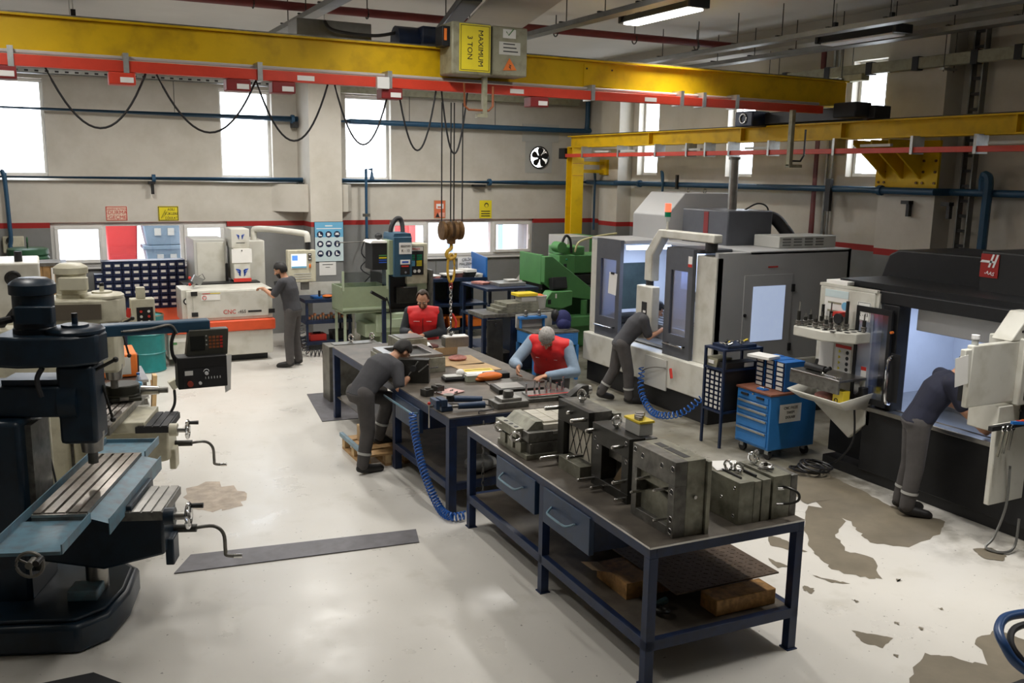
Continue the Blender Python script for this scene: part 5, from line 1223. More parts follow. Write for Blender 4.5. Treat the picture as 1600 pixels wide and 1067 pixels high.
# ---------------------------------------------------------------- assembly table behind
TX0, TX1, TY0, TY1 = 3.28, 4.9, 7.62, 11.45
def table():
    t = thing('assembly_table', 'long dark blue steel assembly table where the two men in red vests work', 'table', (4.09, 9.5, 0))
    MB().bx(TX0+.004, TX1-.004, TY0+.004, TY1-.004, ZB-.012, ZB).build('top_plate', 'bench_top', t)
    for x0, x1, y0, y1 in ((TX0, TX0+.05, TY0, TY1), (TX1-.05, TX1, TY0, TY1), (TX0+.05, TX1-.05, TY0, TY0+.05), (TX0+.05, TX1-.05, TY1-.05, TY1)): MB().bx(x0, x1, y0, y1, ZB-.09, ZB-.01).build('top_rail', 'bench_blue', t, bev=.003)
    for x in (TX0, TX1-.08):
        for y in (TY0, 9.1, TY1-.08): MB().bx(x, x+.08, y, y+.08, 0, ZB-.09).build('leg', 'bench_blue', t, bev=.003)
    MB().bx(TX0+.03, TX1-.03, TY0+.03, TY1-.03, .28, .29).build('shelf', 'bench_top', t)
    for x0, x1 in ((TX0, TX0+.05), (TX1-.05, TX1)): MB().bx(x0, x1, TY0+.08, 9.1, .225, .292).build('shelf_rail', 'bench_blue', t, bev=.003)
    for y0, y1 in ((TY0, TY0+.05),): MB().bx(TX0+.08, TX1-.08, y0, y1, .225, .292).build('shelf_rail', 'bench_blue', t)
    MB().bx(TX0-.012, TX0+.03, 8.35, 9.05, .60, .85).build('drawer', 'drawer_blue', t, bev=.004)
    MB().bx(TX0+.03, TX0+.5, 8.4, 9.0, .62, .84).build('drawer_box', 'bench_blue', t)
    MB().cyl((TX0-.07, 8.38, .80), (TX0-.07, 9.3, .80), .012, n=8).cyl((TX0-.07, 8.4, .80), (TX0, 8.4, .80), .012, n=8).build('rail_handle', 'tray_blue', t)
    ch = MB()
    for k in range(16):
        pts = [(TX0+.34+(.012*math.cos(a) if k % 2 else 0), TY0-.03+(0 if k % 2 else .012*math.cos(a)), .86-k*.045+.028*math.sin(a)) for a in [2*PI*i/8 for i in range(8)]]
        MB().tube(pts, .005, 4, closed=True).build('chain_link', 'steel_dark', t)
table()
spiral('long blue spiral air hose hanging from the assembly table down to the floor', [(3.2, 8.35, .82), (3.19, 8.3, .7), (3.17, 8.0, .35), (3.2, 7.7, .08), (3.22, 7.45, .05), (3.36, 7.42, .05)], .036, 40, 'hose_blue', .0085)
def flat(name, label, cat, x, y, z, sx, sy, sz, m, rz=0., part='body', bev=.002):
    t = thing(name, label, cat, (x, y, z)); MB().box((x, y, z+sz/2), (sx, sy, sz), rz=rz).build(part, m, t, bev=bev); return t
T2 = ZB+.001
def table_things():
    # black fixture the bending man works on
    t = thing('mould_fixture', 'black mould half with levers in front of the bending man', 'mould', (3.5, 9.1, T2))
    MB().box((3.52, 9.15, T2+.13), (.34, .12, .26), rz=-.5).build('block', 'steel_black', t, bev=.004)
    for k in range(3): MB().bar((3.42+.1*k, 9.05-.04*k, T2+.1+.04*k), (3.50+.1*k, 8.98-.04*k, T2+.26-.03*k), .014, .014).build('lever', 'steel_bright', t)
    MB().cyl((3.48, 9.06, T2+.17), (3.45, 9.0, T2+.18), .035, n=12).build('knob', 'black', t)
    t = thing('mould_block', 'long brown steel mould block with framed pocket behind the bending man', 'mould', (3.72, 9.85, T2))
    MB().bx(3.38, 4.04, 9.5, 10.2, T2, T2+.17).build('block', 'steel_side', t, bev=.004)
    for x0, x1, y0, y1 in ((3.40, 4.02, 9.52, 9.6), (3.40, 4.02, 10.1, 10.18), (3.40, 3.5, 9.6, 10.1), (3.92, 4.02, 9.6, 10.1)): MB().bx(x0, x1, y0, y1, T2+.17, T2+.21).build('frame_bar', 'steel', t, bev=.003)
    MB().bx(3.5, 3.92, 9.6, 10.1, T2+.168, T2+.175).build('pocket_floor', 'steel_black', t)
    t = thing('steel_block', 'plain grey steel block under the hands of the man at the table end', 'block', (4.05, 10.75, T2)); MB().bx(3.86, 4.24, 10.55, 10.95, T2, T2+.20).build('block', 'steel_side', t, bev=.004); MB().bx(3.9, 4.2, 10.58, 10.9, T2+.20, T2+.212).build('ground_face', 'steel', t)
    # cardboard and papers
    flat('cardboard_sheet', 'flat sheet of cardboard under the crumpled rag', 'cardboard', 4.42, 10.0, T2, .5, .55, .008, 'cardboard', -.1)
    flat('cardboard_sheet', 'second sheet of cardboard nearer the yellow catalogue', 'cardboard', 4.45, 9.55, T2, .45, .42, .008, 'cardboard', .06)
    t = thing('carton', 'small opened cardboard carton with upright flap on the table', 'box', (4.42, 10.5, T2)); MB().bx(4.28, 4.58, 10.4, 10.62, T2, T2+.05).build('tray', 'cardboard', t); MB().box((4.43, 10.39, T2+.05), (.3, .006, .1), rx=.15).build('flap', 'cardboard', t)
    t = thing('paper_roll', 'rolled white paper leaning by the steel block', 'paper', (4.32, 10.7, T2)); MB().cyl((4.30, 10.62, T2+.045), (4.36, 10.86, T2+.045), .045, n=14, cap=False).build('roll', 'paper', t)
    tag(MB().sph((4.42, 10.02, T2+.035), (.12, .1, .035), 12, 6).build('rag', 'rag_red'), 'crumpled red brown rag on the cardboard', 'rag')
    tag(MB().sph((4.38, 10.85, T2+.03), (.14, .09, .04), 12, 6).build('rag', 'rag_dark') if mat('rag_dark', (.11, .04, .035), .9, var=.3, scale=20) else None, 'dark red rag by the hanging steel block', 'rag')
    t = thing('catalogue', 'white and yellow catalogue lying on the table', 'book', (4.32, 9.2, T2)); MB().box((4.33, 9.2, T2+.02), (.34, .26, .04), rz=-.12).build('pages', 'paper', t); MB().box((4.34, 9.27, T2+.042), (.34, .12, .004), rz=-.12).build('cover_band', 'yellow_plastic', t); MB().box((4.34, 9.27, T2+.045), (.3, .02, .002), rz=-.12).build('cover_line', 'ink', t)
    t = thing('tool_case', 'flat black case below the yellow catalogue', 'case', (4.42, 9.0, T2)); MB().box((4.44, 9.0, T2+.03), (.28, .14, .06), rz=-.1).build('body', 'charcoal', t, bev=.006); MB().box((4.44, 8.93, T2+.03), (.06, .012, .012)).build('latch', 'steel', t)
    tag(MB().sph((4.30, 8.88, T2+.05), (.16, .07, .05), 12, 7).sph((4.2, 8.9, T2+.03), (.08, .06, .03)).build('cloth', 'orange'), 'bright orange cloth lying on the table', 'cloth')
    t = thing('blister_pack', 'clear blister pack beside the small grey box', 'pack', (3.96, 9.05, T2)); MB().box((3.96, 9.06, T2+.02), (.26, .16, .04), rz=-.1).build('tray', 'charcoal', t, bev=.01); MB().box((3.94, 9.06, T2+.05), (.2, .12, .02), rz=-.1).build('bubble', 'grey_white', t, bev=.008)
    t = thing('grey_box', 'small grey green box beside the orange cloth', 'box', (4.11, 8.93, T2)); MB().box((4.11, 8.93, T2+.035), (.14, .1, .07), rz=-.1).build('body', 'sage_grey', t, bev=.004) if mat('sage_grey', (.33, .35, .27), .6) else None; MB().box((4.11, 8.93, T2+.072), (.142, .102, .006), rz=-.1).build('lid', 'grey_white', t)
    tag(MB().sph((4.04, 9.08, T2+.075), (.05, .05, .04), 10, 6).build('plastic_bag', 'paper'), 'crumpled white plastic bag on the blister pack', 'bag')
    t = flat('steel_sheet', 'brown steel sheet under the orange cloth', 'plate', 4.42, 8.72, T2, .42, .34, .012, 'steel_dark', -.15, 'sheet')
    t = thing('mould_plate', 'dark mould plate the grey haired man is screwing', 'mould', (4.36, 8.36, T2)); MB().box((4.38, 8.38, T2+.025), (.5, .3, .05), rz=-.12).build('plate', 'steel_black', t, bev=.003); MB().box((4.3, 8.4, T2+.052), (.26, .24, .005), rz=-.12).build('label_face', 'steel', t)
    t = thing('ejector_plate', 'ejector plate bristling with upright pins beside the grey haired man', 'mould', (4.48, 7.95, T2)); MB().box((4.46, 7.98, T2+.02), (.72, .34, .04), rz=-.08).build('plate', 'steel_dark', t, bev=.003); MB().box((4.52, 7.95, T2+.05), (.5, .22, .02), rz=-.08).build('retainer', 'steel', t, bev=.003)
    MB().box((4.5, 7.86, T2+.062), (.5, .02, .006), rz=-.08).build('red_strip', 'ink_red', t)
    for x, y, h in ((4.28, 7.98, .1), (4.38, 7.99, .13), (4.44, 8.0, .11), (4.5, 7.97, .12), (4.56, 7.98, .14), (4.62, 7.95, .09), (4.7, 7.96, .14), (4.48, 7.92, .08), (4.66, 7.92, .1)): MB().cyl((x, y, T2+.06), (x, y, T2+.06+h), .011, n=10).build('ejector_pin', 'chrome', t)
    t = thing('clamp_bracket', 'black cast clamp bracket at the near table edge', 'bracket', (4.75, 7.78, T2)); MB().bx(4.55, 4.84, 7.66, 7.8, T2, T2+.06).build('base', 'steel_black', t, bev=.004); MB().prism([(4.62, T2+.06), (4.84, T2+.06), (4.84, T2+.16), (4.76, T2+.16)], 7.68, 7.78, 'y').build('jaw', 'steel_black', t, bev=.006); MB().cyl((4.84, 7.73, T2+.1), (4.88, 7.73, T2+.1), .05, n=14).build('nut', 'steel', t)
    t = thing('mould_insert', 'stepped mould insert with round boss on the table corner', 'mould', (4.0, 7.82, T2)); MB().box((4.0, 7.82, T2+.03), (.34, .22, .06)).build('base', 'steel_dark', t, bev=.004); MB().box((4.0, 7.83, T2+.075), (.22, .16, .03)).build('step', 'steel', t, bev=.003); MB().lathe([(.05, 0), (.055, .02), (.05, .06), (.045, .062)], (4.0, 7.83, T2+.09), n=20).build('boss', 'steel_dark', t)
    # grinders and vise
    t = thing('angle_grinder', 'blue angle grinder lying on the table with its cable', 'grinder', (3.62, 8.0, T2)); MB().cyl((3.55, 8.12, T2+.045), (3.80, 8.0, T2+.045), .034, .03, n=12).build('body', 'navy_tool', t) if mat('navy_tool', (.02, .045, .10), .4) else None
    MB().cyl((3.52, 8.14, T2+.02), (3.52, 8.14, T2+.075), .045, n=14).build('gear_head', 'black', t); MB().cyl((3.5, 8.15, T2+.08), (3.5, 8.15, T2+.088), .055, n=18).build('guard', 'steel', t); MB().tube(catmull([(3.8, 8.0, T2+.045), (3.9, 7.97, T2+.03), (3.95, 7.9, T2+.012), (3.88, 7.82, T2+.012)]), .006, 5).build('cable', 'rubber', t)
    t = thing('straight_grinder', 'second slim grinder with a looped cable at the table corner', 'grinder', (3.6, 7.75, T2)); MB().cyl((3.46, 7.82, T2+.05), (3.72, 7.78, T2+.05), .03, .036, n=12).build('body', 'navy_tool', t); MB().cyl((3.4, 7.83, T2+.05), (3.46, 7.82, T2+.05), .016, n=10).build('collet', 'steel', t)
    MB().tube(catmull([(3.72, 7.78, T2+.05), (3.8, 7.8, T2+.02), (3.78, 7.72, T2+.012), (3.68, 7.7, T2+.012), (3.6, 7.66, T2+.012), (3.66, 7.64, T2-.1)]), .006, 5).build('cable', 'rubber', t)
    t = thing('bench_vise', 'small blue bench vise clamped to the table edge', 'vise', (3.34, 7.95, T2)); MB().bx(3.3, 3.42, 7.85, 8.0, T2, T2+.05).build('base', 'navy_tool', t, bev=.006); MB().bx(3.3, 3.36, 7.84, 8.0, T2+.05, T2+.12).build('jaw', 'navy_tool', t, bev=.005); MB().bx(3.24, 3.28, 7.84, 8.0, T2+.03, T2+.12).build('moving_jaw', 'navy_tool', t, bev=.005); MB().cyl((3.2, 7.92, T2+.05), (3.32, 7.92, T2+.05), .014, n=10).build('spindle', 'steel', t); MB().cyl((3.2, 7.92, T2-.16), (3.2, 7.92, T2+.07), .007, n=8).build('tommy_bar', 'steel_bright', t); MB().sph((3.2, 7.92, T2+.08), .016).build('bar_ball', 'ink_red', t)
    for k, (x, y, lab) in enumerate(((3.42, 8.52, 'dark machined cube at the left table edge'), (3.58, 8.62, 'second machined cube on the pink rag'))):
        t = thing('machined_cube', lab, 'block', (x, y, T2), group='machined cubes on the table'); MB().box((x, y, T2+.035), (.1, .1, .07), rz=.3).build('cube', 'steel_black', t, bev=.003); MB().cyl((x, y, T2+.07), (x, y, T2+.085), .03, n=14).build('boss', 'steel', t)
        for q in (-.03, .03): MB().cyl((x+q, y-.02, T2+.07), (x+q, y-.02, T2+.08), .008, n=8).build('screw', 'chrome', t)
    tag(MB().box((3.68, 8.55, T2+.008), (.26, .2, .014), rz=.4).build('rag', 'rag_pink', bev=.006) if mat('rag_pink', (.60, .38, .36), .9, var=.2, scale=20) else None, 'pink rag spread under the machined cubes', 'rag')
    for k in range(6):
        x, y = 3.5+random.random()*.3, 8.45+random.random()*.22
        t = thing('machine_screw', 'loose screw lying on or beside the pink rag', 'screw', (x, y, T2+.016), group='loose screws on the pink rag'); MB().cyl((x, y, T2+.022), (x+.03, y+.01, T2+.022), .006, n=8).build('shank', 'steel_bright', t); MB().cyl((x+.03, y+.01, T2+.022), (x+.038, y+.012, T2+.022), .011, n=8).build('head', 'steel_bright', t)
    # suspended steel block
    zb = ZBL-.05
    t = thing('suspended_block', 'white faced steel block hanging on the chain hook', 'block', (HX+.06, HY, zb-.12)); MB().box((HX+.06, HY, zb-.07), (.30, .16, .12), rz=-.1).build('block', 'steel', t, bev=.004); MB().box((HX+.06, HY-.01, zb-.005), (.28, .15, .012), rz=-.1).build('label_face', 'paper', t); MB().torus((HX, HY, zb+.01), .025, .008, (1, 0, 0), 14, 6).build('lifting_eye', 'steel_dark', t)
    # beneath the table
    t = thing('grease_drum', 'dark drum on the shelf under the assembly table', 'drum', (4.2, 8.3, .29)); MB().lathe([(.0, 0), (.15, 0), (.155, .02), (.15, .04), (.15, .3), (.155, .32), (.14, .33), (0, .33)], (4.2, 8.3, .29), n=20).build('body', 'charcoal', t); MB().torus((4.2, 8.3, .47), .153, .006, n=20, k=5).build('hoop', 'steel_dark', t)
    t = thing('plastic_bundle', 'crumpled clear plastic bundle on the shelf under the table', 'plastic', (3.75, 7.9, .29)); MB().sph((3.7, 7.85, .38), (.16, .12, .09), 10, 7).build('wrap', 'tray_metal', t); MB().sph((3.82, 7.9, .36), (.1, .1, .07), 8, 6).build('wrap', 'grey_white', t)
    t = thing('timber_pallet', 'small timber pallet under the raised foot of the bending man', 'pallet', (3.3, 9.6, 0))
    for k in range(4): MB().bx(2.98, 3.5, 9.24+k*.22, 9.41+k*.22, .12, .145).build('deck_board', 'wood', t, bev=.003)
    for x in (2.98, 3.22, 3.44): MB().bx(x, x+.07, 9.24, 10.07, .0, .03).build('skid', 'wood', t); 
    for x in (2.98, 3.22, 3.44):
        for y in (9.24, 9.62, 9.97): MB().bx(x, x+.07, y, y+.1, .03, .12).build('pallet_block', 'wood_pale', t, bev=.003)
    MB().bx(2.96, 3.0, 9.22, 10.1, .145, .19).build('edge_strip', 'tray_blue', t)
    t = thing('cardboard_box', 'small cardboard box standing on the timber pallet', 'box', (3.2, 9.75, .146)); MB().bx(3.1, 3.26, 9.7, 9.88, .146, .33).build('body', 'wood_pale', t, bev=.003); MB().bx(3.098, 3.1, 9.76, 9.82, .146, .33).build('tape', 'cardboard', t)
table_things()
# floor plates and the big mould standing on one of them
t = thing('floor_plate', 'long narrow steel strip let into the floor', 'floor plate', (1.8, 7.4, 0)); P4 = [GZ(*q) for q in ((650, 828), (655, 848), (272, 897), (298, 868))]
MB().prism([(p.x, p.y) for p in P4], .002, .010).build('strip', 'plate_steel', t) if mat('plate_steel', (.13, .125, .135), .5, .35, var=.2, scale=4, dirt=(.08, .075, .075), dirt_amt=.3) else None
t = thing('floor_plate', 'square steel plate on the floor beneath the big standing mould', 'floor plate', (3.5, 12, 0)); MB().prism([(3.08, 11.28), (4.1, 11.2), (4.35, 12.75), (3.28, 12.8)], .002, .010).build('sheet', 'plate_steel', t)
t = thing('standing_mould', 'big steel mould plate standing on the floor behind the bending man', 'mould', (3.85, 12.4, .01))
MB().bx(3.45, 4.2, 12.2, 12.55, .01, .79).build('plate', 'mould_grey', t, bev=.005) if mat('mould_grey', (.15, .145, .125), .5, .6, var=.35, scale=4, dirt=(.07, .06, .045), dirt_amt=.3) else None
MB().bx(4.2, 4.3, 12.22, 12.53, .01, .75).build('side_plate', 'steel_dark', t, bev=.004); MB().bx(3.55, 4.1, 12.28, 12.47, .785, .80).build('ground_top', 'steel', t)
MB().bx(3.6, 4.4, 11.95, 12.19, .01, .05).build('base_bar', 'steel_dark', t)
eyebolt(t, (3.82, 12.38, .80), .045, (1, .5, 0)); eyebolt(t, (4.15, 12.45, .80), .04, (1, .5, 0))
for x, z in ((3.53, .72), (3.53, .55), (3.53, .3), (3.9, .55), (3.95, .35), (3.75, .6), (3.6, .1), (3.8, .2)): MB().cyl((x, 12.198, z), (x, 12.202, z), .018, n=12).build('bore', 'black', t)
for z in (.7, .58): MB().cyl((4.0, 12.2, z), (3.98, 12.0, z+.02), .02, n=12).build('guide_pin', 'chrome', t)
# ================================================================ MACHINES ALONG THE BACK WALL
def wing(mb, x, y, z, s_, w_):
    """one feathered wing of the maker's mark, s_ = side"""
    for k in range(3):
        h = .034*w_/.1; z1 = z-k*h*1.25; e = w_*(1-.22*k)
        mb.prism([(x+s_*w_*.12, z1-h), (x+s_*w_*.34, z1), (x+s_*e, z1+h*.25), (x+s_*(e-.02), z1-h*.6), (x+s_*w_*.4, z1-h*.9)], y-.003, y, 'y')
    mb.prism([(x+s_*w_*.1, z-.2*w_), (x+s_*w_*.36, z-.05*w_), (x+s_*w_*.42, z-w_*1.0), (x+s_*w_*.26, z-w_*1.25)], y-.003, y, 'y')
def wire_edm():
    t = thing('wire_cutting_machine', 'white wire cutting machine with orange red band and CNC-455 lettering', 'machine', (2.6, 16.3, 0))
    MB().bx(1.9, 3.35, 15.65, 17.5, 0, .12).build('plinth', 'black', t)
    MB().bx(1.74, 3.42, 15.5, 17.6, .12, .53).build('base', 'machine_white', t, bev=.015)
    lp = MB().bx(1.8, 2.02, 15.494, 15.5, .40, .46).build('maker_label', 'paper', t); MB().bx(1.81, 1.87, 15.492, 15.494, .36, .40).build('green_mark', 'green_machine', lp)
    MB().bx(1.72, 3.46, 15.46, 17.55, .53, .71).build('band', 'red_orange', t, bev=.02)
    tk = MB().bx(2.05, 3.43, 15.52, 16.3, .71, 1.22).build('tank', 'machine_white', t, bev=.012)
    MB().bx(2.15, 3.36, 15.508, 15.52, .76, 1.2).build('tank_door', 'machine_white', tk, bev=.008)
    for x in (2.12, 3.36):
        for z in (.80, 1.14): MB().bx(x, x+.1, 15.495, 15.51, z, z+.07).build('latch', 'black', tk)
    for x0, x1, m in ((2.3, 2.42, 'ink_red'), (2.42, 2.58, 'yellow_sign')): MB().bx(x0, x1, 15.504, 15.507, 1.165, 1.175).build('label_bar', m, tk)
    lb = MB().bx(2.28, 2.58, 15.503, 15.506, 1.06, 1.15).build('warning_label', 'paper', tk); MB().torus((2.33, 15.50, 1.105), .03, .005, (0, 1, 0), 14, 4).build('prohibition_ring', 'ink_red', lb)
    text('CNC', .10, (2.72, 15.503, .85), 'ink_red', tk, sx=.95); text('-455', .075, (2.92, 15.503, .845), 'ink', tk); MB().bx(3.02, 3.24, 15.503, 15.506, .83, .86).build('model_bar', 'ink', tk)
    gb = MB().bx(1.98, 2.15, 15.56, 16.2, .71, 1.24).build('filter_box', 'machine_white', t, bev=.01); MB().torus((2.06, 15.555, 1.05), .045, .012, (0, 1, 0), 18, 6).build('gauge', 'black', gb); MB().cyl((2.06, 15.556, 1.05), (2.06, 15.55, 1.05), .036, n=16).build('gauge_dial', 'paper', gb)
    MB().bx(2.12, 3.4, 16.3, 16.9, 1.10, 1.24).build('tank_rim', 'black', t)
    lm = MB().box((2.28, 15.85, 1.36), (.16, .1, .12), ry=.5).build('work_lamp', 'galvanised', t); MB().tube([(2.3, 15.83, 1.42), (2.36, 15.83, 1.46), (2.4, 15.83, 1.38), (2.34, 15.83, 1.33)], .006, 5).build('lamp_bail', 'black', lm); MB().cyl((2.2, 15.85, 1.24), (2.24, 15.85, 1.32), .02, n=8).build('lamp_stem', 'grey_white', lm)
    for z in (1.29, 1.40): MB().sph((2.16, 15.85, z), .026).build('red_knob', 'ink_red', lm)
    c1 = MB().bx(2.35, 2.9, 16.6, 17.5, 1.10, 1.97).build('left_cabinet', 'grey_white', t, bev=.01); MB().bx(2.4, 2.86, 16.59, 16.60, 1.14, 1.92).build('cabinet_door', 'machine_white', c1, bev=.005); MB().bx(2.87, 2.91, 16.585, 16.6, 1.2, 1.55).build('gap', 'black', c1)
    MB().bx(3.22, 3.56, 16.6, 17.5, 1.08, 1.94).build('right_cabinet', 'machine_white', t, bev=.02)
    h1 = MB().bx(2.94, 3.25, 16.35, 16.9, 1.83, 2.16).build('upper_head', 'machine_white', t, bev=.01); h2 = MB().bx(2.96, 3.24, 16.3, 16.9, 1.27, 1.83).build('column', 'machine_white', t, bev=.01)
    MB().bx(2.95, 3.25, 16.29, 16.31, 1.25, 1.31).build('red_band', 'ink_red', h2); MB().bx(3.0, 3.2, 16.35, 16.7, 1.05, 1.25).build('quill', 'black', t)
    pp = MB().box((3.1, 16.29, 1.70), (.34, .004, .24), rx=.02).build('sheet', 'paper', h2); MB().cyl((3.1, 16.28, 1.79), (3.1, 16.286, 1.79), .012, n=8).build('magnet', 'black', pp)
    for zc, y, ww, par in ((2.03, 16.349, .065, h1), (1.44, 16.299, .1, h2)):
        mb = MB(); wing(mb, 3.108, y, zc+.03, 1, ww); wing(mb, 3.087, y, zc+.03, -1, ww); mb.build('wing_emblem', 'ink_blue', par)
    MB().bx(3.02, 3.17, 16.347, 16.35, 1.915, 1.925).build('emblem_text_line', 'ink', h1)
    # console arm and monitor
    MB().tube(catmull([(3.42, 16.8, 1.9), (3.42, 16.8, 2.08), (3.46, 16.76, 2.13), (3.7, 16.5, 2.13), (4.1, 16.05, 2.09), (4.16, 15.98, 2.06), (4.17, 15.96, 1.94)], 5), .055, 12).build('console_arm', 'machine_white', t)
    MB().cyl((4.17, 15.96, 1.95), (4.17, 15.96, 1.81), .045, n=14).build('arm_joint', 'black', t)
    mo = MB().bx(3.80, 4.29, 15.9, 16.05, 1.25, 1.81).build('console', 'machine_cream', t, bev=.012)
    MB().bx(3.86, 4.12, 15.893, 15.90, 1.50, 1.74).build('screen', 'screen_lit', mo); MB().bx(3.87, 3.97, 15.889, 15.893, 1.63, 1.72).build('screen_window', 'screen_blue', mo); MB().bx(3.86, 4.12, 15.889, 15.893, 1.50, 1.53).build('screen_bar', 'board_sky', mo)
    for z in (1.70, 1.63): MB().bx(4.15, 4.21, 15.88, 15.90, z, z+.05).build('key_block', 'black', mo, bev=.004); MB().bx(4.16, 4.20, 15.876, 15.88, z+.02, z+.035).build('key_label', 'paper', mo)
    MB().sph((4.18, 15.88, 1.53), (.02, .015, .04)).build('red_tag', 'orange', mo)
    for k in range(3): MB().bx(3.9, 4.2, 15.895, 15.90, 1.31+k*.04, 1.325+k*.04).build('key_row', 'grey_white', mo)
    MB().box((4.1, 15.96, 1.18), (.14, .06, .14)).build('cable_box', 'tray_metal', mo)
    hp = MB().box((3.5, 15.38, 1.27), (.11, .05, .16), rx=-.3, rz=.3).build('hand_panel', 'charcoal', t, bev=.008)
wire_edm()
def blue_shelf():
    t = thing('shelf_table', 'dark blue shelf table beside the wire cutting machine', 'table', (4.5, 16.3, 0))
    for x in (4.12, 4.9):
        for y in (16.0, 16.6): MB().bx(x, x+.04, y, y+.04, 0, .9).build('leg', 'navy', t)
    for z in (.86, .48, .10): MB().bx(4.1, 4.96, 15.98, 16.66, z, z+.06).build('shelf', 'navy', t)
    MB().bx(4.12, 4.94, 16.64, 16.66, .92, 1.15).build('back_board', 'machine_white', t)
    MB().bx(4.96, 5.0, 15.98, 16.66, .16, 1.0).build('side_strip', 'machine_white', t)
    for k in range(14):
        x = 4.2+k*.05; o = thing('copper_electrode', 'small copper electrode in the row on the middle shelf, number from the left not marked', 'electrode', (x, 16.1, .54), group='copper electrodes on the middle shelf'); MB().bx(x-.016, x+.016, 16.06, 16.12, .54, .56+.03*(k % 3)).build('shank', 'steel', o); MB().bx(x-.018, x+.018, 16.055, 16.125, .56+.03*(k % 3), .60+.03*(k % 3)).build('tip', 'copper', o)
        o['label'] = 'small copper tipped electrode standing in the row on the middle shelf'
blue_shelf()
t = thing('parts_tray', 'bright blue tray on the shelf table top', 'tray', (4.38, 16.2, .92)); MB().bx(4.28, 4.45, 16.1, 16.3, .92, .96).build('tray', 'bright_blue', t, bev=.004); MB().cyl((4.4, 16.12, .95), (4.4, 16.12, 1.06), .022, n=10).build('spray_nozzle', 'black', t)
t = thing('work_gloves', 'orange work gloves lying on the shelf table', 'gloves', (4.56, 16.15, .92)); MB().sph((4.56, 16.15, .95), (.1, .08, .03)).build('palm', 'orange', t)
for k in range(4): MB().cyl((4.60, 16.12+.025*k, .95), (4.68, 16.10+.03*k, .94), .014, n=8).build('finger', 'orange', t)
t = thing('paper_sheet', 'curled white paper at the end of the shelf table', 'paper', (4.78, 16.2, .92)); MB().add([(4.62, 16.1, .925), (4.9, 16.05, .925), (4.93, 16.4, 1.12), (4.75, 16.4, 1.0)], [(0, 1, 2, 3)]).build('sheet', 'paper', t)
t = thing('tool_box', 'red tool box on the bottom shelf', 'toolbox', (4.35, 16.15, .16)); MB().bx(4.2, 4.5, 16.05, 16.3, .16, .28).build('body', 'ink_red', t, bev=.01); MB().bx(4.28, 4.42, 16.16, 16.18, .28, .31).build('handle', 'black', t)
t = thing('grey_tub', 'dark tub on the bottom shelf by the side strip', 'tub', (4.75, 16.2, .16)); MB().prism([(4.62, .16), (4.88, .16), (4.9, .32), (4.6, .32)], 16.05, 16.3, 'y').build('tub', 'charcoal', t); MB().bx(4.6, 4.9, 16.04, 16.06, .3, .325).build('rim', 'charcoal', t)
spiral('dark spiral hose drooping beside the standing operator', [(3.92, 15.7, .55), (3.95, 15.6, .3), (3.98, 15.5, .12), (4.15, 15.45, .06), (4.5, 15.4, .06)], .06, 16, 'hose_black', .009)

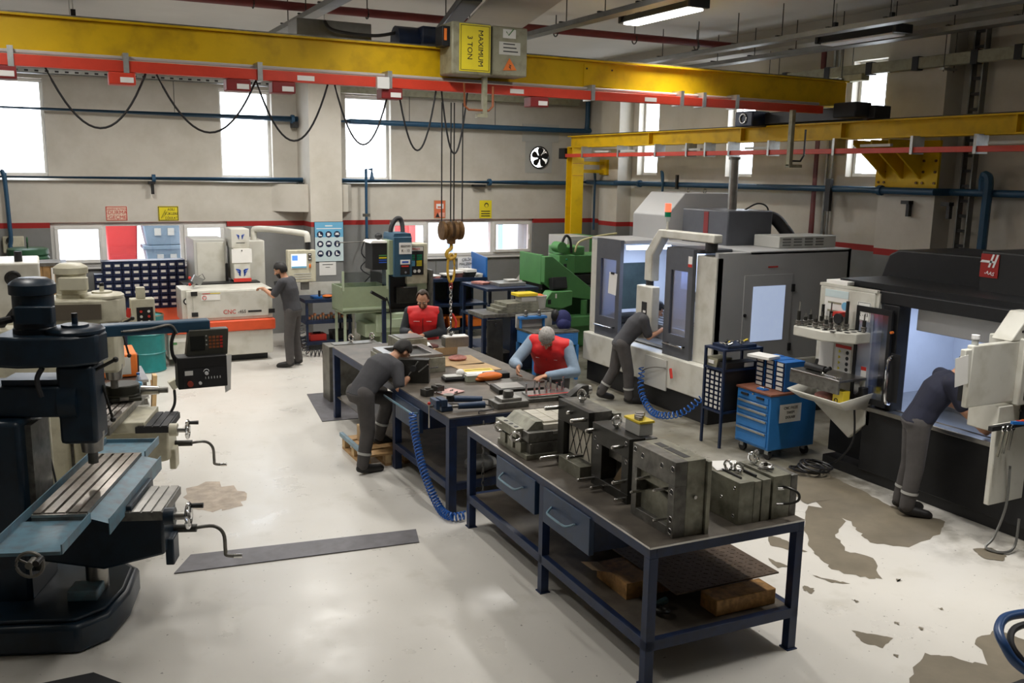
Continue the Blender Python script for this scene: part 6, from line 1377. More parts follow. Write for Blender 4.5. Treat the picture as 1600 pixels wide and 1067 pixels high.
def sink_edm():
    t = thing('spark_erosion_machine', 'blue and pale green spark erosion machine with EROZYON notice', 'machine', (5.4, 15.9, 0))
    MB().bx(4.62, 4.66, 15.36, 15.4, 0, .76).build('leg', 'pale_green', t); MB().bx(4.62, 4.66, 15.88, 15.92, 0, .76).build('leg', 'pale_green', t); MB().bx(5.3, 6.18, 15.45, 16.6, 0, .36).build('base', 'sage', t, bev=.02); MB().bx(5.2, 6.25, 15.35, 16.6, .36, .70).build('bed', 'pale_green', t, bev=.02); MB().bx(5.3, 6.2, 15.3, 15.36, .45, .6).build('bed_front', 'pale_green', t)
    MB().bx(5.02, 5.32, 15.42, 15.95, .28, .52).build('coolant_tray', 'pale_green', t, bev=.02)
    tk = MB()
    for a in ((4.58, 5.42, 15.3, 15.32), (4.58, 5.42, 15.93, 15.95), (4.58, 4.60, 15.32, 15.93), (5.40, 5.42, 15.32, 15.93)): tk.bx(*a, .76, 1.2)
    tk = tk.build('work_tank', 'sage', t); MB().bx(4.58, 5.42, 15.3, 15.95, .74, .77).build('tank_floor', 'sage', tk); MB().bx(4.6, 5.4, 15.305, 15.312, 1.2, 1.46).build('splash_glass', 'screen_guard', tk)
    for x in (4.58, 5.38): MB().bx(x, x+.035, 15.295, 15.325, 1.14, 1.48).build('glass_post', 'pale_green', tk)
    MB().bx(4.58, 5.42, 15.285, 15.3, .80, .84).build('tank_lip', 'pale_green', tk)
    MB().bx(5.44, 6.2, 15.5, 16.4, .70, 1.38).build('dark_body', 'black', t, bev=.02)
    MB().bx(5.40, 5.46, 15.35, 15.6, .8, 1.48).build('blue_post', 'mill_mid', t) if mat('mill_mid', (.03, .085, .14), .42, var=.1) else None
    hd = MB().bx(5.48, 5.82, 15.2, 15.75, 1.36, 2.06).build('quill_head', 'mill_mid', t, bev=.012); MB().prism([(5.48, 2.06), (5.82, 2.06), (5.80, 2.12), (5.50, 2.12)], 15.22, 15.75, 'y').build('head_cap', 'mill_mid', hd)
    MB().bx(5.41, 5.48, 15.24, 15.6, 1.4, 2.0).build('head_side', 'sage', hd)
    n1 = MB().bx(5.58, 5.81, 15.193, 15.20, 1.76, 1.96).build('notice', 'paper', hd); text('EREZYON', .05, (5.695, 15.19, 1.90), 'ink', n1, sx=.85); text('K - 12', .06, (5.695, 15.19, 1.82), 'ink', n1)
    n2 = MB().bx(5.60, 5.78, 15.193, 15.20, 1.58, 1.66).build('name_plate', 'paper', hd); MB().bx(5.63, 5.75, 15.191, 15.193, 1.605, 1.635).build('name_print', 'ink_blue', n2)
    k1 = MB().bx(5.6, 5.77, 15.19, 15.20, 1.40, 1.57).build('key_panel', 'black', hd); MB().bx(5.62, 5.75, 15.187, 15.19, 1.535, 1.56).build('panel_title', 'ink_red', k1); MB().cyl((5.69, 15.19, 1.44), (5.69, 15.175, 1.44), .022, n=12).build('dial', 'chrome', k1)
    MB().tube(catmull([(5.55, 15.6, 1.95), (5.58, 15.6, 2.2), (5.66, 15.6, 2.34), (5.74, 15.6, 2.36), (5.78, 15.6, 2.28), (5.78, 15.55, 2.1)], 6), .04, 10).build('cable_hose', 'rubber', t)
    ct = MB().bx(5.14, 5.44, 15.35, 15.75, 1.48, 1.95).build('control_box', 'black', t, bev=.01); MB().prism([(5.1, 1.95), (5.46, 1.95), (5.44, 1.985), (5.14, 1.99)], 15.33, 15.76, 'y').build('papers_on_top', 'paper', ct)
    for k, m in enumerate(('green_machine', 'yellow_sign', 'ink_blue', 'ink_blue')): MB().bx(5.26, 5.40, 15.345, 15.35, 1.72-k*.04, 1.74-k*.04).build('key_row', m, ct)
    MB().sph((5.34, 15.6, 2.05), (.07, .06, .06)).build('cap', 'black', ct); MB().cyl((4.6, 15.7, 1.94), (5.3, 15.65, 1.96), .010, n=6).build('pole', 'steel_dark', ct)
    cp = MB().bx(5.80, 6.2, 15.42, 15.8, 1.20, 1.92).build('control_panel', 'machine_cream', t, bev=.012); pf = MB().bx(5.83, 6.12, 15.413, 15.42, 1.36, 1.87).build('panel_face', 'black', cp); MB().bx(5.84, 6.11, 15.409, 15.413, 1.79, 1.86).build('title_bar', 'bin_label', pf); text('FURKAN', .05, (5.95, 15.407, 1.825), 'ink_red', pf)
    for i in range(3):
        for k in range(2): MB().bx(5.85+.14*k, 5.95+.14*k, 15.408, 15.413, 1.70-i*.035, 1.725-i*.035).build('key_row', 'green_lens', pf)
    for i in range(4):
        for k in range(4):
            MB().bx(5.86+.024*k, 5.88+.024*k, 15.408, 15.413, 1.52+i*.026, 1.54+i*.026).build('key', 'board_sky', pf); MB().bx(5.985+.026*k, 6.007+.026*k, 15.408, 15.413, 1.52+i*.026, 1.54+i*.026).build('key', 'yellow_sign', pf)
    for x in (5.95, 6.03): MB().cyl((x, 15.412, 1.43), (x, 15.40, 1.43), .03, n=14).build('meter', 'paper', pf)
    MB().prism([(5.82, 1.20), (6.2, 1.20), (6.2, 1.1), (5.9, .95), (5.82, .95)], 15.45, 15.7, 'y').build('panel_stand', 'pale_green', cp)
    gd = MB().bx(6.22, 6.26, 15.3, 16.0, .8, 1.45).build('side_guard', 'steel_dark', t); MB().bx(5.6, 6.0, 15.4, 15.7, .86, 1.15).build('work_fixture', 'steel_black', t, bev=.01)
    MB().bx(5.42, 6.3, 15.44, 15.5, .70, .76).build('tank_edge', 'black', t)
sink_edm()
t = thing('lamp_post', 'dark blue pole with a slanted lamp head between the machines', 'lamp', (5.33, 14.6, 0)); p = AY(600, 500, 14.6); MB().bx(p.x-.03, p.x+.03, 14.57, 14.63, 0, 1.05).build('post', 'navy', t); MB().bar((p.x+.04, 14.6, 1.05), (p.x-.22, 14.6, 1.2), .07, .05).build('lamp_head', 'charcoal', t); MB().box((p.x, 14.6, .01), (.3, .3, .02)).build('foot', 'navy', t); MB().tube(catmull([(p.x+.05, 14.6, 1.1), (p.x+.12, 14.6, .8), (p.x+.1, 14.6, .2)]), .012, 6).build('cable', 'rubber', t)

# ---------------------------------------------------------------- desks and racks right of the spark machine
def steel_desk():
    t = thing('steel_desk', 'navy steel desk piled with papers under the second strip window', 'desk', (7.2, 16.5, 0))
    MB().bx(6.6, 7.78, 16.2, 16.9, 1.11, 1.17).build('top', 'navy', t)
    for x in (6.62, 7.2, 7.72):
        for y in (16.22, 16.84): MB().bx(x, x+.05, y, y+.05, 0, 1.11).build('leg', 'navy', t)
    for z in (.62, .15): MB().bx(6.6, 7.78, 16.2, 16.9, z, z+.05).build('shelf', 'navy', t)
    MB().bx(6.6, 7.78, 16.88, 16.9, .2, 1.1).build('back_panel', 'black', t)
    MB().prism([(16.9, 1.17), (16.9, 1.62), (16.2, 1.55), (16.2, 1.17)], 7.74, 7.77, 'x').build('side_panel', 'bright_blue', t)
steel_desk()
a, b, c, d = FR(716, 402, 743, 421, 16.85)
t = thing('shelf_notice', 'white notice reading ÇELİK MALZEME RAFI behind the desk', 'sign', ((a+b)/2, 16.9, c)); MB().bx(a, b, 16.87, 16.88, 1.17, d).build('plate', 'paper', t)
for k, s_ in enumerate(('ÇELİK', 'MALZEME', 'RAFI')): text(s_, .075, ((a+b)/2, 16.866, d-.05-k*.085), 'tray_metal', t)
for k, (x, y, sx, sy, h, m, lab) in enumerate(((6.75, 16.5, .2, .3, .05, 'rag_red', 'reddish folder at the left end of the navy desk'), (7.0, 16.4, .22, .26, .08, 'black', 'black folder stack on the navy desk'), (7.22, 16.5, .24, .3, .12, 'rag_dark', 'dark red binder pile in the middle of the navy desk'), (7.45, 16.45, .26, .34, .15, 'charcoal', 'charcoal binder pile near the blue side panel'), (7.62, 16.35, .16, .2, .07, 'grey_white', 'grey parts box at the right end of the navy desk'))):
    t = thing('document_pile', lab, 'papers', (x, y, 1.17), group='piles on the navy desk')
    for q in range(3): MB().box((x, y, 1.17+h*(q+.5)/3), (sx*(1-.06*q), sy, h/3), rz=.15*(q-1)).build('folder', m if q != 2 else 'paper', t)
t = thing('instrument_stand', 'thin instrument stand on the navy desk', 'stand', (6.85, 16.6, 1.17)); MB().cyl((6.85, 16.6, 1.17), (6.85, 16.6, 1.5), .008, n=6).build('rod', 'steel_dark', t); MB().box((6.85, 16.6, 1.18), (.1, .1, .02)).build('foot', 'black', t)
for k in range(3):
    x = 6.72+k*.4; o = thing('orange_crate', ('left', 'middle', 'right')[k]+' orange crate on the low shelf of the navy desk', 'crate', (x, 16.4, .2), group='orange crates under the desk'); MB().prism([(x-.15, .2), (x+.15, .2), (x+.17, .42), (x-.17, .42)], 16.22, 16.6, 'y').build('body', 'orange', o, bev=.01); MB().bx(x-.175, x+.175, 16.205, 16.22, .39, .43).build('rim', 'orange', o)
def frame_rack():
    t = thing('frame_rack', 'open navy frame rack with a raised end table', 'rack', (7.0, 14.4, 0))
    for x in (6.5, 7.0, 7.38):
        for y in (13.5, 14.5):
            zt = 1.3 if x > 6.9 or y > 14 else 1.05
            MB().bx(x, x+.045, y, y+.045, 0, zt).build('post', 'navy', t)
    MB().bx(6.48, 7.43, 13.48, 14.56, 1.27, 1.31).build('top', 'navy', t); MB().bx(6.48, 7.43, 13.48, 14.56, .78, .82).build('shelf', 'navy', t); MB().bx(6.48, 7.43, 13.48, 14.56, .25, .29).build('shelf', 'navy', t)
frame_rack()
t = thing('steel_parts', 'flat pale steel parts on the raised rack top', 'parts', (7.0, 14.0, 1.31)); MB().box((7.05, 13.9, 1.34), (.5, .4, .06)).build('plate', 'galvanised', t, bev=.004); MB().box((7.12, 13.9, 1.39), (.2, .2, .03)).build('step', 'grey_white', t, bev=.003); MB().box((6.7, 14.2, 1.33), (.2, .3, .03), rz=.3).build('red_case', 'rag_red', t)
for k in range(8):
    x, y = 6.6+k*.1, 13.6+.1*(k % 3); o = thing('rack_fitting', 'small steel fitting standing on the middle shelf of the frame rack', 'fitting', (x, y, .82), group='fittings on the frame rack shelf'); MB().cyl((x, y, .82), (x, y, .88+.04*(k % 3)), .025, n=10).build('body', random.choice(['steel', 'black', 'steel_bright', 'copper']), o); MB().cyl((x, y, .88+.04*(k % 3)), (x, y, .90+.04*(k % 3)), .032, n=6).build('nut', 'steel_dark', o)
def navy_bench():
    t = thing('cabinet_bench', 'navy cabinet bench with a thick steel top left of the blue desk', 'bench', (6.9, 13.1, 0))
    x0, x1, y0, y1 = 6.1, 7.45, 12.85, 13.42
    MB().bx(x0, x1, y0, y1, .94, 1.0).build('top', 'steel_dark', t, bev=.004); MB().bx(6.6, x1-.02, y0+.03, y1-.02, .05, .94).build('cabinet', 'navy', t, bev=.006)
    MB().bx(x0, x0+.06, y0, y0+.06, 0, .94).build('leg', 'navy', t); MB().bx(x0, x0+.06, y1-.06, y1, 0, .94).build('leg', 'navy', t)
    for x in (6.62, 7.02): d = MB().bx(x, x+.38, y0+.015, y0+.03, .1, .9).build('door', 'navy', t, bev=.004); MB().bx(x+.32, x+.34, y0, y0+.015, .5, .6).build('handle', 'steel', d)
    MB().bx(x0+.03, 6.6, y0+.05, y1-.05, .35, .38).build('shelf', 'steel_dark', t)
navy_bench()
for k in range(3): t = thing('steel_plate', ('lowest', 'middle', 'uppermost')[k]+' of the steel plates stacked on the navy cabinet bench', 'plate', (6.75, 13.1, 1.0+k*.05), group='steel plates on the cabinet bench'); MB().box((6.75+.03*k, 13.1, 1.025+k*.05), (.75-.08*k, .42, .05), rz=.03*k).build('plate', 'steel_side', t, bev=.003)
t = thing('parts_bin', 'clear bin with a yellow lid on the stacked steel plates', 'bin', (6.95, 13.05, 1.152)); MB().bx(6.83, 7.1, 12.95, 13.18, 1.152, 1.24).build('body', 'grey_white', t, bev=.006); MB().bx(6.76, 7.12, 12.93, 13.2, 1.24, 1.29).build('lid', 'yellow_plastic', t, bev=.01)
t = thing('round_tub', 'pale round tub behind the yellow lidded bin', 'tub', (7.28, 13.2, 1.0)); MB().lathe([(.11, 0), (.13, .2), (.14, .21), (.12, .215), (.1, .02)], (7.28, 13.2, 1.001), n=20).build('body', 'grey_white', t); MB().sph((7.28, 13.2, 1.2), (.09, .09, .04)).build('contents', 'orange', t)
t = thing('upright_plate', 'dark steel plate leaning upright against the navy cabinet bench', 'plate', (6.3, 12.75, 0)); MB().box((6.28, 12.78, .46), (.26, .05, .92), rx=-.06).build('plate', 'steel_black', t, bev=.003); MB().cyl((6.28, 12.74, .85), (6.28, 12.76, .85), .02, n=12).build('bore', 'black', t)
t = thing('timber_pallet', 'timber pallet with a steel plate in the aisle behind the assembly table', 'pallet', (6.15, 12.3, 0))
for k in range(4): MB().bx(5.72, 6.58, 11.95+k*.19, 12.1+k*.19, .11, .135).build('deck_board', 'wood', t, bev=.003)
for x in (5.74, 6.1, 6.46):
    for y in (11.95, 12.25, 12.54): MB().bx(x, x+.1, y, y+.1, .02, .11).build('pallet_block', 'wood_pale', t)
    MB().bx(x, x+.1, 11.95, 12.66, 0, .02).build('skid', 'wood', t)
t = thing('steel_plate', 'grey steel plate lying on the aisle pallet', 'plate', (6.2, 12.25, .136)); MB().box((6.22, 12.24, .15), (.52, .4, .028), rz=.1).build('plate', 'plate_steel', t, bev=.003)
t = thing('cardboard_box', 'cardboard box with a yellow bag under the navy cabinet bench', 'box', (6.35, 13.15, .02)); MB().bx(6.2, 6.52, 12.98, 13.3, .0, .3).build('body', 'cardboard', t); MB().sph((6.36, 13.1, .33), (.08, .08, .08)).build('yellow_bag', 'yellow_plastic', t)
# bright blue desk
def blue_desk():
    t = thing('blue_desk', 'bright blue steel desk with one drawer beside the machining centre', 'desk', (7.1, 12.45, 0)); x0, x1, y0, y1 = 6.62, 7.42, 12.12, 12.72
    MB().bx(x0, x1, y0, y1, .76, .79).build('top', 'steel_dark', t); MB().bx(x0+.01, x1-.01, y0+.01, y1-.01, .56, .76).build('apron', 'cabinet_blue', t, bev=.005)
    d = MB().bx(x0+.3, x0+.68, y0-.005, y0+.01, .585, .74).build('drawer', 'cabinet_blue', t, bev=.004); MB().tube([(x0+.42, y0, .66), (x0+.43, y0-.04, .65), (x0+.6, y0-.04, .65), (x0+.61, y0, .66)], .01, 6).build('handle', 'bright_blue', d)
    for x in (x0, x1-.045):
        for y in (y0, y1-.045): MB().bx(x, x+.045, y, y+.045, 0, .56).build('leg', 'cabinet_blue', t)
blue_desk()
t = thing('tool_holder_rack', 'blue strip rack with two tool holders on the blue desk', 'rack', (6.85, 12.6, .79)); MB().bx(6.62, 7.1, 12.58, 12.68, .93, .97).build('strip', 'cabinet_blue', t, bev=.004); MB().bx(6.6, 7.25, 12.69, 12.71, .79, 1.0).build('back_plate', 'machine_white', t); MB().bx(6.64, 6.66, 12.6, 12.66, .79, .93).build('stand', 'cabinet_blue', t); MB().bx(7.05, 7.07, 12.6, 12.66, .79, .93).build('stand', 'cabinet_blue', t)
for x in (6.74, 6.98): MB().lathe([(.03, 0), (.034, .02), (.026, .03), (.034, .05), (.028, .09), (.014, .1)], (x, 12.63, .97), n=14).build('tool', 'steel_dark', t)
t = thing('work_jacket', 'dark blue jacket bundled on the blue desk', 'jacket', (7.3, 12.4, .79)); MB().sph((7.3, 12.42, .92), (.12, .17, .16), 12, 8).sph((7.26, 12.32, .86), (.11, .12, .1), 10, 7).build('cloth', 'jacket_navy', t) if mat('jacket_navy', (.012, .016, .09), .85, var=.2, scale=12, bump=.4) else None; MB().sph((7.2, 12.5, .98), (.06, .1, .1)).build('collar', 'charcoal', t)
t = thing('hand_saw', 'orange handled saw lying on the blue desk', 'saw', (6.95, 12.25, .79)); MB().sph((6.9, 12.28, .81), (.1, .06, .022)).build('grip', 'orange', t); MB().bar((6.98, 12.26, .81), (7.25, 12.16, .81), .02, .006).build('blade', 'steel_bright', t)
# ---------------------------------------------------------------- green surface grinder
def grinder():
    t = thing('surface_grinder', 'green surface grinding machine in the far corner', 'machine', (8.7, 14.9, 0))
    MB().bx(8.0, 9.9, 14.5, 15.5, 0, .5).build('base', 'green_machine', t, bev=.03); MB().bx(8.25, 9.6, 14.3, 14.55, .42, .62).build('front_step', 'green_machine', t, bev=.02)
    MB().prism([(8.06, 1.72), (8.22, 1.72), (9.15, 1.05), (9.75, .95), (9.75, .78), (8.4, 1.0), (8.06, 1.25)], 14.42, 14.56, 'y').build('splash_wing', 'green_machine', t, bev=.01)
    MB().bx(8.06, 8.12, 14.56, 15.4, 1.2, 1.74).build('column_plate', 'green_machine', t, bev=.01); MB().bx(8.12, 8.46, 15.3, 15.4, 1.1, 1.6).build('column_back', 'green_machine', t, bev=.01); MB().bx(8.12, 8.46, 14.6, 15.3, 1.1, 1.25).build('column_floor', 'black', t); MB().bx(8.3, 9.9, 14.96, 15.6, .5, 1.05).build('saddle', 'green_dark', t) if mat('green_dark', (.03, .10, .035), .5) else None
    wh = MB().bx(8.46, 8.80, 14.6, 15.0, 1.28, 1.72).build('wheel_head', 'green_machine', t, bev=.015); MB().cyl((8.52, 14.6, 1.86), (8.52, 14.85, 1.86), .1, n=18).build('motor', 'green_machine', wh); MB().torus((8.46, 14.7, 1.86), .05, .015, (1, 0, 0), 16, 6).build('motor_ring', 'paper', wh); MB().tube(catmull([(8.56, 14.7, 1.9), (8.64, 14.7, 2.06), (8.74, 14.7, 2.0), (8.78, 14.7, 1.75)]), .025, 8).build('hose_loop', 'rubber', wh)
    MB().bx(8.56, 8.62, 14.59, 14.6, 1.48, 1.56).build('inlet', 'black', wh); MB().sph((8.62, 14.6, 1.64), .02).build('green_lamp', 'green_lens', wh)
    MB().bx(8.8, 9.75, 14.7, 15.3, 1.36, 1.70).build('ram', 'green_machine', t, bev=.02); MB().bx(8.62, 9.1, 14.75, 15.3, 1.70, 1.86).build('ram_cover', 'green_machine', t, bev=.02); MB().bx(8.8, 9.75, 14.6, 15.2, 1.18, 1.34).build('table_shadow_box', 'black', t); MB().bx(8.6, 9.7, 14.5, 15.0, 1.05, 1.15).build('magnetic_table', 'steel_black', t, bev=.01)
    MB().tube(catmull([(8.85, 14.7, 1.76), (8.95, 14.7, 1.95), (9.3, 14.65, 2.05), (9.7, 14.6, 2.1)]), .02, 8).build('coolant_hose', 'pale_hose', t) if mat('pale_hose', (.55, .50, .26), .5) else None
    # control box and small screen on a stand in front
    cb = MB().prism([(7.86, .86), (8.06, 1.12), (8.50, 1.12), (8.50, .86), (8.3, .80)], 14.15, 14.4, 'y').build('control_box', 'green_machine', t, bev=.015); MB().bx(7.99, 8.05, 14.14, 14.15, .9, .98).build('inlet', 'black', cb); MB().bx(8.14, 8.17, 14.145, 14.15, 1.0, 1.08).build('label', 'paper', cb); MB().cyl((8.3, 14.3, 0), (8.3, 14.3, .82), .05, n=12).build('stand', 'green_machine', cb)
    sc = MB().box((8.28, 14.3, 1.24), (.30, .14, .22), rx=-.25).build('readout', 'charcoal', t, bev=.01); MB().box((8.28, 14.222, 1.25), (.24, .01, .15), rx=-.25).build('screen', 'screen_dark', sc)
    MB().cyl((8.9, 14.4, .6), (8.9, 14.4, .9), .06, n=12).build('post', 'green_machine', t)
    e = thing('electrical_cabinet', 'green and grey electrical cabinet behind the surface grinder', 'cabinet', (9.75, 16.1, 0)); MB().bx(9.3, 9.82, 15.75, 16.5, 0, 1.97).build('side', 'grey_white', e, bev=.008); MB().bx(9.82, 10.0, 15.75, 16.5, 0, 1.97).build('body', 'green_machine', e, bev=.008); MB().bx(9.42, 9.76, 15.742, 15.75, .4, 1.9).build('door', 'machine_side', e, bev=.004)
grinder()
# ================================================================ MILLING MACHINES ON THE LEFT
def handwheel(t, x, y, z, r=.09, name='handwheel', d=(1, 0, 0), m='chrome', grip='black'):
    d = Vector(d); w_ = MB().torus((x, y, z), r, r*.13, d, 22, 7)
    u, v, _ = basis(d)
    for k in range(3):
        a = 2*PI*k/3+.5; e = Vector((x, y, z))+(u*math.cos(a)+v*math.sin(a))*r
        w_.cyl((x, y, z), e, r*.09, n=6)
    w_.cyl(Vector((x, y, z))-d*.06, Vector((x, y, z))+d*.02, r*.3, n=14)
    o = w_.build(name, m, t)
    e = Vector((x, y, z))+(u*math.cos(2.6)+v*math.sin(2.6))*r
    MB().cyl(e, e+d*.085, .016, .019, n=10).build('grip', grip, o)
    return o
def mill(loc, rz, label, paint, zt, hw, ln, pan=None, mtr=(.136, 2.07, 2.43), house=(1.86, 2.07), big=True, knee_m=None, deep=.45):
    t = thing('milling_machine', label, 'milling machine', (loc[0], loc[1], 0), rz, world=False)
    knee_m = knee_m or paint
    # base casting with a raised rim
    MB().prism([(-1.25, -.62), (.05, -.62), (.2, -.45), (.24, -.1), (.2, .3), (.05, .46), (-1.25, .46)], 0, .2).build('base', paint, t, bev=.03)
    MB().prism([(-1.2, -.56), (.02, -.56), (.16, -.4), (.2, -.1), (.16, .26), (.02, .40), (-1.2, .40)], .2, .225).build('base_rim', paint, t, bev=.01)
    MB().cyl((.02, -.08, .22), (.02, -.08, zt-.5), .075, n=16).build('elevating_screw', 'steel', t); MB().bx(-.12, .08, -.3, -.12, .22, .3).build('coolant_box', 'tray_blue' if pan else paint, t, bev=.01)
    MB().bx(-.95, -.36, -.26, .26, .2, 1.5).build('column', paint, t, bev=.03); MB().bx(-.37, -.32, -.16, .16, .4, 1.45).build('column_ways', 'steel_dark', t)
    MB().prism([(-.33, zt-.52), (.1, zt-.60), (.52, zt-.50), (.52, zt-.20), (-.33, zt-.20)], -.19, .19, 'y').build('knee', knee_m, t, bev=.02)
    MB().bx(-.30, .34, -.30, .30, zt-.2, zt-.09).build('saddle', knee_m, t, bev=.01)
    wy = MB().bx(.26, .56, -.33, .2, zt-.19, zt-.13).build('way_cover', 'steel_dark' if pan else 'rubber', t, bev=.004)
    for k in range(4): MB().bx(.28+.07*k, .335+.07*k, -.33, .2, zt-.13, zt-.122).build('way_strip', 'steel' if pan else 'rubber', wy)
    # table with three T-slots, built as raised lands
    tb = MB().bx(-hw, hw, -ln, ln, zt-.085, zt-.022).build('table', 'steel_dark', t, bev=.004)
    e = 2*hw/9.0; x = -hw
    for wd, sl in ((1.3, 0), (.55, 1), (1.45, 0), (.55, 1), (1.45, 0), (.55, 1), (1.45, 0), (.35, 1), (1.35, 0)):
        if not sl: MB().bx(x, x+wd*e, -ln+.03, ln-.03, zt-.022, zt).build('table_land', 'table_steel', tb)
        x += wd*e
    for y in (-ln+.0, ln-.015): MB().bx(-hw, hw, y, y+.015, zt-.022, zt-.004).build('table_end_bar', 'table_steel', tb)
    if pan:
        pn = MB()
        def sheet(a, b, c, d): pn.add([a, b, c, d], [(0, 1, 2, 3)])
        xl, xr, z = -hw-.05, hw+.14, zt-.045; lip = .05
        for y0, y1 in ((-ln-.52, -ln), (ln, ln+.42)): pn.bx(xl, hw+.02, y0, y1, z-.012, z)
        for xx in (xl,): pn.bx(xx-.008, xx, -ln-.52, ln+.42, z-.012, z+lip)
        pn.bx(hw+.02, hw+.028, -ln-.52, -ln, z-.012, z+lip); pn.bx(hw+.02, hw+.028, ln, ln+.42, z-.012, z+lip)
        pn.bx(xl, hw+.02, -ln-.528, -ln-.52, z-.012, z+.01); pn.bx(xl, hw+.02, ln+.42, ln+.428, z-.012, z+.03)
        pn = pn.build('chip_pan', 'tray_blue', t)
        MB().add([(hw, -ln, zt-.03), (hw, ln, zt-.03), (xr, ln+.02, zt-.075), (xr, -ln, zt-.075)], [(0, 1, 2, 3)]).bx(xr-.006, xr, -ln, ln+.02, zt-.15, zt-.04).build('side_gutter', 'tray_blue', t)
    # head: ram, swivel, spindle head, belt housing, motor
    MB().bx(-1.0, -.12, -.15, .15, 1.5, 1.72).build('ram', paint, t, bev=.02); MB().bx(-.5, -.1, -.12, .12, 1.72, 1.76).build('ram_slide', paint, t)
    MB().cyl((-.14, 0, 1.60), (-.02, 0, 1.60), .17, n=22).build('swivel_plate', paint, t)
    hb = MB().bx(-.15, .10, -.13, .13, 1.30, house[0]).build('spindle_head', paint, t, bev=.03); MB().cyl((.02, 0, 1.36), (.02, 0, 1.22), .085, .07, n=18).build('quill', 'steel', t); MB().cyl((.02, 0, 1.22), (.02, 0, 1.13), .035, n=12).build('spindle_nose', 'steel_dark', t)
    MB().prism([(-.52, -.19), (-.35, -.24), (.0, -.20), (.13, -.1), (.15, .05), (.08, .18), (-.35, .24), (-.52, .19)], house[0], house[1]).build('belt_housing', paint, t, bev=.02)
    MB().lathe([(.0, 0), (.19, 0), (.19, .02), (.17, .035), (.09, .04), (.088, .055), (.02, .058), (.02, .1), (.012, .11)], (-.04, 0, house[1]), n=28).build('pulley_cover', paint, t); MB().cyl((-.04, 0, house[1]+.05), (-.04, 0, house[1]+.13), .02, n=10).build('drawbar', 'black', t)
    r, z0, z1 = mtr
    MB().lathe([(r*1.02, 0), (r*1.02, .03), (r*.96, .04), (r*.96, (z1-z0)*.72), (r*1.08, (z1-z0)*.74), (r*1.08, (z1-z0)*.92), (r*.96, z1-z0-.01), (r*.7, z1-z0+.012), (0, z1-z0+.014)], (-.3, 0, z0), n=30).build('motor', paint, t)
    MB().bx(-.36, -.12, -r-.05, -r+.03, z0+.08, z0+.2).build('terminal_box', paint, t, bev=.01)
    MB().tube(catmull([(-.42, -.05, z0+.1), (-.55, -.05, z0+.06), (-.75, -.03, z0-.06), (-.95, 0, 1.7)]), .025, 8).build('motor_cable', 'rubber', t)
    MB().tube(catmull([(-.2, -.2, house[0]), (-.24, -.2, house[0]-.08), (-.22, -.2, house[0]-.2)]), .018, 8).build('flexible_conduit', 'rubber', t)
    MB().cyl((.09, -.06, house[0]-.05), (.22, -.06, house[0]+.02), .012, n=8).sph((.23, -.06, house[0]+.025), .02).build('brake_lever', 'steel_black', t); MB().cyl((.10, .05, 1.68), (.15, .05, 1.45), .01, n=8).sph((.155, .05, 1.43), .02).build('quill_lever', 'steel_black', t)
    # hand wheels and cranks
    handwheel(t, .72, -.30, zt-.17, .085); MB().cyl((.52, -.30, zt-.17), (.70, -.30, zt-.17), .028, n=12).build('wheel_shaft', 'steel', t); MB().cyl((.56, -.30, zt-.17), (.63, -.30, zt-.17), .06, n=16).build('dial', knee_m, t)
    handwheel(t, hw*.3, -ln-.62 if pan else -ln-.12, zt-.07, .075, 'table_wheel', (0, -1, 0), 'steel_dark')
    MB().cyl((.50, .1, zt-.42), (.68, .1, zt-.42), .03, n=12).build('crank_hub', 'steel_black', t)
    MB().tube(catmull([(.66, .1, zt-.42), (.80, .1, zt-.41), (.87, .1, zt-.47), (.88, .1, zt-.60), (.885, .1, zt-.64), (.95, .1, zt-.65)], 5), .014, 8).build('knee_crank', 'steel_dark', t)
    MB().cyl((.94, .1, zt-.65), (1.0, .1, zt-.65), .016, n=10).build('crank_grip', 'chrome', t)
    MB().bx(.5, .56, -.1, .06, zt-.62, zt-.42).build('switch_box', knee_m, t, bev=.01)
    return t
mat('table_steel', (.40, .37, .33), .36, .9, var=.2, scale=10, dirt=(.28, .2, .18), dirt_amt=.25)
MA = mill((.215, 6.9), R(-20), 'dark blue milling machine in front with three slotted table and pale blue chip pan', 'mill_blue', 1.0, .168, .66, pan=True)
MC = mill((.52, 9.25), R(-18), 'cream milling machine behind the dark blue one with rotary table on it', 'machine_cream', .96, .15, .75, mtr=(.135, 2.0, 2.3), house=(1.78, 2.0))
FRAME[MA.name] = (FRAME[MA.name][0], False)
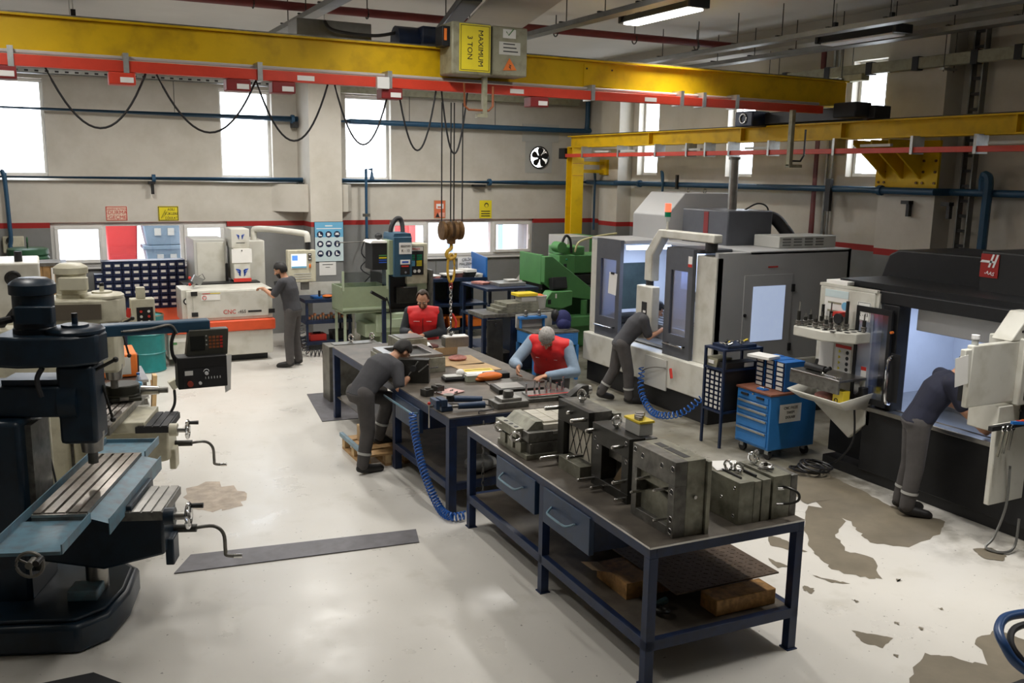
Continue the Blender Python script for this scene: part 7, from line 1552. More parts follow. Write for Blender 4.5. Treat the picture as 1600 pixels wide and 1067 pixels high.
# pendant control of the front mill, on its arm
def mill_pendant():
    t = thing('control_pendant', 'black control pendant on a blue arm with red stop button and hanging papers', 'control panel', (1.08, 7.4, 1.5))
    MB().bx(.36, 1.15, 7.42, 7.55, 1.93, 2.02).build('arm', 'mill_arm', t, bev=.012) if mat('mill_arm', (.02, .07, .13), .4, var=.1) else None
    MB().cyl((.36, 7.48, 1.97), (.2, 7.2, 1.97), .05, n=12).build('arm_root', 'mill_arm', t)
    u = MB().prism([(.955, 1.74), (1.27, 1.74), (1.285, 1.95), (.985, 1.95)], 7.4, 7.5, 'y').build('screen_box', 'charcoal_olive', t, bev=.008) if mat('charcoal_olive', (.06, .06, .048), .4, var=.15) else None
    MB().bx(.99, 1.1, 7.394, 7.4, 1.79, 1.90).build('screen', 'screen_dark', u)
    for i in range(4):
        for k in range(4): MB().bx(1.13+.028*k, 1.15+.028*k, 7.393, 7.4, 1.80+.026*i, 1.818+.026*i).build('key', 'brown_lens' if k < 3 else 'ink_red', u)
    for k in range(3): MB().cyl((1.112, 7.395, 1.83+.035*k), (1.112, 7.4, 1.83+.035*k), .006, n=8).build('lamp_dot', 'bin_label', u)
    l = MB().bx(.88, 1.25, 7.33, 7.5, 1.50, 1.75).build('switch_box', 'black', t, bev=.008)
    MB().bx(.92, 1.24, 7.324, 7.33, 1.51, 1.66).build('face_plate', 'rubber', l)
    MB().bx(.93, .99, 7.318, 7.324, 1.61, 1.645).build('meter', 'paper', l); MB().cyl((.965, 7.32, 1.545), (.965, 7.29, 1.545), .022, n=16).build('stop_button', 'stop_red', l) if mat('stop_red', (.35, .05, .03), .4, var=0) else None
    MB().cyl((1.04, 7.32, 1.545), (1.04, 7.30, 1.545), .012, n=12).build('push_button', 'ink_white', l); MB().cyl((1.09, 7.32, 1.62), (1.09, 7.30, 1.62), .014, n=12).build('selector_knob', 'ink_white', l); MB().torus((1.09, 7.32, 1.63), .02, .003, (0, 1, 0), 14, 4, 0, PI).build('selector_scale', 'ink_white', l)
    for k in range(6): MB().bx(1.08+.022*k, 1.086+.022*k, 7.32, 7.324, 1.572, 1.59).build('tick_mark', 'ink_white', l)
    MB().tube(catmull([(1.0, 7.46, 1.95), (.92, 7.44, 1.98), (.86, 7.42, 1.88), (.86, 7.42, 1.76), (.9, 7.42, 1.68)]), .014, 7).build('cable', 'rubber', t); MB().tube(catmull([(.5, 7.41, 1.97), (.7, 7.41, 1.98), (.85, 7.41, 2.0), (.9, 7.41, 1.93)]), .010, 6).build('cable', 'steel_dark', t)
    pp = MB(); 
    pp.add([(1.252, 7.36, 1.74), (1.262, 7.48, 1.75), (1.25, 7.47, 1.46), (1.24, 7.40, 1.43), (1.30, 7.40, 1.74), (1.285, 7.41, 1.45)], [(0, 4, 5, 3), (0, 1, 2, 3)])
    pp.build('papers', 'paper', t)
mill_pendant()
# rotary table on the cream mill
t = thing('rotary_table', 'dark rotary dividing table clamped on the cream mill', 'rotary table', (.62, 9.5, .961)); MB().lathe([(.0, 0), (.17, 0), (.175, .05), (.16, .06), (.16, .14), (.15, .15), (.0, .15)], (.62, 9.5, .962), n=28).build('table', 'olive_black', t) if mat('olive_black', (.03, .03, .022), .45, .4, var=.2) else None
MB().bx(.5, .78, 9.32, 9.62, .962, 1.0).build('base', 'olive_black', t, bev=.01); MB().bx(.58, .66, 9.30, 9.32, .985, 1.015).build('maker_plate', 'steel', t); handwheel(t, .46, 9.5, 1.05, .09, d=(-1, 0, 0), m='black')
MB().cyl((.79, 9.48, 1.03), (.95, 9.43, 1.03), .05, .04, n=14).build('worm_housing', 'steel', t); MB().cyl((.95, 9.43, 1.03), (1.03, 9.41, 1.03), .03, n=12).build('index_shaft', 'steel_dark', t)
t = thing('water_bottle', 'clear plastic water bottle with blue label standing by the rotary table', 'bottle', (.78, 9.62, .962)); MB().lathe([(.03, 0), (.034, .01), (.034, .13), (.025, .16), (.013, .18), (.013, .2)], (.78, 9.62, .963), n=16).build('body', 'bottle_plastic', t); MB().lathe([(.035, .06), (.035, .12)], (.78, 9.62, .963), n=16).build('label_wrap', 'board_sky', t); MB().cyl((.78, 9.62, 1.16), (.78, 9.62, 1.18), .016, n=12).build('cap', 'bright_blue', t)
t = thing('spindle_motor_unit', 'small black motor on a bent bracket at the end of the cream mill table', 'motor', (1.05, 9.35, .95)); MB().box((1.08, 9.35, 1.1), (.08, .1, .09), ry=-.5).build('motor', 'machine_cream', t, bev=.008); MB().box((1.12, 9.33, 1.13), (.05, .08, .06), ry=-.5).build('fan_cover', 'black', t, bev=.01); MB().tube(catmull([(1.08, 9.33, 1.05), (1.07, 9.3, .9), (.98, 9.28, .76), (.93, 9.28, .7)]), .014, 7).build('bracket', 'black', t); MB().bx(.88, 1.02, 9.22, 9.34, .64, .70).build('bracket_foot', 'machine_cream', t)
t = thing('electric_box', 'cream control box with black key panel on the cream mill head', 'control panel', (.85, 9.55, 1.6)); MB().bx(.74, .96, 9.5, 9.65, 1.60, 1.93).build('box', 'machine_cream', t, bev=.008); f_ = MB().bx(.79, .94, 9.493, 9.5, 1.63, 1.85).build('key_panel', 'black', t)
for i in range(4):
    for k in range(2): MB().cyl((.83+.07*k, 9.49, 1.66+.05*i), (.83+.07*k, 9.48, 1.66+.05*i), .013, n=10).build('button', 'ink_red' if (i+k) % 3 == 0 else 'bin_label', f_)
MB().bx(.80, .88, 9.52, 9.62, 1.93, 2.04).build('top_box', 'machine_cream', t, bev=.006); MB().box((.72, 9.52, 1.80), (.05, .01, .09), ry=.3).build('warning_tag', 'ink_red', t); MB().bx(.6, .74, 9.55, 9.6, 1.7, 1.75).build('mount', 'machine_cream', t)
mat('panel_brown', (.12, .10, .075), .5)
MB().prism([(-.42, -.262), (.0, -.222), (.0, -.20), (-.42, -.20)], 1.82, 1.96).build('cover_panel', 'panel_brown', MC)
# electrical cabinet of the cream mill
t = thing('electrical_cabinet', 'cream electrical cabinet behind the dark blue milling machine', 'cabinet', (-.25, 8.3, 0)); MB().bx(-.5, -.02, 8.1, 8.4, .15, 1.25).build('body', 'machine_cream', t, bev=.01); MB().bx(-.44, -.06, 8.092, 8.1, .25, 1.2).build('door', 'machine_cream', t, bev=.004); MB().bx(-.5, -.02, 8.1, 8.4, 0, .15).build('plinth', 'black', t); MB().tube(catmull([(-.05, 8.08, .9), (-.02, 8.07, .7), (0, 8.06, .5), (.06, 8.05, .35)]), .008, 5).build('cable', 'rubber', t)
# third machine, far left
t = thing('lathe_headstock', 'white machine tool with a round bore in its headstock at the left edge', 'machine', (-.5, 11.4, 0)); MB().bx(-1.6, .35, 11.3, 12.2, 0, 1.1).build('bed', 'machine_white', t, bev=.02); h_ = MB().bx(-1.4, -.02, 11.1, 12.0, 1.1, 2.16).build('headstock', 'machine_white', t, bev=.02); MB().torus((-.28, 11.095, 2.0), .065, .018, (0, 1, 0), 22, 7).build('bore_ring', 'black', h_); MB().cyl((-.28, 11.092, 2.0), (-.28, 11.1, 2.0), .055, n=20).build('bore', 'black', h_); MB().cyl((-.22, 11.3, 2.16), (-.22, 11.3, 2.27), .04, n=12).build('valve', 'black', h_); MB().bx(-1.4, .1, 11.0, 11.1, 1.2, 1.55).build('front_cover', 'machine_cream', t, bev=.01)
t = thing('wooden_crate', 'brown wooden crate standing behind the cream mill', 'crate', (0, 15.1, 0))
for k in range(4): MB().bx(-.2+k*.105, -.1+k*.105, 14.98, 15.0, .0, 1.74).build('plank', 'wood', t, bev=.003)
MB().bx(-.2, .22, 15.0, 15.5, 0, 1.74).build('inner', 'cardboard', t); MB().bx(-.23, .25, 14.96, 15.52, 1.74, 1.79).build('metal_rim', 'steel_dark', t); MB().bx(.12, .16, 14.95, 14.97, 1.5, 1.72).build('strap', 'paper', t)
t = thing('hose_reel', 'dark green drum lying on top of the wall shelf at the left', 'drum', (-.18, 16.7, 1.6)); MB().lathe([(0, 0), (.26, 0), (.30, .03), (.31, .1), (.29, .13), (.31, .16), (.30, .24), (.26, .26), (0, .27)], (-.18, 16.7, 1.62), n=28).build('drum', 'green_drum', t) if mat('green_drum', (.015, .07, .03), .4, var=.15) else None; MB().torus((-.18, 16.7, 1.92), .12, .015, (1, 0, 0), 14, 6).build('handle', 'green_drum', t)
t = thing('wall_shelf', 'dark shelf cabinet carrying the green drum by the back wall', 'shelf', (-.2, 17, 0)); MB().bx(-.8, .35, 16.4, 17.3, 0, 1.55).build('cabinet', 'black', t); MB().bx(-.82, .37, 16.38, 17.32, 1.55, 1.62).build('top', 'charcoal', t)
t = thing('switch_box', 'small beige box with a black knob on the back wall at the left', 'switch box', (-.4, 17.95, 1.75)); MB().bx(-.56, -.24, 17.88, 18, 1.7, 1.98).build('box', 'machine_cream', t, bev=.01); MB().cyl((-.46, 17.88, 1.92), (-.46, 17.84, 1.92), .05, n=14).build('knob', 'black', t)
# wall of small label bins
def bin_wall():
    t = thing('bin_wall', 'wall of navy label bins under the first strip window', 'bin rack', (1.6, 17.4, 0)); x0, z0 = .98, .70
    MB().bx(.93, 2.3, 17.36, 17.7, .55, 1.56).build('frame', 'navy', t); MB().bx(.95, 2.28, 17.3, 17.7, 0, .55).build('stand', 'navy', t); MB().bx(.80, .93, 17.36, 17.6, 1.05, 1.34).build('side_frame', 'navy', t)
    for c in range(9):
        for r in range(8):
            x = .945+c*.15; z = .60+r*.118
            if c < 3 and r < 3: continue
            b = MB().bx(x+.006, x+.142, 17.30, 17.36, z, z+.105).build('bin', 'bin_navy', t); MB().bx(x+.035, x+.115, 17.296, 17.30, z+.045, z+.085).build('label_card', 'bin_label', b)
    for r in range(2): b = MB().bx(.81, .925, 17.31, 17.36, 1.08+r*.12, 1.18+r*.12).build('bin', 'bin_navy', t); MB().bx(.83, .90, 17.306, 17.31, 1.12+r*.12, 1.16+r*.12).build('label_card', 'bin_label', b)
bin_wall()
t = thing('oil_drum', 'teal oil drum standing beside the wire cutting machine', 'drum', (1.40, 15.4, 0)); MB().lathe([(0, 0), (.27, 0), (.285, .015), (.275, .03), (.275, .29), (.288, .30), (.275, .315), (.275, .59), (.288, .6), (.275, .615), (.275, .87), (.285, .885), (.27, .9), (.26, .88), (0, .88)], (1.40, 15.4, 0), n=30).build('shell', 'teal', t); MB().cyl((1.5, 15.35, .88), (1.5, 15.35, .9), .03, n=12).build('bung', 'steel_dark', t); MB().torus((1.40, 15.4, .89), .27, .012, n=30, k=6).build('rim', 'rust', t)
t = thing('welding_set', 'orange welding set with grey side panel behind the cream mill', 'welder', (.8, 12.6, .55)); MB().bx(.58, 1.0, 12.3, 12.95, .57, .87).build('case', 'orange', t, bev=.02); MB().bx(.63, .92, 12.293, 12.3, .61, .83).build('side_panel', 'grey_white', t); MB().bx(.965, 1.02, 12.32, 12.5, .62, .85).build('handle_frame', 'black', t, bev=.01)
t = thing('tool_trolley', 'low steel trolley with trays under the welding set', 'trolley', (.85, 12.5, 0)); MB().bx(.5, 1.1, 12.1, 13.0, .53, .565).build('deck', 'steel', t)
for x in (.52, 1.04):
    for y in (12.12, 12.92): MB().bx(x, x+.04, y, y+.04, .06, .53).build('post', 'steel_dark', t); MB().cyl((x, y+.02, .06), (x+.04, y+.02, .06), .06, n=14).build('wheel', 'black', t)
for z in (.42, .32, .22): MB().bx(.5, 1.1, 12.1, 13.0, z, z+.02).build('tray', 'grey_white', t)
t = thing('timber_board', 'pale timber board leaning on the trolley', 'timber', (1.18, 12.2, 0)); MB().box((1.16, 12.2, .3), (.05, .16, .6), ry=.08).build('board', 'wood_pale', t, bev=.003); MB().box((1.135, 12.12, .5), (.02, .01, .1)).build('stamp', 'wood', t)
t = thing('steel_bundle', 'bundle of steel bars on the trolley trays', 'bars', (.9, 12.2, .44))
for k in range(6): MB().cyl((.62+.05*k, 12.08, .455+.01*(k % 2)), (.66+.05*k, 12.6, .455+.01*(k % 2)), .013, n=8).build('bar', 'steel_bright' if k % 2 else 'steel_dark', t)
# black mat at the near left, and the trolley handle at the near right
t = thing('rubber_mat', 'black rubber mat in front of the dark blue milling machine', 'mat', (-.3, 5.3, 0)); MB().prism([(-1.4, 4.6), (-.2, 4.6), (.2, 5.3), (.3, 5.75), (.12, 6.0), (-.3, 6.0), (-1.4, 5.9)], .002, .012).build('sheet', 'rubber', t)
t = thing('trolley_handle', 'blue tubular trolley handle at the lower right corner', 'trolley', (4.95, 2.9, 0))
MB().tube(catmull([(5.25, 3.2, .6), (5.02, 3.2, .62), (4.87, 3.14, .6), (4.82, 3.06, .55), (4.86, 3.0, .46), (5.0, 2.95, .38), (5.3, 2.9, .36)], 6), .028, 10).build('outer_tube', 'bench_mid', t) if mat('bench_mid', (.02, .06, .17), .35) else None
MB().tube(catmull([(5.3, 3.15, .56), (5.05, 3.15, .57), (4.93, 3.1, .54), (4.92, 3.04, .48), (5.0, 3.0, .42), (5.3, 2.95, .40)], 6), .02, 8).build('inner_hose', 'rubber', t)
MB().bx(4.95, 5.35, 2.85, 3.25, .0, .12).build('base', 'black', t, bev=.02); MB().bx(5.1, 5.3, 2.88, 2.94, .12, .38).build('post', 'black', t)
# ================================================================ PEOPLE
UPV = Vector((0, 0, 1))
def capsule(mb, a, b, ra, rb, n=14):
    mb.cyl(a, b, ra, rb, n=n); mb.sph(a, ra, n, 8); mb.sph(b, rb, n, 8)
def limb(mb, pts, rad, n=14):
    for i in range(len(pts)-1): capsule(mb, pts[i], pts[i+1], rad[i], rad[i+1], n)
def loft(mb, rings, n=20):
    q = []
    for c, rt, fw, rx, ry in rings:
        for i in range(n):
            a = 2*PI*i/n; ca, sa = math.cos(a), math.sin(a)
            e = .82
            q.append(c+rt*rx*math.copysign(abs(ca)**e, ca)+fw*ry*math.copysign(abs(sa)**e, sa))
    f = []
    for j in range(len(rings)-1):
        for i in range(n): f.append((j*n+i, j*n+(i+1) % n, (j+1)*n+(i+1) % n, (j+1)*n+i))
    m = len(rings); f += [tuple(range(n-1, -1, -1)), tuple(range((m-1)*n, m*n))]
    mb.add(q, f)
def ellip(mb, c, rt, fw, up, r):
    t = MB().sph((0, 0, 0), 1, 18, 12)
    mb.add([c+rt*p.x*r[0]+fw*p.y*r[1]+up*p.z*r[2] for p in t.v], t.f)
REMESH = []
def remesh(o, vox, it=4, fac=.5): REMESH.append((o, vox, it, fac))
def hand(mb, wrist, d, nrm, side, curl=.5, s=1.0):
    """palm, four unequal bent fingers and a thumb from the side of the palm; d along the hand, nrm out of the palm"""
    d = Vector(d).normalized(); nrm = Vector(nrm); nrm = (nrm-d*nrm.dot(d)).normalized(); lat = d.cross(nrm)*side   # lat points to the thumb side
    w_ = Vector(wrist)
    pc = w_+d*.05*s
    ellip(mb, pc, lat, d, nrm, (.041*s, .055*s, .019*s)); capsule(mb, w_-d*.02, w_+d*.03*s, .027*s, .026*s, 12)
    for k, (o, L) in enumerate(((.030, .072), (.010, .080), (-.011, .075), (-.030, .060))):
        b = w_+d*.088*s+lat*o*s; a = curl*.75+.05*k; p = [b-d*.03*s, b]; dd = d
        for seg, fr in enumerate((.44, .32, .24)):
            ang = a*(1.0 if seg == 0 else 1.1)
            dd = (dd*math.cos(ang)+nrm*math.sin(ang)).normalized() if seg else (d*math.cos(ang*.8)+nrm*math.sin(ang*.8)).normalized()
            nrm2 = dd.cross(lat); nrm_l = (nrm-dd*nrm.dot(dd))
            p.append(p[-1]+dd*L*fr*s)
        limb(mb, p, [.0098*s, .0098*s, .0092*s, .0086*s, .0078*s], 8)
    b = w_+d*.03*s+lat*.026*s
    t1 = b+(lat*.7+d*.6+nrm*.35).normalized()*.042*s; t2 = t1+(lat*.12+d*.85+nrm*.5).normalized()*.034*s; t3 = t2+(d*.8+nrm*.6).normalized()*.024*s
    limb(mb, [w_+d*.02*s, b, t1, t2, t3], [.016*s, .0135*s, .0115*s, .0105*s, .0092*s], 8)
def person(label, J, look, wear, hair='hair_black', beard=None, hands=((0, 0), (0, 0)), long_sleeve=None, vest=False, bald=0.0, build=1.0, logo=False):
    """J: joints in world space. look: (face direction, head up)."""
    g = {k: Vector(v) for k, v in J.items()}
    B = build
    sh_r = (g['shR']-g['shL']).normalized()
    spine = (g['neck']-g['pelvis']).normalized()
    hip_r = (g['hipR']-g['hipL']).normalized()
    def fwd(r_, s_): return s_.cross(r_).normalized()*1.0
    # front of the chest: right x up gives forward for a right-handed frame (right, forward, up)
    fc = spine.cross(sh_r).normalized(); fh = UPV.cross(hip_r).normalized()
    def torso(mb, inf=0.0, top=True, bottom=True):
        P, C_, N_ = g['pelvis'], g['chest'], g['neck']
        wv = P.lerp(C_, .45)
        rm = (hip_r+sh_r).normalized(); fm = (fc+fh).normalized()
        rings = []
        if bottom: rings += [(P-UPV*.07, hip_r, fh, .125*B+inf, .10*B+inf), (P, hip_r, fh, .165*B+inf, .12*B+inf)]
        else: rings += [(P+(wv-P)*.05, hip_r, fh, .168*B+inf, .122*B+inf)]
        rings += [(wv, rm, fm, .150*B+inf, .108*B+inf), (C_, sh_r, fc, .172*B+inf, .122*B+inf), (C_.lerp(N_, .55), sh_r, fc, .165*B+inf, .105*B+inf)]
        if top: rings += [(C_.lerp(N_, .85), sh_r, fc, .11*B+inf, .078*B+inf), (N_, sh_r, fc, .062+inf*.6, .062+inf*.6)]
        loft(mb, rings)
        for s_ in ('shR', 'shL'): capsule(mb, g[s_].lerp(g['chest'].lerp(g['neck'], .7), .06 if inf > .02 else 0), g['chest'].lerp(g['neck'], .6), (.058*B+inf) if inf < .02 else .074*B, .075*B+inf)
    body = MB(); torso(body)
    hd = g['head']; f_ = Vector(look[0]).normalized(); u_ = Vector(look[1]); u_ = (u_-f_*u_.dot(f_)).normalized(); r_ = f_.cross(u_)
    capsule(body, g['neck']-spine*.03, hd-u_*.06-f_*.02, .060, .056)
    ellip(body, hd+u_*.015-f_*.008, r_, f_, u_, (.077, .098, .108)); ellip(body, hd-u_*.055+f_*.028, r_, f_, u_, (.056, .062, .068)); ellip(body, hd-u_*.095+f_*.058, r_, f_, u_, (.03, .026, .02))
    capsule(body, hd+u_*.012+f_*.088, hd-u_*.028+f_*.112, .010, .014, 10); ellip(body, hd-u_*.030+f_*.098, r_, f_, u_, (.018, .016, .010))       # nose
    ellip(body, hd+u_*.030+f_*.082, r_, f_, u_, (.052, .014, .010))                                                  # brow
    ellip(body, hd-u_*.060+f_*.088, r_, f_, u_, (.024, .010, .006)); ellip(body, hd-u_*.071+f_*.086, r_, f_, u_, (.021, .010, .006))  # lips
    for s_ in (-1, 1):
        ellip(body, hd+r_*s_*.078-u_*.01-f_*.005, r_, f_, u_, (.010, .020, .032)); ellip(body, hd+r_*s_*.045-u_*.02+f_*.066, r_, f_, u_, (.022, .02, .018))   # ears, cheeks
    for s_ in 'RL':
        limb(body, [g['sh'+s_], g['el'+s_], g['wr'+s_]], [.052*B, .042*B, .028*B])
        limb(body, [g['hip'+s_], g['kn'+s_], g['an'+s_]], [.088*B, .062*B, .042*B])
        mid = g['kn'+s_].lerp(g['an'+s_], .3); capsule(body, g['kn'+s_], mid, .058*B, .058*B)
        t_ = g['to'+s_]; capsule(body, g['an'+s_]-UPV*.03, t_, .038, .03)
    for s_, (dd, nn, cu) in zip('RL', hands): hand(body, g['wr'+s_], dd, nn, 1 if s_ == 'R' else -1, cu)
    o = body.build('person', 'skin'); tag(o, label, 'person'); remesh(o, .0065, 3, .5)
    # eyes, hair, beard
    for s_ in (-1, 1):
        e = MB(); ellip(e, hd+r_*s_*.031+u_*.010+f_*.088, r_, f_, u_, (.013, .007, .006)); e = e.build('eye', 'ink_white', o)
        i = MB(); ellip(i, hd+r_*s_*.031+u_*.008+f_*.0945, r_, f_, u_, (.006, .003, .006)); i.build('iris', 'ink', e)
        b = MB(); capsule(b, hd+r_*s_*.016+u_*.029+f_*.096, hd+r_*s_*.050+u_*.031+f_*.084, .0055, .004, 8); b.build('eyebrow', hair, o)
    h = MB(); t = MB().sph((0, 0, 0), 1, 28, 18); q = []; 
    c = hd+u_*.022-f_*.012
    keep = []
    for p in t.v:
        wob = 1+.03*math.sin(17*p.x+5*p.z)*math.sin(13*p.y)
        q.append(c+(r_*p.x*.085+f_*p.y*.106+u_*p.z*.115)*wob)
    fs = []
    for fc_ in t.f:
        m = sum((t.v[i] for i in fc_), Vector())/len(fc_)
        low = -.62 if m.y < -.15 else (-.05 if m.y < .35 else .34+.25*bald)
        if m.z > low and not (bald and m.y > .15 and m.z < .75+.2*bald): fs.append(fc_)
    h.add(q, fs); ho = h.build('hair', hair, o); sm = ho.modifiers.new('thick', 'SOLIDIFY'); sm.thickness = .014; sm.offset = 0
    if beard:
        b = MB(); q = []; fs = []
        for p in t.v: q.append(hd-u_*.055+f_*.024+r_*p.x*.063+f_*p.y*.070+u_*p.z*.076)
        for fc_ in t.f:
            m = sum((t.v[i] for i in fc_), Vector())/len(fc_)
            if m.z < .18 and m.y > -.2 and not (abs(m.x) < .35 and m.y > .6 and -.25 < m.z < .1): fs.append(fc_)
        b.add(q, fs); bo = b.build('beard', beard, o); sm = bo.modifiers.new('thick', 'SOLIDIFY'); sm.thickness = .006
    # trousers
    tr = MB(); loft(tr, [(g['pelvis']-UPV*.09, hip_r, fh, .13*B, .105*B), (g['pelvis'], hip_r, fh, .180*B, .135*B), (g['pelvis'].lerp(g['chest'], .22), hip_r, fh, .166*B, .122*B)])
    for s_ in 'RL':
        limb(tr, [g['hip'+s_], g['kn'+s_], g['an'+s_]+UPV*.01], [.103*B, .080*B, .066*B])
        mid = g['kn'+s_].lerp(g['an'+s_], .3); capsule(tr, g['kn'+s_], mid, .077*B, .074*B)
    tro = tr.build('trousers', wear[1], o); remesh(tro, .013, 5, .5)
    if len(wear) > 2 and wear[2]:
        for s_ in 'RL':
            p = g['kn'+s_].lerp(g['an'+s_], .62); d_ = (g['an'+s_]-g['kn'+s_]).normalized()
            MB().cyl(p-d_*.014, p+d_*.014, .0765*B, .0755*B, n=20, cap=False).build('reflective_band', 'reflective', tro)
    for s_ in 'RL':
        a_, t_ = g['an'+s_], g['to'+s_]; d_ = (t_-a_); d_ = Vector((d_.x, d_.y, d_.z*.2)); 
        sh = MB(); capsule(sh, a_+UPV*.05, a_-UPV*.02, .056, .052); capsule(sh, a_-UPV*.025, t_, .052, .044); capsule(sh, a_-UPV*.03-(t_-a_)*.18, t_+(t_-a_)*.12, .042, .038)
        so = sh.build('shoe', 'shoe', o); remesh(so, .011, 3, .5)
    # shirt
    st = MB(); torso(st, .014, top=True, bottom=False)
    ls = long_sleeve is not None
    for s_ in 'RL':
        a_, e_, w_ = g['sh'+s_], g['el'+s_], g['wr'+s_]
        if ls: pass
        else:
            en = a_.lerp(e_, .82); limb(st, [a_, en], [.070*B, .066*B])
    sto = st.build('shirt', wear[0], o); remesh(sto, .012, 5, .5)
    if ls:
        for s_ in 'RL':
            a_, e_, w_ = g['sh'+s_], g['el'+s_], g['wr'+s_]; sl = MB(); limb(sl, [a_, e_, e_.lerp(w_, .93)], [.066*B, .057*B, .043*B]); slo = sl.build('sleeve', long_sleeve, o); remesh(slo, .011, 3, .5)
    if vest:
        v = MB(); torso(v, .036, top=True, bottom=False); P = g['pelvis']
        loft(v, [(P-UPV*.03, hip_r, fh, .195*B, .150*B), (P+UPV*.08, hip_r, fh, .198*B, .152*B)])
        vo = v.build('vest', 'vest_red', o); remesh(vo, .013, 4, .5)
        cl = MB().torus(g['neck'].lerp(g['chest'], .08), .072, .017, spine+fc*.35, 20, 8).build('vest_collar', 'vest_red', o)
        # zip line down the front and small white chest print
        C_, N_ = g['chest'], g['neck']; pts = [N_+fc*.085-spine*.05, C_.lerp(N_, .5)+fc*.150, C_+fc*.166, g['pelvis'].lerp(C_, .5)+(fc+fh).normalized()*.152]
        MB().tube(catmull(pts, 4), .006, 6).build('zip', 'red_dark', vo)
        cp = C_.lerp(N_, .32)
        for s_, L in ((1, .085), (-1, .07)):
            bp = cp+sh_r*s_*.085+fc*.152
            MB().bar(bp-sh_r*L/2, bp+sh_r*L/2, .014, .004).build('chest_print', 'ink_white', vo)
    return o
def stand(x, y, f, lean=0., h=1.0):
    pass
def XYZ(*a): return Vector(a)

mat('stubble', (.16, .085, .055), .7, var=.2, scale=40)
# 1: operator at the wire cutting machine, seen from behind
f = Vector((-.78, .62, 0)); r = Vector((.62, .78, 0)); p = Vector((3.60, 14.80, .93))
person('man in grey work clothes standing at the wire cutting machine, back turned',
 dict(pelvis=p, chest=p+f*.07+UPV*.34, neck=p+f*.13+UPV*.53, head=p+f*.205+UPV*.645, shR=p+f*.10+UPV*.47+r*.185, shL=p+f*.10+UPV*.47-r*.185,
      elR=p+f*.05+UPV*.20+r*.235, wrR=p+f*.16+UPV*-.04+r*.23, elL=p+f*.22+UPV*.26-r*.25, wrL=p+f*.43+UPV*.36-r*.17,
      hipR=p+r*.09, hipL=p-r*.09, knR=p+r*.11+f*.03-UPV*.44, knL=p-r*.10+f*.04-UPV*.44, anR=p+r*.13-f*.02-UPV*.84, anL=p-r*.12+f*.02-UPV*.84, toR=p+r*.17+f*.15-UPV*.895, toL=p-r*.15+f*.19-UPV*.895),
 (f*.9-UPV*.35, UPV), ('shirt_grey', 'trouser_grey', False), beard='hair_black', hands=((-UPV+f*.2, -r, .5), (f+r*.4, -UPV, .55)))
# 2: man bending over the table
f = Vector((.96, .28, 0)); r = Vector((.28, -.96, 0)); p = Vector((2.93, 9.2, .86))
person('man in grey work clothes bending over the assembly table with one foot on a pallet',
 dict(pelvis=p, chest=p+f*.25+UPV*.24, neck=p+f*.42+UPV*.33, head=p+f*.55+UPV*.385, shR=p+f*.36+UPV*.27+r*.18, shL=p+f*.37+UPV*.29-r*.18,
      elR=p+f*.30+UPV*.06+r*.29, wrR=p+f*.55+UPV*.16+r*.17, elL=p+f*.52+UPV*.08-r*.16, wrL=p+f*.68+UPV*.20-r*.03,
      hipR=p+r*.09, hipL=p-r*.09, knR=p+r*.10+f*.02-UPV*.41, knL=p-r*.02+f*.38-UPV*.12, anR=p+r*.10-f*.05-UPV*.775, anL=p-r*.13+f*.32-UPV*.58, toR=p+r*.13+f*.14-UPV*.825, toL=p-r*.16+f*.50-UPV*.635),
 (f*.62-UPV*.78, f*.78+UPV*.62), ('shirt_grey', 'trouser_grey', True), hands=((f*.8-r*.5+UPV*.1, -UPV*.3-r, .9), (f*.8+r*.4, r-UPV*.3, .9)))
# 3: man with red vest at the far end of the table
f = Vector((-.42, -.91, 0)); r = Vector((-.91, .42, 0)); p = Vector((4.74, 11.93, .86))
person('dark haired man in red vest at the far end of the assembly table',
 dict(pelvis=p, chest=p+f*.10+UPV*.29, neck=p+f*.16+UPV*.47, head=p+f*.25+UPV*.60, shR=p+f*.11+UPV*.41+r*.195, shL=p+f*.11+UPV*.41-r*.195,
      elR=p+f*.16+UPV*.14+r*.27, wrR=p+f*.40+UPV*.17+r*.17, elL=p+f*.16+UPV*.14-r*.26, wrL=p+f*.42+UPV*.13-r*.02,
      hipR=p+r*.09, hipL=p-r*.09, knR=p+r*.10+f*.02-UPV*.41, knL=p-r*.10+f*.02-UPV*.41, anR=p+r*.11-f*.03-UPV*.775, anL=p-r*.11-f*.03-UPV*.775, toR=p+r*.13+f*.14-UPV*.825, toL=p-r*.13+f*.14-UPV*.825),
 (f*.83-UPV*.56+r*.08, UPV+f*.3), ('sleeve_dark', 'trouser_grey', False), hair='hair_brown', beard='stubble', hands=((f*.9-r*.4-UPV*.2, -UPV, .6), (f*.5+r*.85-UPV*.05, -UPV, .45)), long_sleeve='sleeve_dark', vest=True, bald=.55, build=1.07)
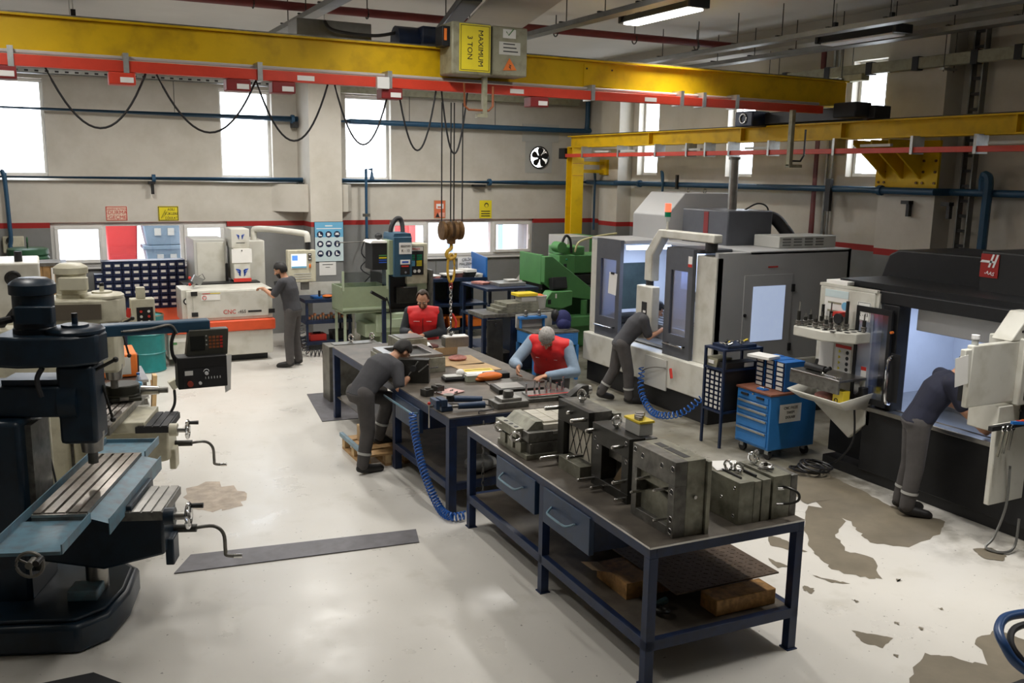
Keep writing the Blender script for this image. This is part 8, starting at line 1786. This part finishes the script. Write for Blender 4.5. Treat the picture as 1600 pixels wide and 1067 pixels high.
# 4: grey haired man at the right side of the table
f = Vector((-.64, -.77, 0)); r = Vector((-.77, .64, 0)); p = Vector((5.26, 9.15, .93))
person('grey haired man in red vest leaning over the table with a screwdriver',
 dict(pelvis=p, chest=p+f*.20+UPV*.26, neck=p+f*.36+UPV*.40, head=p+f*.46+UPV*.46, shR=p+f*.26+UPV*.38+r*.20, shL=p+f*.28+UPV*.35-r*.20,
      elR=p+f*.44+UPV*.15+r*.37, wrR=p+f*.68+UPV*.17+r*.27, elL=p+f*.40+UPV*.08-r*.32, wrL=p+f*.66+UPV*.07-r*.04,
      hipR=p+r*.09, hipL=p-r*.09, knR=p+r*.10+f*.03-UPV*.44, knL=p-r*.10+f*.03-UPV*.44, anR=p+r*.11-f*.03-UPV*.84, anL=p-r*.11-f*.03-UPV*.84, toR=p+r*.13+f*.14-UPV*.895, toL=p-r*.13+f*.14-UPV*.895),
 (f*.45-UPV*.89, f*.89+UPV*.45), ('sleeve_blue', 'trouser_grey', False), hair='hair_grey', hands=((f*.5-UPV*.7, -r+f*.2, 1.0), (f*.75+r*.6, -UPV, .35)), long_sleeve='sleeve_blue', vest=True, build=1.15)
# 5: man leaning into the machining centre behind the pendant
f = Vector((.93, -.37, 0)); r = Vector((-.37, -.93, 0)); p = Vector((7.20, 10.62, .86))
person('man in grey work clothes leaning into the machining centre behind its pendant',
 dict(pelvis=p, chest=p+f*.20+UPV*.26, neck=p+f*.36+UPV*.41, head=p+f*.48+UPV*.47, shR=p+f*.27+UPV*.36+r*.18, shL=p+f*.27+UPV*.36-r*.18,
      elR=p+f*.34+UPV*.12+r*.2, wrR=p+f*.56+UPV*.22+r*.13, elL=p+f*.36+UPV*.30-r*.24, wrL=p+f*.42+UPV*.48-r*.07,
      hipR=p+r*.09, hipL=p-r*.09, knR=p+r*.09+f*.10-UPV*.41, knL=p-r*.10-f*.06-UPV*.40, anR=p+r*.08+f*.12-UPV*.775, anL=p-r*.13-f*.24-UPV*.745, toR=p+r*.09+f*.31-UPV*.825, toL=p-r*.14-f*.09-UPV*.81),
 (f*.85-UPV*.5, UPV+f*.4), ('shirt_grey', 'trouser_grey', True), hands=((f, -UPV, .5), (f*.6+UPV*.6, r, .6)))
# 6: man at the dark machining centre
f = Vector((.80, -.60, 0)); r = Vector((-.60, -.80, 0)); p = Vector((7.36, 5.80, .93))
person('man in navy shirt leaning into the charcoal machining centre',
 dict(pelvis=p, chest=p+f*.16+UPV*.30, neck=p+f*.31+UPV*.47, head=p+f*.41+UPV*.55, shR=p+f*.22+UPV*.42+r*.19, shL=p+f*.22+UPV*.42-r*.19,
      elR=p+f*.34+UPV*.18+r*.24, wrR=p+f*.50+UPV*.02+r*.15, elL=p+f*.28+UPV*.16-r*.27, wrL=p+f*.50+UPV*.08-r*.17,
      hipR=p+r*.09, hipL=p-r*.09, knR=p+r*.09+f*.0-UPV*.44, knL=p-r*.09+f*.0-UPV*.44, anR=p+r*.09-f*.04-UPV*.84, anL=p-r*.10-f*.06-UPV*.84, toR=p+r*.11+f*.14-UPV*.895, toL=p-r*.13+f*.12-UPV*.895),
 (f*.75-UPV*.65, UPV+f*.5), ('shirt_navy', 'trouser_grey', True), hands=((f*.8-UPV*.5, -r, .5), (f*.9-UPV*.3, r, .5)), build=1.06)
# tools in hands
p = Vector((5.26, 9.15, .93)); f = Vector((-.64, -.77, 0)); r = Vector((-.77, .64, 0)); w_ = p+f*.68+UPV*.17+r*.27+(f*.5-UPV*.7).normalized()*.07
t = thing('screwdriver', 'black screwdriver held upright by the grey haired man', 'screwdriver', w_-UPV*.12); MB().cyl(w_+UPV*.05, w_-UPV*.04, .013, n=10).build('grip', 'black', t); MB().cyl(w_-UPV*.04, w_-UPV*.13, .004, n=8).build('shaft', 'chrome', t)
p = Vector((4.74, 11.93, .86)); f = Vector((-.42, -.91, 0)); r = Vector((-.91, .42, 0)); w_ = p+f*.5+UPV*.10+r*.09
t = thing('scriber', 'thin steel scriber in the hands of the man at the table end', 'tool', w_); MB().cyl(w_+r*.05, w_-r*.06-UPV*.02, .006, n=8).build('rod', 'steel_bright', t); MB().cyl(w_+r*.05, w_+r*.08, .009, n=8).build('grip', 'ink_red', t)
# a wrist watch on the man at the table end
# ---------------------------------------------------------------- finish: bake text and remeshed bodies
dg = bpy.context.evaluated_depsgraph_get()
for o in [x for x in SC.objects if x.type == 'FONT']:
    me = bpy.data.meshes.new_from_object(o.evaluated_get(dg)); n_ = o.name; par = o.parent; ml = o.matrix_local.copy(); m_ = o.data.materials[0]
    bpy.data.objects.remove(o); k = bpy.data.objects.new(n_, me); COL.objects.link(k); k.parent = par; k.matrix_local = ml
    if not me.materials: me.materials.append(m_)
for o, vox, it, fac in REMESH:
    m = o.modifiers.new('skin', 'REMESH'); m.mode = 'VOXEL'; m.voxel_size = vox; m.use_smooth_shade = True
    s_ = o.modifiers.new('soft', 'SMOOTH'); s_.iterations = it; s_.factor = fac
dg = bpy.context.evaluated_depsgraph_get(); dg.update()
for o, vox, it, fac in REMESH:
    me = bpy.data.meshes.new_from_object(o.evaluated_get(dg)); mt = o.data.materials[0]; o.modifiers.clear(); me.name = o.name; o.data = me
    me.materials.clear(); me.materials.append(mt); me.shade_smooth()
